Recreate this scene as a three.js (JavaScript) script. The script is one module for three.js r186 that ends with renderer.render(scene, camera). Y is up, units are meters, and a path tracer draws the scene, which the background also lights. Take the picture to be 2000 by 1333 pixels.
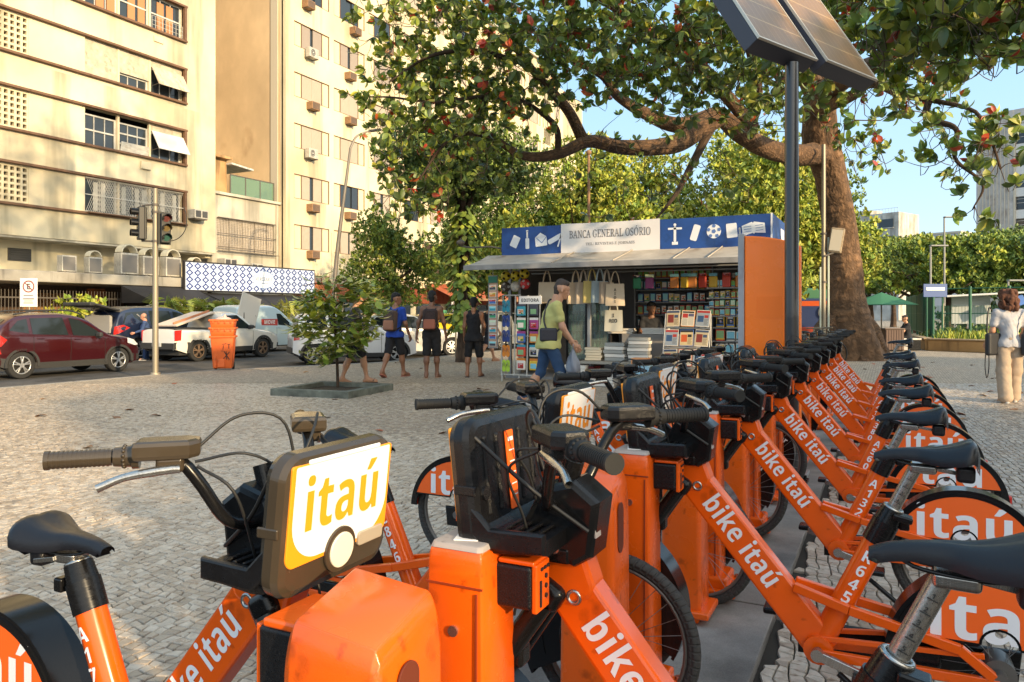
import * as THREE from 'three';
import { mergeGeometries, mergeVertices, toCreasedNormals } from 'three/addons/utils/BufferGeometryUtils.js';
import { RoundedBoxGeometry } from 'three/addons/geometries/RoundedBoxGeometry.js';
import { MarchingCubes } from 'three/addons/objects/MarchingCubes.js';
import { FontLoader } from 'three/addons/loaders/FontLoader.js';

// ---------------------------------------------------------------- camera, sky, sun, exposure
const scene = new THREE.Scene();
const W = 2000, H = 1333, FOCAL = 1480, EYE = 1.36, YAW = 0.4610, HORIZON = 612;
const camera = new THREE.PerspectiveCamera(2 * Math.atan(H / 2 / FOCAL) * 180 / Math.PI, W / H, 0.05, 900);
camera.position.set(0, EYE, 0);
camera.rotation.set(0, YAW, 0);                        // -z runs along the street and the bike row
camera.setViewOffset(W, H, 0, H / 2 - HORIZON, W, H);  // level camera, lens shifted a little down
const SUN = new THREE.Vector3(0.90, 0.28, 0.38).normalize();
{ // a clear late afternoon sky, computed
  const w = 512, h = 256, d = new Float32Array(w * h * 4), v = new THREE.Vector3();
  for (let j = 0; j < h; j++) for (let i = 0; i < w; i++) {
    const th = (j + 0.5) / h * Math.PI, ph = ((i + 0.5) / w - 0.5) * 2 * Math.PI;   // row 0 at the bottom
    v.set(Math.cos(ph) * Math.sin(th), -Math.cos(th), Math.sin(ph) * Math.sin(th));
    const e = Math.max(0, v.y), c = Math.max(0, v.dot(SUN)), hz = Math.pow(1 - e, 5);
    const g = 0.95 * Math.pow(c, 1.8) + 1.2 * Math.pow(c, 40);
    let r = 0.20 + 0.25 * hz + g * 1.05, gg = 0.36 + 0.19 * hz + g * 0.84, b = 0.53 + 0.07 * hz + g * 0.55;
    if (v.y < 0) { const t = Math.min(1, -v.y * 12); r = r * (1 - t) + 0.30 * t; gg = gg * (1 - t) + 0.26 * t; b = b * (1 - t) + 0.2 * t; }
    const o = (j * w + i) * 4; d[o] = r; d[o + 1] = gg; d[o + 2] = b; d[o + 3] = 1;
  }
  const t = new THREE.DataTexture(d, w, h, THREE.RGBAFormat, THREE.FloatType);
  t.mapping = THREE.EquirectangularReflectionMapping; t.magFilter = THREE.LinearFilter; t.minFilter = THREE.LinearFilter; t.needsUpdate = true;
  scene.background = t; scene.environment = t; scene.backgroundIntensity = 1.0; scene.environmentIntensity = 1.0;
}
const sun = new THREE.DirectionalLight(new THREE.Color(1, 0.755, 0.44), 3.05);
sun.position.copy(SUN).multiplyScalar(90).add(new THREE.Vector3(-12, 0, -22)); sun.target.position.set(-12, 0, -22);
sun.castShadow = true; sun.shadow.mapSize.set(4096, 4096); sun.shadow.radius = 2;
Object.assign(sun.shadow.camera, { left: -70, right: 70, top: 45, bottom: -45, near: 1, far: 220 });
scene.add(sun, sun.target);
const renderer = new THREE.WebGLRenderer({ antialias: true });
renderer.setSize(1024, 682);
renderer.toneMapping = THREE.LinearToneMapping; renderer.toneMappingExposure = 2.25;
renderer.shadowMap.enabled = true; renderer.shadowMap.type = THREE.PCFSoftShadowMap;

// ---------------------------------------------------------------- helpers
function rng(seed) { let a = seed >>> 0; return () => { a = (a + 0x6D2B79F5) | 0; let t = Math.imul(a ^ (a >>> 15), 1 | a); t = (t + Math.imul(t ^ (t >>> 7), 61 | t)) ^ t; return ((t ^ (t >>> 14)) >>> 0) / 4294967296; }; }
const R0 = rng(7);
const V = (x, y, z) => new THREE.Vector3(x, y, z);
const lerp = (a, b, t) => a + (b - a) * t, clamp = (x, a = 0, b = 1) => Math.min(b, Math.max(a, x));
const SA = Math.sin(YAW), CA = Math.cos(YAW);
// where the surveyed points of the place lie: a bearing, a depth in metres and a rise above or below eye level
function at(px, py, D) { const k = (px - W / 2) / FOCAL; return V(D * (-SA + CA * k), EYE - (py - HORIZON) / FOCAL * D, -D * (CA + SA * k)); }
function onGround(px, py, y = 0) { return at(px, py, (EYE - y) * FOCAL / (py - HORIZON)); }
function depthOf(p) { return -SA * p.x - CA * p.z; }
function project(p) { const D = depthOf(p); return { D, px: W / 2 + FOCAL * (CA * p.x - SA * p.z) / D, py: HORIZON - FOCAL * (p.y - EYE) / D }; }
const counts = {};
function numbered(n) { const k = counts[n] = (counts[n] ?? -1) + 1; return k ? n + '_' + String(k).padStart(3, '0') : n; }
function clean(g) {
  if (g.index) g = g.toNonIndexed();
  if (!g.attributes.normal) g.computeVertexNormals();
  const n = g.attributes.position.count;
  if (!g.attributes.uv) g.setAttribute('uv', new THREE.BufferAttribute(new Float32Array(n * 2), 2));
  for (const k of Object.keys(g.attributes)) if (!['position', 'normal', 'uv'].includes(k)) g.deleteAttribute(k);
  g.morphAttributes = {}; g.groups = [];
  return g;
}
function merged(gs) { gs = (Array.isArray(gs) ? gs.flat(Infinity) : [gs]).filter(Boolean).map(clean); return gs.length === 1 ? gs[0] : mergeGeometries(gs, false); }
function boxUV(g, s = 1) { // uv in metres, by the face's main direction
  g = g.index ? g.toNonIndexed() : g; const p = g.attributes.position, nn = g.attributes.normal, uv = new Float32Array(p.count * 2);
  for (let i = 0; i < p.count; i++) {
    const ax = Math.abs(nn.getX(i)), ay = Math.abs(nn.getY(i)), az = Math.abs(nn.getZ(i)), x = p.getX(i), y = p.getY(i), z = p.getZ(i);
    if (ay >= ax && ay >= az) { uv[2 * i] = x * s; uv[2 * i + 1] = z * s; } else if (ax >= az) { uv[2 * i] = z * s; uv[2 * i + 1] = y * s; } else { uv[2 * i] = x * s; uv[2 * i + 1] = y * s; }
  }
  g.setAttribute('uv', new THREE.BufferAttribute(uv, 2)); return g;
}
function mesh(name, gs, mat, parent = scene, label) {
  const g = gs.isBufferGeometry ? gs : merged(gs), m = new THREE.Mesh(g, mat);
  m.name = parent === scene ? numbered(name) : name; m.castShadow = m.receiveShadow = true; parent.add(m);
  if (label) m.userData.label = label;
  return m;
}
function tag(o, label, category, group, kind) { o.userData.label = label; o.userData.category = category; if (group) o.userData.group = group; if (kind) o.userData.kind = kind; return o; }
function thing(name, label, category, p = [0, 0, 0], turn = 0, group) {
  const o = new THREE.Group(); o.name = numbered(name); scene.add(o); o.position.set(...(p.isVector3 ? p.toArray() : p)); o.rotation.y = turn;
  return tag(o, label, category, group);
}
function copyOf(o, p, turn, label, group) {
  const r = o.clone(); r.userData = { ...o.userData }; r.name = numbered(o.name.replace(/_\d{3}$/, '')); scene.add(r);
  if (p) r.position.set(...(p.isVector3 ? p.toArray() : p)); if (turn !== undefined) r.rotation.y = turn; if (label) r.userData.label = label; if (group) r.userData.group = group;
  return r;
}
function part(name, parent, label) { const g = new THREE.Group(); g.name = name; parent.add(g); if (label) g.userData.label = label; return g; }
// geometry
const T = (g, x = 0, y = 0, z = 0, rx = 0, ry = 0, rz = 0) => { if (rx || ry || rz) g.applyMatrix4(new THREE.Matrix4().makeRotationFromEuler(new THREE.Euler(rx, ry, rz))); return g.translate(x, y, z); };
const bx = (w, h, d, x, y, z, rx, ry, rz) => T(new THREE.BoxGeometry(w, h, d), x, y, z, rx, ry, rz);
const rb = (w, h, d, x, y, z, r = 0.01, rx, ry, rz, s = 2) => T(new RoundedBoxGeometry(w, h, d, s, Math.min(r, w / 2.01, h / 2.01, d / 2.01)), x, y, z, rx, ry, rz);
const cy = (r1, r2, h, x, y, z, rx, ry, rz, s = 12, open = false) => T(new THREE.CylinderGeometry(r1, r2, h, s, 1, open), x, y, z, rx, ry, rz);
const sp = (r, x, y, z, sx = 1, sy = 1, sz = 1, a = 12, b = 8) => T(new THREE.SphereGeometry(r, a, b).scale(sx, sy, sz), x, y, z);
function rod(a, b, r1, r2 = r1, s = 8) { // a bar between two points
  a = Array.isArray(a) ? V(...a) : a; b = Array.isArray(b) ? V(...b) : b;
  const d = b.clone().sub(a), L = d.length(), g = new THREE.CylinderGeometry(r2, r1, L, s, 1);
  g.applyQuaternion(new THREE.Quaternion().setFromUnitVectors(V(0, 1, 0), d.normalize())); return g.translate((a.x + b.x) / 2, (a.y + b.y) / 2, (a.z + b.z) / 2);
}
function bar(a, b, w, h, up = V(0, 1, 0)) { // a rectangular bar between two points
  a = Array.isArray(a) ? V(...a) : a; b = Array.isArray(b) ? V(...b) : b;
  const d = b.clone().sub(a), L = d.length(); d.normalize(); const side = d.clone().cross(up).normalize(), u = side.clone().cross(d);
  const g = new RoundedBoxGeometry(L, h, w, 1, Math.min(w, h) * 0.18); g.applyMatrix4(new THREE.Matrix4().makeBasis(d, u, side)); return g.translate((a.x + b.x) / 2, (a.y + b.y) / 2, (a.z + b.z) / 2);
}
const curve = (pts, closed = false, tension = 0.5) => new THREE.CatmullRomCurve3(pts.map((p) => (p.isVector3 ? p : V(...p))), closed, 'catmullrom', tension);
const tube = (pts, r, n = 16, s = 8) => new THREE.TubeGeometry(curve(pts), n, r, s, false);
function taperTube(pts, radii, n = 20, s = 9, wob = 0, seed = 1) { // a tube whose radius changes along it
  const c = curve(pts), g = new THREE.TubeGeometry(c, n, 1, s, false), p = g.attributes.position, q = V(), rr = rng(seed), ph = rr() * 9;
  for (let i = 0; i <= n; i++) { const t = i / n; c.getPointAt(t, q); const f = t * (radii.length - 1), k = Math.min(radii.length - 2, Math.floor(f)), r = lerp(radii[k], radii[k + 1], f - k);
    for (let j = 0; j <= s; j++) { const o = i * (s + 1) + j, a = j / s * 6.2832, w = 1 + wob * (Math.sin(a * 3 + t * 9 + ph) * 0.5 + Math.sin(a * 5 - t * 17 + ph * 2) * 0.35 + (s > 18 ? 0.3 * Math.sin(a * 13 + 1.6 * Math.sin(t * 26 + ph)) + 0.22 * Math.sin(t * 150 + 2 * Math.sin(a * 4)) : 0)); p.setXYZ(o, q.x + (p.getX(o) - q.x) * r * w, q.y + (p.getY(o) - q.y) * r * w, q.z + (p.getZ(o) - q.z) * r * w); } }
  g.computeVertexNormals(); return g;
}
function shapeOf(pts) { const s = new THREE.Shape(); pts.forEach((p, i) => (i ? s.lineTo(p[0], p[1]) : s.moveTo(p[0], p[1]))); return s; }
function roundRect(w, h, r, x = 0, y = 0) {
  const rr = Array.isArray(r) ? r : [r, r, r, r], s = new THREE.Shape(), a = x - w / 2, b = y - h / 2, c = x + w / 2, d = y + h / 2; // radii: bl, br, tr, tl
  s.moveTo(a + rr[0], b); s.lineTo(c - rr[1], b); if (rr[1]) s.absarc(c - rr[1], b + rr[1], rr[1], -Math.PI / 2, 0); s.lineTo(c, d - rr[2]); if (rr[2]) s.absarc(c - rr[2], d - rr[2], rr[2], 0, Math.PI / 2);
  s.lineTo(a + rr[3], d); if (rr[3]) s.absarc(a + rr[3], d - rr[3], rr[3], Math.PI / 2, Math.PI); s.lineTo(a, b + rr[0]); if (rr[0]) s.absarc(a + rr[0], b + rr[0], rr[0], Math.PI, Math.PI * 1.5); return s;
}
const ext = (shape, depth, bevel = 0, cs = 8) => { const g = new THREE.ExtrudeGeometry(shape, { depth: Math.max(depth - 2 * bevel, 1e-4), bevelEnabled: bevel > 0, bevelSize: bevel, bevelThickness: bevel, bevelOffset: -bevel, bevelSegments: 2, curveSegments: cs }); return g.translate(0, 0, -(depth / 2 - bevel)); }; // centred on z
function basis(g, tx, n, o) { tx = V(...tx).normalize(); n = V(...n).normalize(); const ty = n.clone().cross(tx); g.applyMatrix4(new THREE.Matrix4().makeBasis(tx, ty, n)); return g.translate(...o); }
function arcBand(rIn, rOut, halfW, a0, a1, n = 24, cx = 0, cyy = 0) { // a strip of box section along an arc in the xy plane
  const pos = [], idx = []; for (let i = 0; i <= n; i++) { const a = lerp(a0, a1, i / n), c = Math.cos(a), s = Math.sin(a); for (const [r, z] of [[rIn, -halfW], [rOut, -halfW], [rOut, halfW], [rIn, halfW]]) pos.push(cx + c * r, cyy + s * r, z); }
  for (let i = 0; i < n; i++) for (let k = 0; k < 4; k++) { const a = i * 4 + k, b = i * 4 + (k + 1) % 4, c = a + 4, d = b + 4; idx.push(a, b, d, a, d, c); }
  const e = n * 4; idx.push(0, 3, 2, 0, 2, 1, e, e + 1, e + 2, e, e + 2, e + 3);
  const g = new THREE.BufferGeometry(); g.setAttribute('position', new THREE.Float32BufferAttribute(pos, 3)); g.setIndex(idx); const f = g.toNonIndexed(); f.computeVertexNormals(); return toCreasedNormals(f, 0.6);
}
function gridGeo(nu, nv, f, crease = 0) { // a sheet from a function of two parameters
  const pos = [], uv = [], idx = []; for (let i = 0; i <= nu; i++) for (let j = 0; j <= nv; j++) { const p = f(i / nu, j / nv); pos.push(p[0], p[1], p[2]); uv.push(i / nu, j / nv); }
  for (let i = 0; i < nu; i++) for (let j = 0; j < nv; j++) { const a = i * (nv + 1) + j, b = a + nv + 1; idx.push(a, b, b + 1, a, b + 1, a + 1); }
  const g = new THREE.BufferGeometry(); g.setAttribute('position', new THREE.Float32BufferAttribute(pos, 3)); g.setAttribute('uv', new THREE.Float32BufferAttribute(uv, 2)); g.setIndex(idx); g.computeVertexNormals(); return g;
}
// noise textures
function periodic(seed, n) { const r = rng(seed), t = new Float32Array(n * n); for (let i = 0; i < t.length; i++) t[i] = r(); return (x, y) => { const xi = Math.floor(x), yi = Math.floor(y), fx = x - xi, fy = y - yi, u = fx * fx * (3 - 2 * fx), v = fy * fy * (3 - 2 * fy), m = (a) => ((a % n) + n) % n, g = (a, b) => t[m(b) * n + m(a)]; return lerp(lerp(g(xi, yi), g(xi + 1, yi), u), lerp(g(xi, yi + 1), g(xi + 1, yi + 1), u), v); }; }
function fbm(seed, base, oct) { const ns = []; for (let o = 0; o < oct; o++) ns.push(periodic(seed + o * 31, base << o)); return (u, v) => { let s = 0, a = 0.5, t = 0; for (let o = 0; o < oct; o++) { s += a * ns[o](u * (base << o), v * (base << o)); t += a; a *= 0.55; } return s / t; }; }
function dataTex(w, h, f, srgb, channels = 4) {
  const d = new Uint8Array(w * h * 4); for (let j = 0; j < h; j++) for (let i = 0; i < w; i++) { const c = f((i + 0.5) / w, (j + 0.5) / h, i, j), o = (j * w + i) * 4; if (typeof c === 'number') d[o] = d[o + 1] = d[o + 2] = clamp(c) * 255; else { d[o] = clamp(c[0]) * 255; d[o + 1] = clamp(c[1]) * 255; d[o + 2] = clamp(c[2]) * 255; } d[o + 3] = 255; }
  const t = new THREE.DataTexture(d, w, h); t.wrapS = t.wrapT = THREE.RepeatWrapping; t.magFilter = THREE.LinearFilter; t.minFilter = THREE.LinearMipmapLinearFilter; t.generateMipmaps = true; if (srgb) t.colorSpace = THREE.SRGBColorSpace; t.needsUpdate = true; return t;
}
function canvasTex(w, h, draw) { const c = document.createElement('canvas'); c.width = w; c.height = h; const x = c.getContext('2d'); draw(x, w, h); const t = new THREE.CanvasTexture(c); t.colorSpace = THREE.SRGBColorSpace; t.anisotropy = 8; return t; }
const again = (t, rx, ry = rx) => { const c = t.clone(); c.repeat.set(rx, ry); c.needsUpdate = true; return c; };
const fA = fbm(11, 4, 6), fB = fbm(23, 8, 5), fC = fbm(37, 3, 7);
const wearTex = dataTex(512, 512, (u, v) => { const a = fA(u, v), b = fB(u, v); const s = 0.86 + 0.3 * (a - 0.5) + 0.12 * (b - 0.5); const st = clamp((fC(u, v) - 0.62) * 5) * 0.28; return [s - st * 0.8, s - st, s - st * 1.15]; }, true);
const roughTex = dataTex(256, 256, (u, v) => 0.55 + 0.75 * (fB(u, v) - 0.5) + 0.3 * (fA(v, u) - 0.5));
const grainTex = dataTex(256, 256, (u, v, i, j) => 0.5 + 0.6 * (fB(u, v) - 0.5) + 0.3 * (R0() - 0.5));
const streakTex = dataTex(512, 512, (u, v) => { const a = fA(u * 1, v * 0.12), b = fbmStreak(u, v), c = fC(u, v); const s = 0.9 + 0.34 * (c - 0.5) - 0.26 * clamp((b - 0.55) * 4) - 0.12 * (a - 0.5); return [s, s * (0.985 + 0.03 * c), s * (0.95 + 0.06 * c)]; }, true);
function fbmStreak(u, v) { return fB(u, v * 0.125 + 0.3); }
const col = (r, g, b) => new THREE.Color().setRGB(r, g, b);
function mat(color, roughness = 0.7, o = {}) { const { phys, ...rest } = o; const C = phys || o.clearcoat || o.transmission || o.sheen ? THREE.MeshPhysicalMaterial : THREE.MeshStandardMaterial; return new C({ color: Array.isArray(color) ? col(...color) : new THREE.Color(color), roughness, metalness: 0, ...rest }); }
const font = await new FontLoader().loadAsync('fonts/droid/droid_sans_bold.typeface.json');
const fontSerif = await new FontLoader().loadAsync('fonts/droid/droid_serif_regular.typeface.json');
function letters(text, size, f = font, anchor = 0.5, width) { // flat letter shapes, centred (anchor) on x, baseline at 0
  const g = new THREE.ShapeGeometry(f.generateShapes(text, size), 5); g.computeBoundingBox(); const b = g.boundingBox, w = b.max.x - b.min.x; g.translate(-b.min.x - w * anchor, 0, 0); if (width) g.scale(width / w, 1, 1); return g;
}
// ---------------------------------------------------------------- the setting: plaza, road, pavements
const earthM = mat([0.16, 0.14, 0.11], 0.95, { map: again(wearTex, 0.2) });
const terrain = mesh('terrain', boxUV(new THREE.PlaneGeometry(900, 900).rotateX(-Math.PI / 2).translate(0, -0.3, 0)), earthM); tag(terrain, 'bare earth under and beyond the square and street', 'terrain', null, 'structure');
const KERB = [[-14.3, 30], [-14.3, -12.5], [-12.4, -17], [-12.4, -150]]; // the square's edge towards the road
// the paving pattern: small split stones in bent rows
const CELL = 0.054, PA = -0.09;
function lattice(i, j) { // corner of a stone, in metres on the square
  const h = (a, b) => { let t = Math.imul(a * 374761393 + b * 668265263 ^ 0x5bd1e995, 1274126177); t ^= t >>> 15; t = Math.imul(t, 2246822519); t ^= t >>> 13; return ((t >>> 0) / 4294967296) - 0.5; };
  const u = i * CELL + h(i, j) * 0.027, v = j * CELL * 0.92 + h(i + 911, j - 377) * 0.027;
  const b = 0.07 * Math.sin(u * 1.7 + 0.6 * Math.sin(v * 0.8)) + 0.02 * Math.sin(u * 4.3);
  const x = u, y = v + b; return [x * Math.cos(PA) - y * Math.sin(PA), x * Math.sin(PA) + y * Math.cos(PA)];
}
const stoneTex = dataTex(1024, 1024, (u, v) => { // the same pattern for the ground farther off: one tile is 4.1 m
  return 1; }, true);
{ const n = 1024, cells = 50, rr = rng(5), P = [], d = stoneTex.image.data, tone = [];
  for (let a = 0; a < cells * cells; a++) { P.push([(rr() - 0.5) * 0.46, (rr() - 0.5) * 0.46]); tone.push(rr()); }
  const m = (k) => ((k % cells) + cells) % cells;
  for (let j = 0; j < n; j++) for (let i = 0; i < n; i++) {
    const gx = i / n * cells, gy = j / n * cells + 0.35 * Math.sin(i / n * 6.2832 * 6), ci = Math.floor(gx), cj = Math.floor(gy); let d1 = 9, d2 = 9, id = 0;
    for (let b = -1; b <= 1; b++) for (let a = -1; a <= 1; a++) { const k = m(cj + b) * cells + m(ci + a), dx = ci + a + 0.5 + P[k][0] - gx, dy = cj + b + 0.5 + P[k][1] - gy, e = Math.max(Math.abs(dx + dy * 0.3), Math.abs(dy - dx * 0.3)); if (e < d1) { d2 = d1; d1 = e; id = k; } else if (e < d2) d2 = e; }
    const joint = clamp((d2 - d1) * 7), f = 0.84 + 0.22 * (tone[id] - 0.5), s = lerp(0.34, f, joint), o = (j * n + i) * 4; d[o] = 255 * s; d[o + 1] = 255 * s * lerp(0.95, 0.985, joint); d[o + 2] = 255 * s * lerp(0.86, 0.95, joint);
  } }
const farPaveM = mat([0.55, 0.45, 0.35], 0.82, { map: again(stoneTex, 1 / 2.7), bumpMap: again(stoneTex, 1 / 2.7), bumpScale: 0.006 });
const ground = new THREE.Group(); ground.name = 'ground'; scene.add(ground); tag(ground, 'wide square paved with small pale irregular split stones', 'ground', null, 'structure');
function flat(pts, y, step = 0) { const g = new THREE.ShapeGeometry(shapeOf(pts.map(([x, z]) => [x, -z]))).rotateX(-Math.PI / 2).translate(0, y, 0); return boxUV(g); }
const bedM = mat([0.04, 0.031, 0.022], 0.95, { map: again(wearTex, 0.8) });
const stoneMs = [[0.58, 0.475, 0.37], [0.48, 0.39, 0.30], [0.66, 0.56, 0.45], [0.37, 0.295, 0.225]].map((c, k) => mat(c, 0.66 + 0.05 * k, { map: again(wearTex, 3.1 + k), bumpMap: again(grainTex, 9), bumpScale: 0.0025, roughnessMap: again(roughTex, 2) }));
{
  // sheet: stones are laid on a bed up to 14 m ahead, beyond that the same paving as one surface
  const NEAR = 14.5, near = [], stones = [[], [], [], []], single = [];
  const p = at(-1400, 0, NEAR), q = at(3400, 0, NEAR);
  const edgeA = [p.x, p.z], edgeB = [q.x, q.z];
  mesh('paving', [flat([edgeA, edgeB, [90, -90], [90, -260], [-12.4, -260], [-12.4, -17], [-14.3, -12.5], [-14.3, edgeA[1]], [edgeA[0], edgeA[1]]].filter(([x]) => x > -14.4), 0.004)], farPaveM, ground);
  mesh('bedding', flat([[-14.3, 40], [90, 40], [90, -90], [-12.4, -90], [-12.4, -17], [-14.3, -12.5]], -0.012), bedM, ground);
  const rr = rng(99), list = [];
  for (let i = -640; i <= 640; i++) for (let j = -640; j <= 640; j++) {
    const c = lattice(i, j); if (c[1] > 0.5 || c[0] < -14.25) continue; const pp = V(c[0], 0, c[1]), D = depthOf(pp); if (D < 0.7 || D > NEAR + 0.1) continue;
    const s = project(pp); if (s.px < -350 || s.px > 2650 || s.py > 1900) continue;
    if (c[0] > -1.52 && c[0] < -0.44 && c[1] > -11.6) continue; // the dock plinth stands here
    const qd = [lattice(i, j), lattice(i + 1, j), lattice(i + 1, j + 1), lattice(i, j + 1)];
    list.push([D, qd, rr(), rr(), rr()]);
  }
  list.sort((a, b) => a[0] - b[0]);
  const build = (qd, h, tx, tz) => { // a stone: worn top with chamfered rim
    const cx = (qd[0][0] + qd[1][0] + qd[2][0] + qd[3][0]) / 4, cz = (qd[0][1] + qd[1][1] + qd[2][1] + qd[3][1]) / 4, pos = [];
    const ring = (k, y) => qd.map(([x, z]) => { const dx = x - cx, dz = z - cz; return [cx + dx * k, y + dx * tx + dz * tz, cz + dz * k]; });
    const a = ring(0.92, -0.012), b = ring(0.885, h - 0.004), c = ring(0.79, h), tri = (...v) => v.forEach((w) => pos.push(...w));
    for (let k = 0; k < 4; k++) { const l = (k + 1) % 4; tri(a[k], b[l], a[l], a[k], b[k], b[l]); tri(b[k], c[l], b[l], b[k], c[k], c[l]); }
    tri(c[0], c[2], c[1], c[0], c[3], c[2]); return pos;
  };
  const patch = fbm(404, 4, 4); let k = 0; const visible = (D, qd) => { const s = project(V(qd[0][0], 0, qd[0][1])); return s.px > 0 && s.px < 2000 && s.py < 1333; };
  for (const [D, qd, a, b, c] of list) {
    let pos = build(qd, 0.003 + 0.005 * a, (b - 0.5) * 0.13, (c - 0.5) * 0.13); if ((qd[1][0] - qd[0][0]) * (qd[3][1] - qd[0][1]) - (qd[1][1] - qd[0][1]) * (qd[3][0] - qd[0][0]) < 0) pos = pos;
    const pt = patch(qd[0][0] * 0.05 + 3, qd[0][1] * 0.05 + 3) - 0.5, t = [2, 0, 1, 3][Math.max(0, Math.min(3, Math.floor(((a * 7.3 + b * 3.1) % 1 * 0.75 + 0.12 - pt * 1.3) * 4)))];
    const geo = () => { const g = new THREE.BufferGeometry(); g.setAttribute('position', new THREE.Float32BufferAttribute(pos, 3)); g.computeVertexNormals(); return boxUV(g); };
    const s = project(V(qd[0][0], 0, qd[0][1]));
    if (k < 300 && visible(D, qd) && s.px < 900) { mesh('paving_stone', geo(), stoneMs[t], ground); k++; } else stones[t].push(pos);
  }
  const all = new THREE.Group(); all.name = 'paving_stones'; all.userData.kind = 'stuff'; ground.add(all);
  stones.forEach((s, t) => { const L = s.reduce((n, p) => n + p.length, 0), f = new Float32Array(L); let o = 0; for (const p of s) { f.set(p, o); o += p.length; } const g = new THREE.BufferGeometry(); g.setAttribute('position', new THREE.BufferAttribute(f, 3)); g.computeVertexNormals(); const m = mesh('paving_stones', boxUV(g), stoneMs[t], all); m.userData.kind = 'stuff'; });
}
const asphaltTex = dataTex(512, 512, (u, v) => 0.7 + 0.5 * (fB(u, v) - 0.5) + 0.5 * (fC(u, v) - 0.5) + 0.22 * (R0() - 0.5), true);
const asphaltM = mat([0.12, 0.105, 0.09], 0.88, { map: again(asphaltTex, 0.35), bumpMap: again(grainTex, 4), bumpScale: 0.003 });
const road = mesh('road', flat([[-14.3, 40], [-14.3, -12.5], [-12.4, -17], [-12.4, -300], [-25.6, -300], [-25.6, 40]], -0.115), asphaltM); tag(road, 'dark asphalt street with parked cars along both sides', 'road', null, 'structure');
const kerbM = mat([0.34, 0.31, 0.27], 0.85, { map: again(wearTex, 1.3), bumpMap: again(grainTex, 3), bumpScale: 0.003 });
const kerb = new THREE.Group(); kerb.name = 'kerb'; scene.add(kerb); tag(kerb, 'low grey stone kerb between the square and the street', 'kerb', null, 'structure');
for (let s = 0; s < 3; s++) { const a = V(KERB[s][0], 0, KERB[s][1]), b = V(KERB[s + 1][0], 0, KERB[s + 1][1]), n = Math.max(1, Math.round(Math.min(a.distanceTo(b), 70) / 1.0)); for (let i = 0; i < n; i++) { const p0 = a.clone().lerp(b, (i + 0.006) / n), p1 = a.clone().lerp(b, (i + 0.994) / n); if (p0.z > 6 || p0.z < -70) continue; const g = bar(p0, p1, 0.14, 0.16); g.translate(-0.07, -0.062, 0); mesh('kerb_stone', boxUV(g), kerbM, kerb); } }
const farWalk = mesh('pavement', boxUV(bx(6.6, 0.3, 330, -28.9, -0.145, -135)), farPaveM); tag(farWalk, 'stone pavement in front of the apartment buildings', 'pavement', null, 'structure');
const concreteTex = dataTex(512, 512, (u, v) => 0.8 + 0.45 * (fC(u, v) - 0.5) + 0.35 * (fB(u, v) - 0.5) + 0.12 * (R0() - 0.5), true);
const plinthM = mat([0.30, 0.275, 0.25], 0.85, { map: again(concreteTex, 0.7), bumpMap: again(concreteTex, 1.6), bumpScale: 0.003 });
const plinth = mesh('dock_plinth', [0, 1, 2, 3, 4, 5].map((k) => boxUV(rb(1.06, 0.1, 1.985, -0.98, -0.02, 0.4 - 2.0 * k - 1, 0.008))), plinthM); tag(plinth, 'long grey concrete strip that the bike docks are bolted to', 'plinth', null, 'structure');
// ---------------------------------------------------------------- share bikes and their docks
const scuffTex = dataTex(512, 512, (u, v) => { const a = fA(u, v), b = fC(v, u), s = 0.93 + 0.12 * (a - 0.5) - 0.4 * clamp((b - 0.68) * 7) - 0.2 * clamp((fB(u * 2, v * 2) - 0.74) * 9); return [s, s * 0.985, s * 0.97]; }, true);
const orangeM = mat([0.86, 0.115, 0.004], 0.32, { clearcoat: 0.12, clearcoatRoughness: 0.3, map: again(scuffTex, 1.7), roughnessMap: again(roughTex, 2) });
const orangeDockM = mat([0.88, 0.125, 0.005], 0.42, { clearcoat: 0.2, clearcoatRoughness: 0.4, map: again(scuffTex, 1.6), roughnessMap: again(roughTex, 1.3), bumpMap: again(grainTex, 3), bumpScale: 0.0004 });
const blackM = mat([0.010, 0.010, 0.011], 0.4, { phys: true, specularIntensity: 0.6, map: again(wearTex, 2), roughnessMap: again(roughTex, 3) });
const plasticM = mat([0.011, 0.011, 0.013], 0.42, { phys: true, specularIntensity: 0.65, map: again(wearTex, 3), roughnessMap: again(roughTex, 4), bumpMap: again(grainTex, 14), bumpScale: 0.0006 });
const leatherM = mat([0.008, 0.008, 0.011], 0.34, { phys: true, specularIntensity: 0.7, roughnessMap: again(roughTex, 5), bumpMap: again(grainTex, 12), bumpScale: 0.0005 });
const sunTintPlasticM = mat([0.06, 0.047, 0.032], 0.36, { map: again(scuffTex, 3), roughnessMap: again(roughTex, 4) });  // dusty dark plastic, its colour browned to stand for sunlight
const rubberM = mat([0.014, 0.014, 0.014], 0.75, { map: again(wearTex, 4) });
const treadTex = dataTex(64, 32, (u, v) => { const q = Math.abs(v - 0.5) * 2; return (((u * 2 + q * 0.5) % 1) < 0.72 && Math.abs(q - 0.45) > 0.05 ? 1 : 0); });
const tyreM = mat([0.033, 0.032, 0.031], 0.82, { bumpMap: again(treadTex, 36, 1), bumpScale: 0.004 });
const steelM = mat([0.55, 0.54, 0.52], 0.38, { metalness: 0.9, map: again(wearTex, 5), roughnessMap: again(roughTex, 6) });
const postM = mat([0.46, 0.43, 0.39], 0.5, { metalness: 0.75, map: again(wearTex, 7), roughnessMap: again(roughTex, 6) });
const rimM = mat([0.16, 0.15, 0.14], 0.45, { metalness: 0.7 });
const spokeM = mat([0.25, 0.25, 0.25], 0.4, { metalness: 0.8 });
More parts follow.
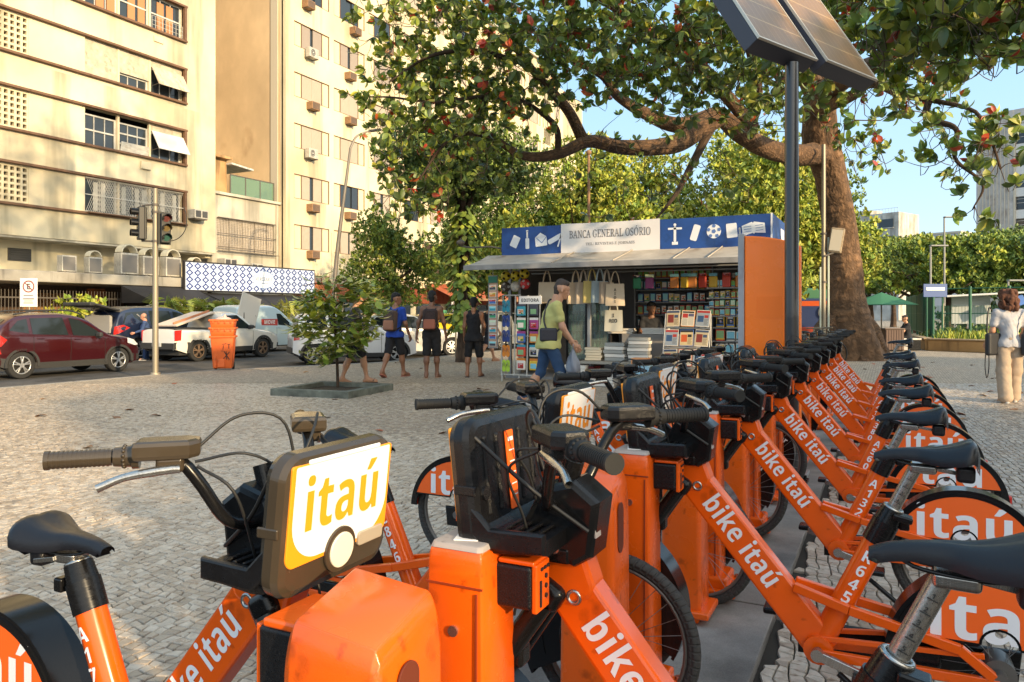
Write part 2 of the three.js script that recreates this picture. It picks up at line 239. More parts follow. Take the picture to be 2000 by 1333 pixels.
const whiteM = mat([0.80, 0.79, 0.77], 0.5), signOrangeM = mat([0.86, 0.30, 0.012], 0.45), decalWhiteM = mat([0.72, 0.72, 0.74], 0.5), stickerM = mat([0.84, 0.115, 0.006], 0.5);
const greyPanelM = mat([0.42, 0.38, 0.36], 0.6, { map: again(scuffTex, 3) }), inkM = mat([0.014, 0.014, 0.014], 0.55);
const lensM = mat([0.34, 0.3, 0.24], 0.25);
const WR = 0.285;
const G = {}; // shared shapes, heading +x, ground at y = 0, steering head above x = 0
const FA = [0.32, WR], RA = [-0.90, WR], BB = [-0.41, 0.265];
{
  const dtA = [0.02, 0.80], dtB = [BB[0] - 0.02, BB[1] - 0.01], dl = Math.hypot(dtB[0] - dtA[0], dtB[1] - dtA[1]), da = Math.atan2(dtB[1] - dtA[1], dtB[0] - dtA[0]);
  G.dtA = dtA; G.dtB = dtB; G.da = da; G.dl = dl;
  const stA = [BB[0], BB[1]], stB = [-0.605, 0.69]; G.stA = stA; G.stB = stB;
  const dt = ext(roundRect(dl, 0.108, 0.018), 0.062, 0.008); T(dt, (dtA[0] + dtB[0]) / 2, (dtA[1] + dtB[1]) / 2, 0, 0, 0, da);
  const frame = [dt, rod([...stA, 0], [...stB, 0], 0.037, 0.036, 16), cy(0.045, 0.045, 0.10, BB[0], BB[1], 0, Math.PI / 2, 0, 0, 16), ext(roundRect(0.15, 0.13, 0.03), 0.07, 0.01).rotateZ(-0.35).translate(0.015, 0.79, 0)];
  for (const s of [-1, 1]) {
    frame.push(bar([-0.335, 0.452, s * 0.03], [-0.50, 0.412, s * 0.052], 0.022, 0.03), bar([-0.50, 0.412, s * 0.052], [-0.80, 0.352, s * 0.07], 0.022, 0.03), bar([-0.795, 0.355, s * 0.07], [-0.885, 0.285, s * 0.07], 0.022, 0.03));
    frame.push(bar([BB[0], 0.255, s * 0.045], [-0.90, 0.27, s * 0.072], 0.02, 0.03));
    frame.push(bar([-0.41, 0.30, s * 0.034], [-0.86, 0.345, s * 0.072], 0.012, 0.016));
  }
  G.frame = boxUV(merged(frame));
  // lettering on the down tube
  const side = (txt, size, t0, s, wd) => { const mx = lerp(dtA[0], dtB[0], t0), my = lerp(dtA[1], dtB[1], t0), d = [Math.cos(da), Math.sin(da), 0]; return basis(letters(txt, size, font, 0.5, wd).translate(0, -size * 0.36, 0), s < 0 ? d : [-d[0], -d[1], 0], [0, 0, s], [mx, my, s * 0.0322]); };
  G.name = merged([side('bike itaú', 0.068, 0.41, -1, 0.33), side('bike itaú', 0.068, 0.41, 1, 0.33)]);
  G.bolt = [-1, 1].map((s) => T(new THREE.TorusGeometry(0.013, 0.005, 6, 14), lerp(dtA[0], dtB[0], 0.1), lerp(dtA[1], dtB[1], 0.1) + 0.004, s * 0.033));
  // seat post, clamp, saddle
  const ux = stB[0] - stA[0], uy = stB[1] - stA[1], ul = Math.hypot(ux, uy); G.sd = [ux / ul, uy / ul];
  G.clamp = merged([rod([...stB, 0], [stB[0] + G.sd[0] * -0.075, stB[1] - G.sd[1] * 0.075, 0], 0.0405, 0.0405, 16), rod([...stB, 0], [stB[0] + G.sd[0] * 0.045, stB[1] + G.sd[1] * 0.045, 0], 0.037, 0.033, 16), rb(0.055, 0.02, 0.05, stB[0] - 0.045, stB[1] + 0.02, -0.022, 0.006, 0, 0, 0.2), rb(0.03, 0.035, 0.03, stB[0] - 0.05, stB[1] - 0.01, 0.02, 0.006)]);
  G.collar = T(new THREE.TorusGeometry(0.026, 0.006, 8, 20), 0, 0, 0, Math.PI / 2, 0, 0); G.collar.rotateZ(0.43).translate(stB[0] + G.sd[0] * 0.047, stB[1] + G.sd[1] * 0.047, 0);
  const half = (t) => t < 0.45 ? lerp(0.019, 0.034, Math.pow(t / 0.45, 1.4)) : t < 0.86 ? lerp(0.034, 0.086, Math.pow((t - 0.45) / 0.41, 0.9) * (1.1 - 0.1 * (t - 0.45) / 0.41)) : 0.087 * Math.sqrt(Math.max(0.02, 1 - Math.pow((t - 0.86) / 0.145, 2.6)));
  const crown = (t) => 0.014 - 0.05 * Math.pow(Math.max(0, 0.45 - t), 1.6) * 3 + 0.034 * Math.pow(t, 3) - 0.014 * Math.sin(Math.PI * clamp((t - 0.1) / 0.8)) - 0.05 * Math.pow(clamp((t - 0.9) / 0.1), 3);
  const drop = (t) => lerp(0.03, 0.062, clamp((t - 0.25) / 0.6)) * (t < 0.04 ? 0.6 : 1);
  G.saddle = merged([gridGeo(26, 16, (u, v) => { const s = v * 2 - 1, w = half(u), a = Math.pow(Math.abs(s), 2.6); const z = Math.sign(s) * w * Math.sin(Math.abs(s) * Math.PI / 2) * (a > 0.9 ? 0.985 : 1); return [0.125 - 0.285 * u, crown(u) - drop(u) * a - 0.004 * (1 - Math.min(1, Math.abs(s) * 6)) * clamp((u - 0.3) * 4), z]; }), gridGeo(20, 2, (u, v) => { const s = v * 2 - 1, w = half(u) * 0.97; return [0.125 - 0.285 * u, crown(u) - drop(u) * 0.97, -s * w]; }), rb(0.05, 0.05, 0.05, -0.125, -0.065, 0, 0.012)]);
  G.rails = merged([-1, 1].map((s) => tube([[0.09, -0.02, 0], [0.05, -0.045, s * 0.02], [-0.06, -0.05, s * 0.022], [-0.12, -0.03, s * 0.03]], 0.004, 14, 6)));
  G.saddleClamp = merged([rb(0.075, 0.03, 0.05, -0.012, -0.06, 0, 0.01), bar([-0.04, -0.062, 0.024], [-0.115, -0.072, 0.028], 0.012, 0.012)]);
  // wheels
  G.tyre = T(new THREE.TorusGeometry(WR - 0.021, 0.0215, 10, 48), 0, 0, 0);
  G.rim = merged([T(new THREE.TorusGeometry(WR - 0.046, 0.009, 6, 40), 0, 0, 0).scale(1, 1, 1.3)]);
  const sps = []; for (let k = 0; k < 28; k++) { const a = k / 28 * 6.2832, b = a + (k % 4 < 2 ? 0.5 : -0.5), s = k % 2 ? 1 : -1; sps.push(rod([Math.cos(b) * 0.03, Math.sin(b) * 0.03, s * 0.03], [Math.cos(a) * (WR - 0.047), Math.sin(a) * (WR - 0.047), 0], 0.0011, 0.0011, 4)); }
  G.spokes = merged(sps); G.hub = merged([cy(0.016, 0.016, 0.11, 0, 0, 0, Math.PI / 2, 0, 0, 12), cy(0.034, 0.034, 0.006, 0, 0, 0.032, Math.PI / 2), cy(0.034, 0.034, 0.006, 0, 0, -0.032, Math.PI / 2)]);
  G.rearHub = merged([cy(0.045, 0.045, 0.09, 0, 0, 0, Math.PI / 2, 0, 0, 18), cy(0.02, 0.02, 0.16, 0, 0, 0, Math.PI / 2)]);
  // rear mudguard with its side panels
  G.rearGuard = merged([arcBand(0.292, 0.303, 0.05, -0.15, Math.PI * 0.98, 40), ...[-1, 1].map((s) => T(arcBand(0.268, 0.302, 0.003, -0.1, Math.PI * 0.98, 40), 0, 0, s * 0.048)), ...[-1, 1].map((s) => T(arcBand(0.275, 0.289, 0.0025, 0.28, Math.PI - 0.28, 30), 0, 0, s * 0.0535))]).translate(RA[0], RA[1], 0);
  const seg = new THREE.Shape(), rp = 0.276, yc = 0.088, a0 = Math.asin(yc / rp); seg.moveTo(Math.cos(a0) * rp, yc); seg.absarc(0, 0, rp, a0, Math.PI - a0, false); seg.lineTo(-0.07, yc); seg.absarc(0, yc, 0.05, Math.PI, 0, true);
  G.guardPanel = [-1, 1].map((s) => ext(seg, 0.004, 0, 20).translate(RA[0], RA[1], s * 0.0525));
  G.panelEdge = merged([-1, 1].map((s) => merged([bx(0.21, 0.007, 0.006, -0.155, yc - 0.003, 0), bx(0.21, 0.007, 0.006, 0.155, yc - 0.003, 0), arcBand(0.046, 0.053, 0.003, 0, Math.PI, 12, 0, yc - 0.002)]).translate(RA[0], RA[1], s * 0.053)));
  const big = (s) => basis(letters('itaú', 0.135, font, 0.5, 0.35), [s, 0, 0], [0, 0, s], [RA[0] + 0.004, RA[1] + 0.095, s * 0.0556]);
  G.guardText = [big(-1), big(1)];
  G.tailLamp = rb(0.03, 0.05, 0.04, RA[0] - 0.302, RA[1] + 0.03, 0, 0.01);
  // drive
  G.crankset = merged([cy(0.055, 0.055, 0.008, BB[0], BB[1], 0.058, Math.PI / 2, 0, 0, 24), cy(0.013, 0.013, 0.18, BB[0], BB[1], 0, Math.PI / 2)]);
  const ca = 0.28; G.crankArm = [1, -1].map((s) => merged([bar([BB[0], BB[1], s * 0.082], [BB[0] - s * -Math.cos(ca) * 0.15, BB[1] - s * -Math.sin(ca) * 0.15, s * 0.09], 0.018, 0.03), cy(0.02, 0.02, 0.022, BB[0], BB[1], s * 0.082, Math.PI / 2)]));
  G.pedal = [1, -1].map((s) => rb(0.09, 0.022, 0.085, BB[0] + s * Math.cos(ca) * 0.15, BB[1] + s * Math.sin(ca) * 0.15, s * 0.145, 0.008));
  G.chainCase = ext(shapeOf([[BB[0] + 0.07, BB[1] + 0.05], [BB[0] + 0.07, BB[1] - 0.06], [RA[0] - 0.06, RA[1] - 0.06], [RA[0] - 0.07, RA[1] + 0.04]]), 0.022, 0.006).translate(0, 0, 0.062);
  G.motor = rb(0.11, 0.07, 0.075, -0.70, 0.30, 0, 0.015);
  // fork and front mudguard
  G.fork = merged([...[-1, 1].map((s) => taperTube([[0.04, 0.735, s * 0.045], [0.16, 0.55, s * 0.058], [FA[0], FA[1], s * 0.062]], [0.026, 0.023, 0.015], 12, 10)), rb(0.07, 0.06, 0.12, 0.03, 0.75, 0, 0.02, 0, 0, 0.55)]);
  G.frontGuard = merged([arcBand(0.292, 0.303, 0.05, Math.PI * 0.46, Math.PI * 1.16, 32), ...[-1, 1].map((s) => T(arcBand(0.165, 0.301, 0.0035, Math.PI * 0.62, Math.PI * 1.15, 28), 0, 0, s * 0.047)), ...[-1, 1].map((s) => T(arcBand(0.225, 0.24, 0.002, Math.PI * 0.66, Math.PI * 1.1, 20), 0, 0, s * 0.0515))]).translate(FA[0], FA[1], 0);
  G.guardName = basis(letters('Uber', 0.042), [-0.80, -0.60, 0], [0, 0, -1], [FA[0] - 0.185, FA[1] + 0.115, -0.0525]);
  // head, handlebar
  G.head = merged([ext(shapeOf([[-0.085, 0.955], [-0.03, 0.995], [0.045, 0.975], [0.085, 0.90], [0.06, 0.845], [-0.03, 0.815], [-0.07, 0.84]]), 0.105, 0.014), cy(0.022, 0.022, 0.06, -0.005, 1.0, 0, 0, 0, 0.3)]);
  G.headLabel = rb(0.004, 0.05, 0.03, -0.073, 0.905, -0.028, 0.001, 0, 0, -0.12);
  G.headBolt = [-1, 1].map((s) => cy(0.011, 0.011, 0.008, 0.01, 0.852, s * 0.053, Math.PI / 2));
  G.bars = merged([-1, 1].map((s) => tube([[0.02, 0.945, s * 0.0], [0.015, 0.945, s * 0.07], [0.0, 0.965, s * 0.115], [-0.025, 1.04, s * 0.155], [-0.05, 1.082, s * 0.178], [-0.085, 1.097, s * 0.205], [-0.215, 1.097, s * 0.335]], 0.0125, 30, 10)));
  const gd = [-0.707, 0, 0.707];
  const gp = (d, s, dx = 0, dy = 0) => [-0.085 + gd[0] * d + dx, 1.097 + dy, s * (0.205 + gd[2] * d)];
  G.grip = [-1, 1].map((s) => { const gs = [rod(gp(0.075, s), gp(0.183, s), 0.0155, 0.0155, 14), rod(gp(0.178, s), gp(0.186, s), 0.018, 0.018, 14)]; for (let k = 0; k < 13; k++) { const a = gp(0.08 + k * 0.0075, s), b = gp(0.0836 + k * 0.0075, s); gs.push(rod(a, b, 0.0168, 0.0168, 14)); } return merged(gs); });
  G.shifter = [-1, 1].map((s) => { const gs = [rod(gp(0.038, s), gp(0.072, s), 0.021, 0.018, 18), rod(gp(0.028, s), gp(0.04, s), 0.0245, 0.0245, 20)]; for (let k = 0; k < 14; k++) { const a = k / 14 * 6.28, c = V(...gp(0.054, s)), u = V(0, 1, 0), w = V(0.707, 0, s * 0.707); gs.push(sp(0.004, ...c.add(u.multiplyScalar(Math.cos(a) * 0.0195)).add(w.multiplyScalar(Math.sin(a) * 0.0195)).toArray(), 1, 1, 1, 6, 4)); } return merged(gs); });
  G.console = [-1, 1].map((s) => merged([T(ext(shapeOf([[-0.056, -0.038], [0.042, -0.038], [0.06, -0.015], [0.06, 0.024], [0.038, 0.04], [-0.054, 0.04]]), 0.036, 0.009).rotateX(-Math.PI / 2), 0, 0, 0, 0, s > 0 ? Math.PI * 0.25 : -Math.PI * 0.25 + Math.PI, 0).translate(...gp(-0.012, s, 0.012, 0.013)), rb(0.05, 0.03, 0.03, ...gp(-0.006, s, 0.03, -0.016), 0.008, 0, s * 0.78, 0)]));
  G.lever = [-1, 1].map((s) => taperTube([gp(-0.01, s, 0.05, -0.022), gp(0.04, s, 0.052, -0.026), gp(0.09, s, 0.052, -0.034), gp(0.135, s, 0.058, -0.05)], [0.0085, 0.009, 0.0075, 0.008], 12, 7));
  G.cable = [tube([gp(-0.05, 1, 0.03, 0.01), [0.02, 1.165, 0.10], [0.07, 1.15, 0.03], [0.075, 1.03, 0.0], [0.05, 0.95, 0.0]], 0.0032, 24, 5), tube([gp(-0.05, -1, 0.03, 0.01), [0.03, 1.145, -0.12], [0.075, 1.11, -0.05], [0.06, 1.02, -0.01], [0.03, 0.94, -0.01]], 0.0032, 24, 5), tube([gp(-0.03, 1, 0.06, -0.01), [0.07, 1.10, 0.13], [0.09, 1.05, 0.06], [0.06, 0.95, 0.03], [0.04, 0.88, 0.02]], 0.003, 24, 5), tube([gp(-0.03, -1, 0.05, -0.015), [0.06, 1.06, -0.13], [0.06, 1.0, -0.07], [0.05, 0.9, -0.03]], 0.003, 20, 5), tube([gp(-0.04, 1, 0.05, -0.02), [0.06, 1.03, 0.15], [0.05, 0.9, 0.09], [0.02, 0.8, 0.04]], 0.0032, 20, 5), tube([gp(-0.04, -1, 0.045, -0.02), [0.075, 1.02, -0.14], [0.06, 0.88, -0.08], [0.1, 0.7, -0.06]], 0.0032, 20, 5)];
  // carrier in front of the head: tray, curved heel and upright plate
  const prof = new THREE.Shape(); prof.moveTo(0.03, 0.895); prof.lineTo(0.15, 0.885); prof.quadraticCurveTo(0.215, 0.885, 0.222, 0.95); prof.lineTo(0.236, 1.06); prof.lineTo(0.206, 1.062); prof.lineTo(0.19, 0.965); prof.quadraticCurveTo(0.182, 0.922, 0.14, 0.92); prof.lineTo(0.03, 0.925);
  G.plate = merged([T(ext(roundRect(0.305, 0.250, [0.045, 0.045, 0.045, 0.045]), 0.056, 0.018), 0, 0, 0, 0, Math.PI / 2, 0).rotateZ(-0.12).translate(0.211, 1.005, 0), ...[-1, 1].map((s) => rb(0.05, 0.018, 0.006, 0.205, 1.0, s * 0.1515, 0.003)), T(ext(roundRect(0.24, 0.012, 0.005), 0.03, 0.004), 0, 0, 0, 0, Math.PI / 2, 0).rotateZ(-0.12).translate(0.228, 1.098, 0)]);
  G.tray = merged([ext(prof, 0.286, 0.012), ...[-1, 1].map((s) => ext(shapeOf([[0.03, 0.90], [0.16, 0.895], [0.205, 0.93], [0.215, 0.99], [0.195, 0.975], [0.15, 0.935], [0.03, 0.938]]), 0.016, 0.005).translate(0, 0, s * 0.143)), ...[-0.10, -0.05, 0.05, 0.10].map((z) => rb(0.012, 0.15, 0.012, 0.186, 1.02, z, 0.005, 0, 0, -0.12)), ...[-0.115, 0.115].map((z) => cy(0.013, 0.013, 0.01, 0.180, 0.99, z, 0, 0, Math.PI / 2 - 0.12)), ...[0.06, 0.085, 0.11, 0.135].map((x) => rb(0.008, 0.006, 0.24, x, 0.927, 0, 0.002))]);
  const fr = (g, dx, dy = 0, dz = 0) => T(g, dz, dy, 0, 0, 0, 0).rotateY(Math.PI / 2).translate(dx, 0, 0).rotateZ(-0.12).translate(0.217, 1.008, 0); // onto the plate's face
  G.adPanel = fr(ext(roundRect(0.278, 0.176, [0.02, 0.02, 0.006, 0.006]), 0.006, 0.0015), 0.0215, 0.018);
  G.adWhite = fr(new THREE.ShapeGeometry(roundRect(0.262, 0.166, [0.07, 0.07, 0.004, 0.004]), 10), 0.0253, 0.021);
  G.adText = fr(letters('itaú', 0.092, font, 0.5, 0.20), 0.0262, -0.012);
  G.adLampRing = fr(ext(new THREE.Shape().absarc(0, 0, 0.042, 0, Math.PI * 2), 0.008, 0.002, 20), 0.0265, -0.068); G.adLamp = fr(ext(new THREE.Shape().absarc(0, 0, 0.032, 0, Math.PI * 2), 0.006, 0.002, 20), 0.0315, -0.068);
  G.adReflector = fr(ext(roundRect(0.075, 0.026, 0.006), 0.008, 0.002), 0.0265, -0.064, 0.088);
  G.adSlot = fr(ext(roundRect(0.2, 0.008, 0.003), 0.003, 0.001), 0.0235, 0.108);
  G.sticker = merged([T(ext(roundRect(0.034, 0.155, 0.003), 0.002), 0, 0, 0, 0, Math.PI / 2, 0).rotateZ(-0.12).translate(0.1805, 1.016, 0)]);
  const st = []; for (let k = 0; k < 6; k++) st.push(T(new THREE.PlaneGeometry(0.022, k === 0 ? 0.008 : 0.0025), 0, 0, 0, 0, -Math.PI / 2, 0).rotateZ(-0.12).translate(0.1790 + (0.045 - k * 0.022) * 0.12, 1.016 + 0.06 - k * 0.022, 0)); G.stickerMark = merged(st);
  G.strap = [-1, 1].map((s) => tube([[0.215, 1.105, s * 0.135], [0.195, 1.095, s * 0.13], [0.09, 1.0, s * 0.085], [-0.02, 0.925, s * 0.05]], 0.0042, 12, 6));
  G.bracket = rb(0.1, 0.035, 0.10, 0.07, 0.872, 0, 0.01);
  G.stand = rod([BB[0] - 0.06, BB[1] - 0.05, -0.07], [BB[0] - 0.24, 0.09, -0.12], 0.01, 0.01);
}
function fleetNumber(txt) { // digits one under the other down both sides of the seat tube
  const gs = [], d = G.sd, n = txt.length, x = G.stA[0] + d[0] * 0.346, y = G.stA[1] + d[1] * 0.346;
  for (const s of [-1, 1]) for (let k = 0; k < n; k++) { const g = letters(txt[k], 0.037).translate(0, -0.021, 0), p = g.attributes.position; for (let i = 0; i < p.count; i++) { const a = p.getX(i) / 0.0375; p.setXYZ(i, 0.0375 * Math.sin(a), p.getY(i), 0.0375 * Math.cos(a) - 0.0375 + 0.0008); }
    g.computeVertexNormals(); const c = 0.002 - k * 0.049; gs.push(basis(g, [s * d[1], -s * d[0], 0], [0, 0, s], [x + d[0] * c, y + d[1] * c, s * 0.0374])); }
  return merged(gs);
}
function makeBike(label, number, saddleY, worn, low) {
  const b = thing('share_bicycle', label, 'bicycle'), pl = worn ? sunTintPlasticM : plasticM;  // worn: older model, its plastic tinted brown for the sunlight
  mesh('frame', G.frame, orangeM, b); mesh('lettering', G.name, decalWhiteM, b); mesh('fleet_number', fleetNumber(number), decalWhiteM, b); for (const g of G.bolt) mesh('frame_bolt', g, steelM, b);
  mesh('seat_clamp', G.clamp, blackM, b); mesh('clamp_collar', G.collar, steelM, b);
  const L = (saddleY - 0.06 - G.stB[1]) / G.sd[1], pe = [G.stB[0] + G.sd[0] * L, G.stB[1] + G.sd[1] * L];
  const post = mesh('seat_post', rod([...G.stB, 0], [...pe, 0], 0.0195, 0.0195, 16), postM, b);
  const ticks = []; for (let k = 0; k < 7; k++) { const dd = L - 0.04 - k * 0.027; if (dd < 0.05) break; const px = G.stB[0] + G.sd[0] * dd, py = G.stB[1] + G.sd[1] * dd; for (const s of [-1, 1]) { ticks.push(basis(new THREE.PlaneGeometry(0.018, 0.002), [s * G.sd[1], -s * G.sd[0], 0], [0, 0, s], [px, py, s * 0.0199])); ticks.push(basis(letters(String(k + 1), 0.009), [s * G.sd[1], -s * G.sd[0], 0], [0, 0, s], [px, py + 0.003, s * 0.0201])); } }
  if (ticks.length) mesh('height_scale', ticks, inkM, post);
  const sd = part('saddle', b); sd.position.set(pe[0] - 0.01, saddleY, 0); sd.rotation.z = worn ? 0.06 : 0.03; mesh('cover', G.saddle, leatherM, sd); mesh('rails', G.rails, blackM, sd); mesh('saddle_clamp', G.saddleClamp, steelM, sd);
  for (const [nm, c, hub] of [['front_wheel', FA, G.hub], ['rear_wheel', RA, G.rearHub]]) { const w = part(nm, b); w.position.set(c[0], c[1], 0); mesh('tyre', G.tyre, tyreM, w); mesh('rim', G.rim, rimM, w); mesh('spokes', G.spokes, spokeM, w); mesh('hub', hub, rimM, w); }
  const rg = mesh('rear_mudguard', G.rearGuard, blackM, b); for (const g of G.guardPanel) mesh('side_panel', g, stickerM, rg); mesh('panel_edge', G.panelEdge, blackM, rg); for (const g of G.guardText) mesh('panel_lettering', g, decalWhiteM, rg); mesh('tail_lamp', G.tailLamp, mat([0.5, 0.02, 0.01], 0.3), rg);
  mesh('crankset', G.crankset, blackM, b); for (const g of G.crankArm) mesh('crank_arm', g, steelM, b); for (const g of G.pedal) mesh('pedal', g, blackM, b); mesh('chain_case', G.chainCase, blackM, b); mesh('motor_cover', G.motor, blackM, b); mesh('kickstand', G.stand, blackM, b);
  mesh('fork', G.fork, blackM, b); const fg = mesh('front_mudguard', G.frontGuard, blackM, b); mesh('guard_lettering', G.guardName, decalWhiteM, fg);
  const hd = mesh('head_cover', G.head, blackM, b); mesh('head_label', G.headLabel, greyPanelM, hd); for (const g of G.headBolt) mesh('head_bolt', g, steelM, hd);
  const hb = part('handlebar', b); hb.position.y = low ? (worn ? -0.02 : -0.045) : 0; mesh('bar', G.bars, blackM, hb); for (const g of G.grip) mesh('grip', g, worn ? sunTintPlasticM : rubberM, hb); for (const g of G.shifter) mesh('twist_shifter', g, worn ? sunTintPlasticM : rubberM, hb); for (const g of G.console) mesh('control_box', g, worn ? sunTintPlasticM : plasticM, hb); for (const g of G.lever) mesh('brake_lever', g, steelM, hb); for (const g of G.cable) mesh('cable', g, inkM, hb);
  const cr = part('front_carrier', b); cr.scale.set(1, 1.1, 1.09); cr.position.set(-0.045, -0.121 - (low ? (worn ? 0.032 : 0.02) : 0), 0); mesh('plate', G.plate, pl, cr); mesh('tray', G.tray, plasticM, cr); mesh('front_panel', G.adPanel, signOrangeM, cr); mesh('panel_field', G.adWhite, whiteM, cr); mesh('panel_lettering', G.adText, signOrangeM, cr); mesh('lamp_ring', G.adLampRing, pl, cr); mesh('lamp_lens', G.adLamp, mat([0.7, 0.66, 0.55], 0.25), cr); mesh('reflector', G.adReflector, lensM, cr); mesh('handle_slot', G.adSlot, whiteM, cr); mesh('sticker', G.sticker, stickerM, cr); mesh('sticker_print', G.stickerMark, decalWhiteM, cr); for (const g of G.strap) mesh('strap', g, inkM, cr); mesh('bracket', G.bracket, blackM, cr);
  return b;
}
const HEADR = -0.61, HEADL = -1.12, rowR = (k) => -1.5 - 1.14 * k, rowL = (k) => -1.2 - 1.14 * k;
const bikesGroup = 'orange share bicycles parked at the docks';
const infoR = [['B218', 'nearest orange bicycle right of the docks, its saddle cut by the frame edge', 0.945], ['R645', 'orange bicycle numbered R645 on its seat tube, with a tall silver seat post', 0.925], ['A132', 'orange bicycle numbered A132 on its seat tube, docked beyond the one numbered R645', 0.90], ['A560', 'orange bicycle numbered A560 on its seat tube, docked beyond the one numbered A132', 0.90], ['A380', 'orange bicycle whose down tube comes out from behind the black solar pole', 0.88], ['A417', 'first orange bicycle past the black solar pole on the right side of the docks', 0.92], ['C093', 'second orange bicycle past the black solar pole on the right side of the docks', 0.93], ['A275', 'orange bicycle next to last in the right row, close to the big tree', 0.90], ['A731', 'last orange bicycle of the right row, closest to the big tree trunk', 1.0]];
infoR.forEach(([n, l, s], k) => { const b = makeBike(l, n, s, false); b.userData.group = bikesGroup; b.position.set(HEADR, 0.02, rowR(k)); b.rotation.y = Math.PI + [0, 0.01, -0.012, 0.008, 0, 0.012, -0.01, 0.01, 0][k]; b.rotation.x = [0, 0.006, -0.008, 0.004, 0.01, -0.006, 0.008, 0, 0.01][k]; });
const infoL = [['A174', 'sunlit orange bicycle at the left with a worn brown grip and carrier', 0.805], ['C846', 'orange bicycle on the left side with 46 ending the number on its seat tube', 0.86], ['A902', 'third orange bicycle on the left side, its rear wheel showing against the paving', 0.90], ['A655', 'fourth orange bicycle on the left side of the docks, in front of the kiosk', 0.92], ['A310', 'last orange bicycle on the left side, its carrier in front of the tall orange panel', 0.92]];
infoL.forEach(([n, l, s], k) => { const b = makeBike(l, n, s, k === 0, true); b.userData.group = bikesGroup; b.position.set(k === 0 ? HEADL - 0.05 : HEADL, k === 0 ? 0.012 : 0.02, rowL(k)); b.rotation.y = [0.0, 0.01, -0.01, 0.012, 0][k]; });
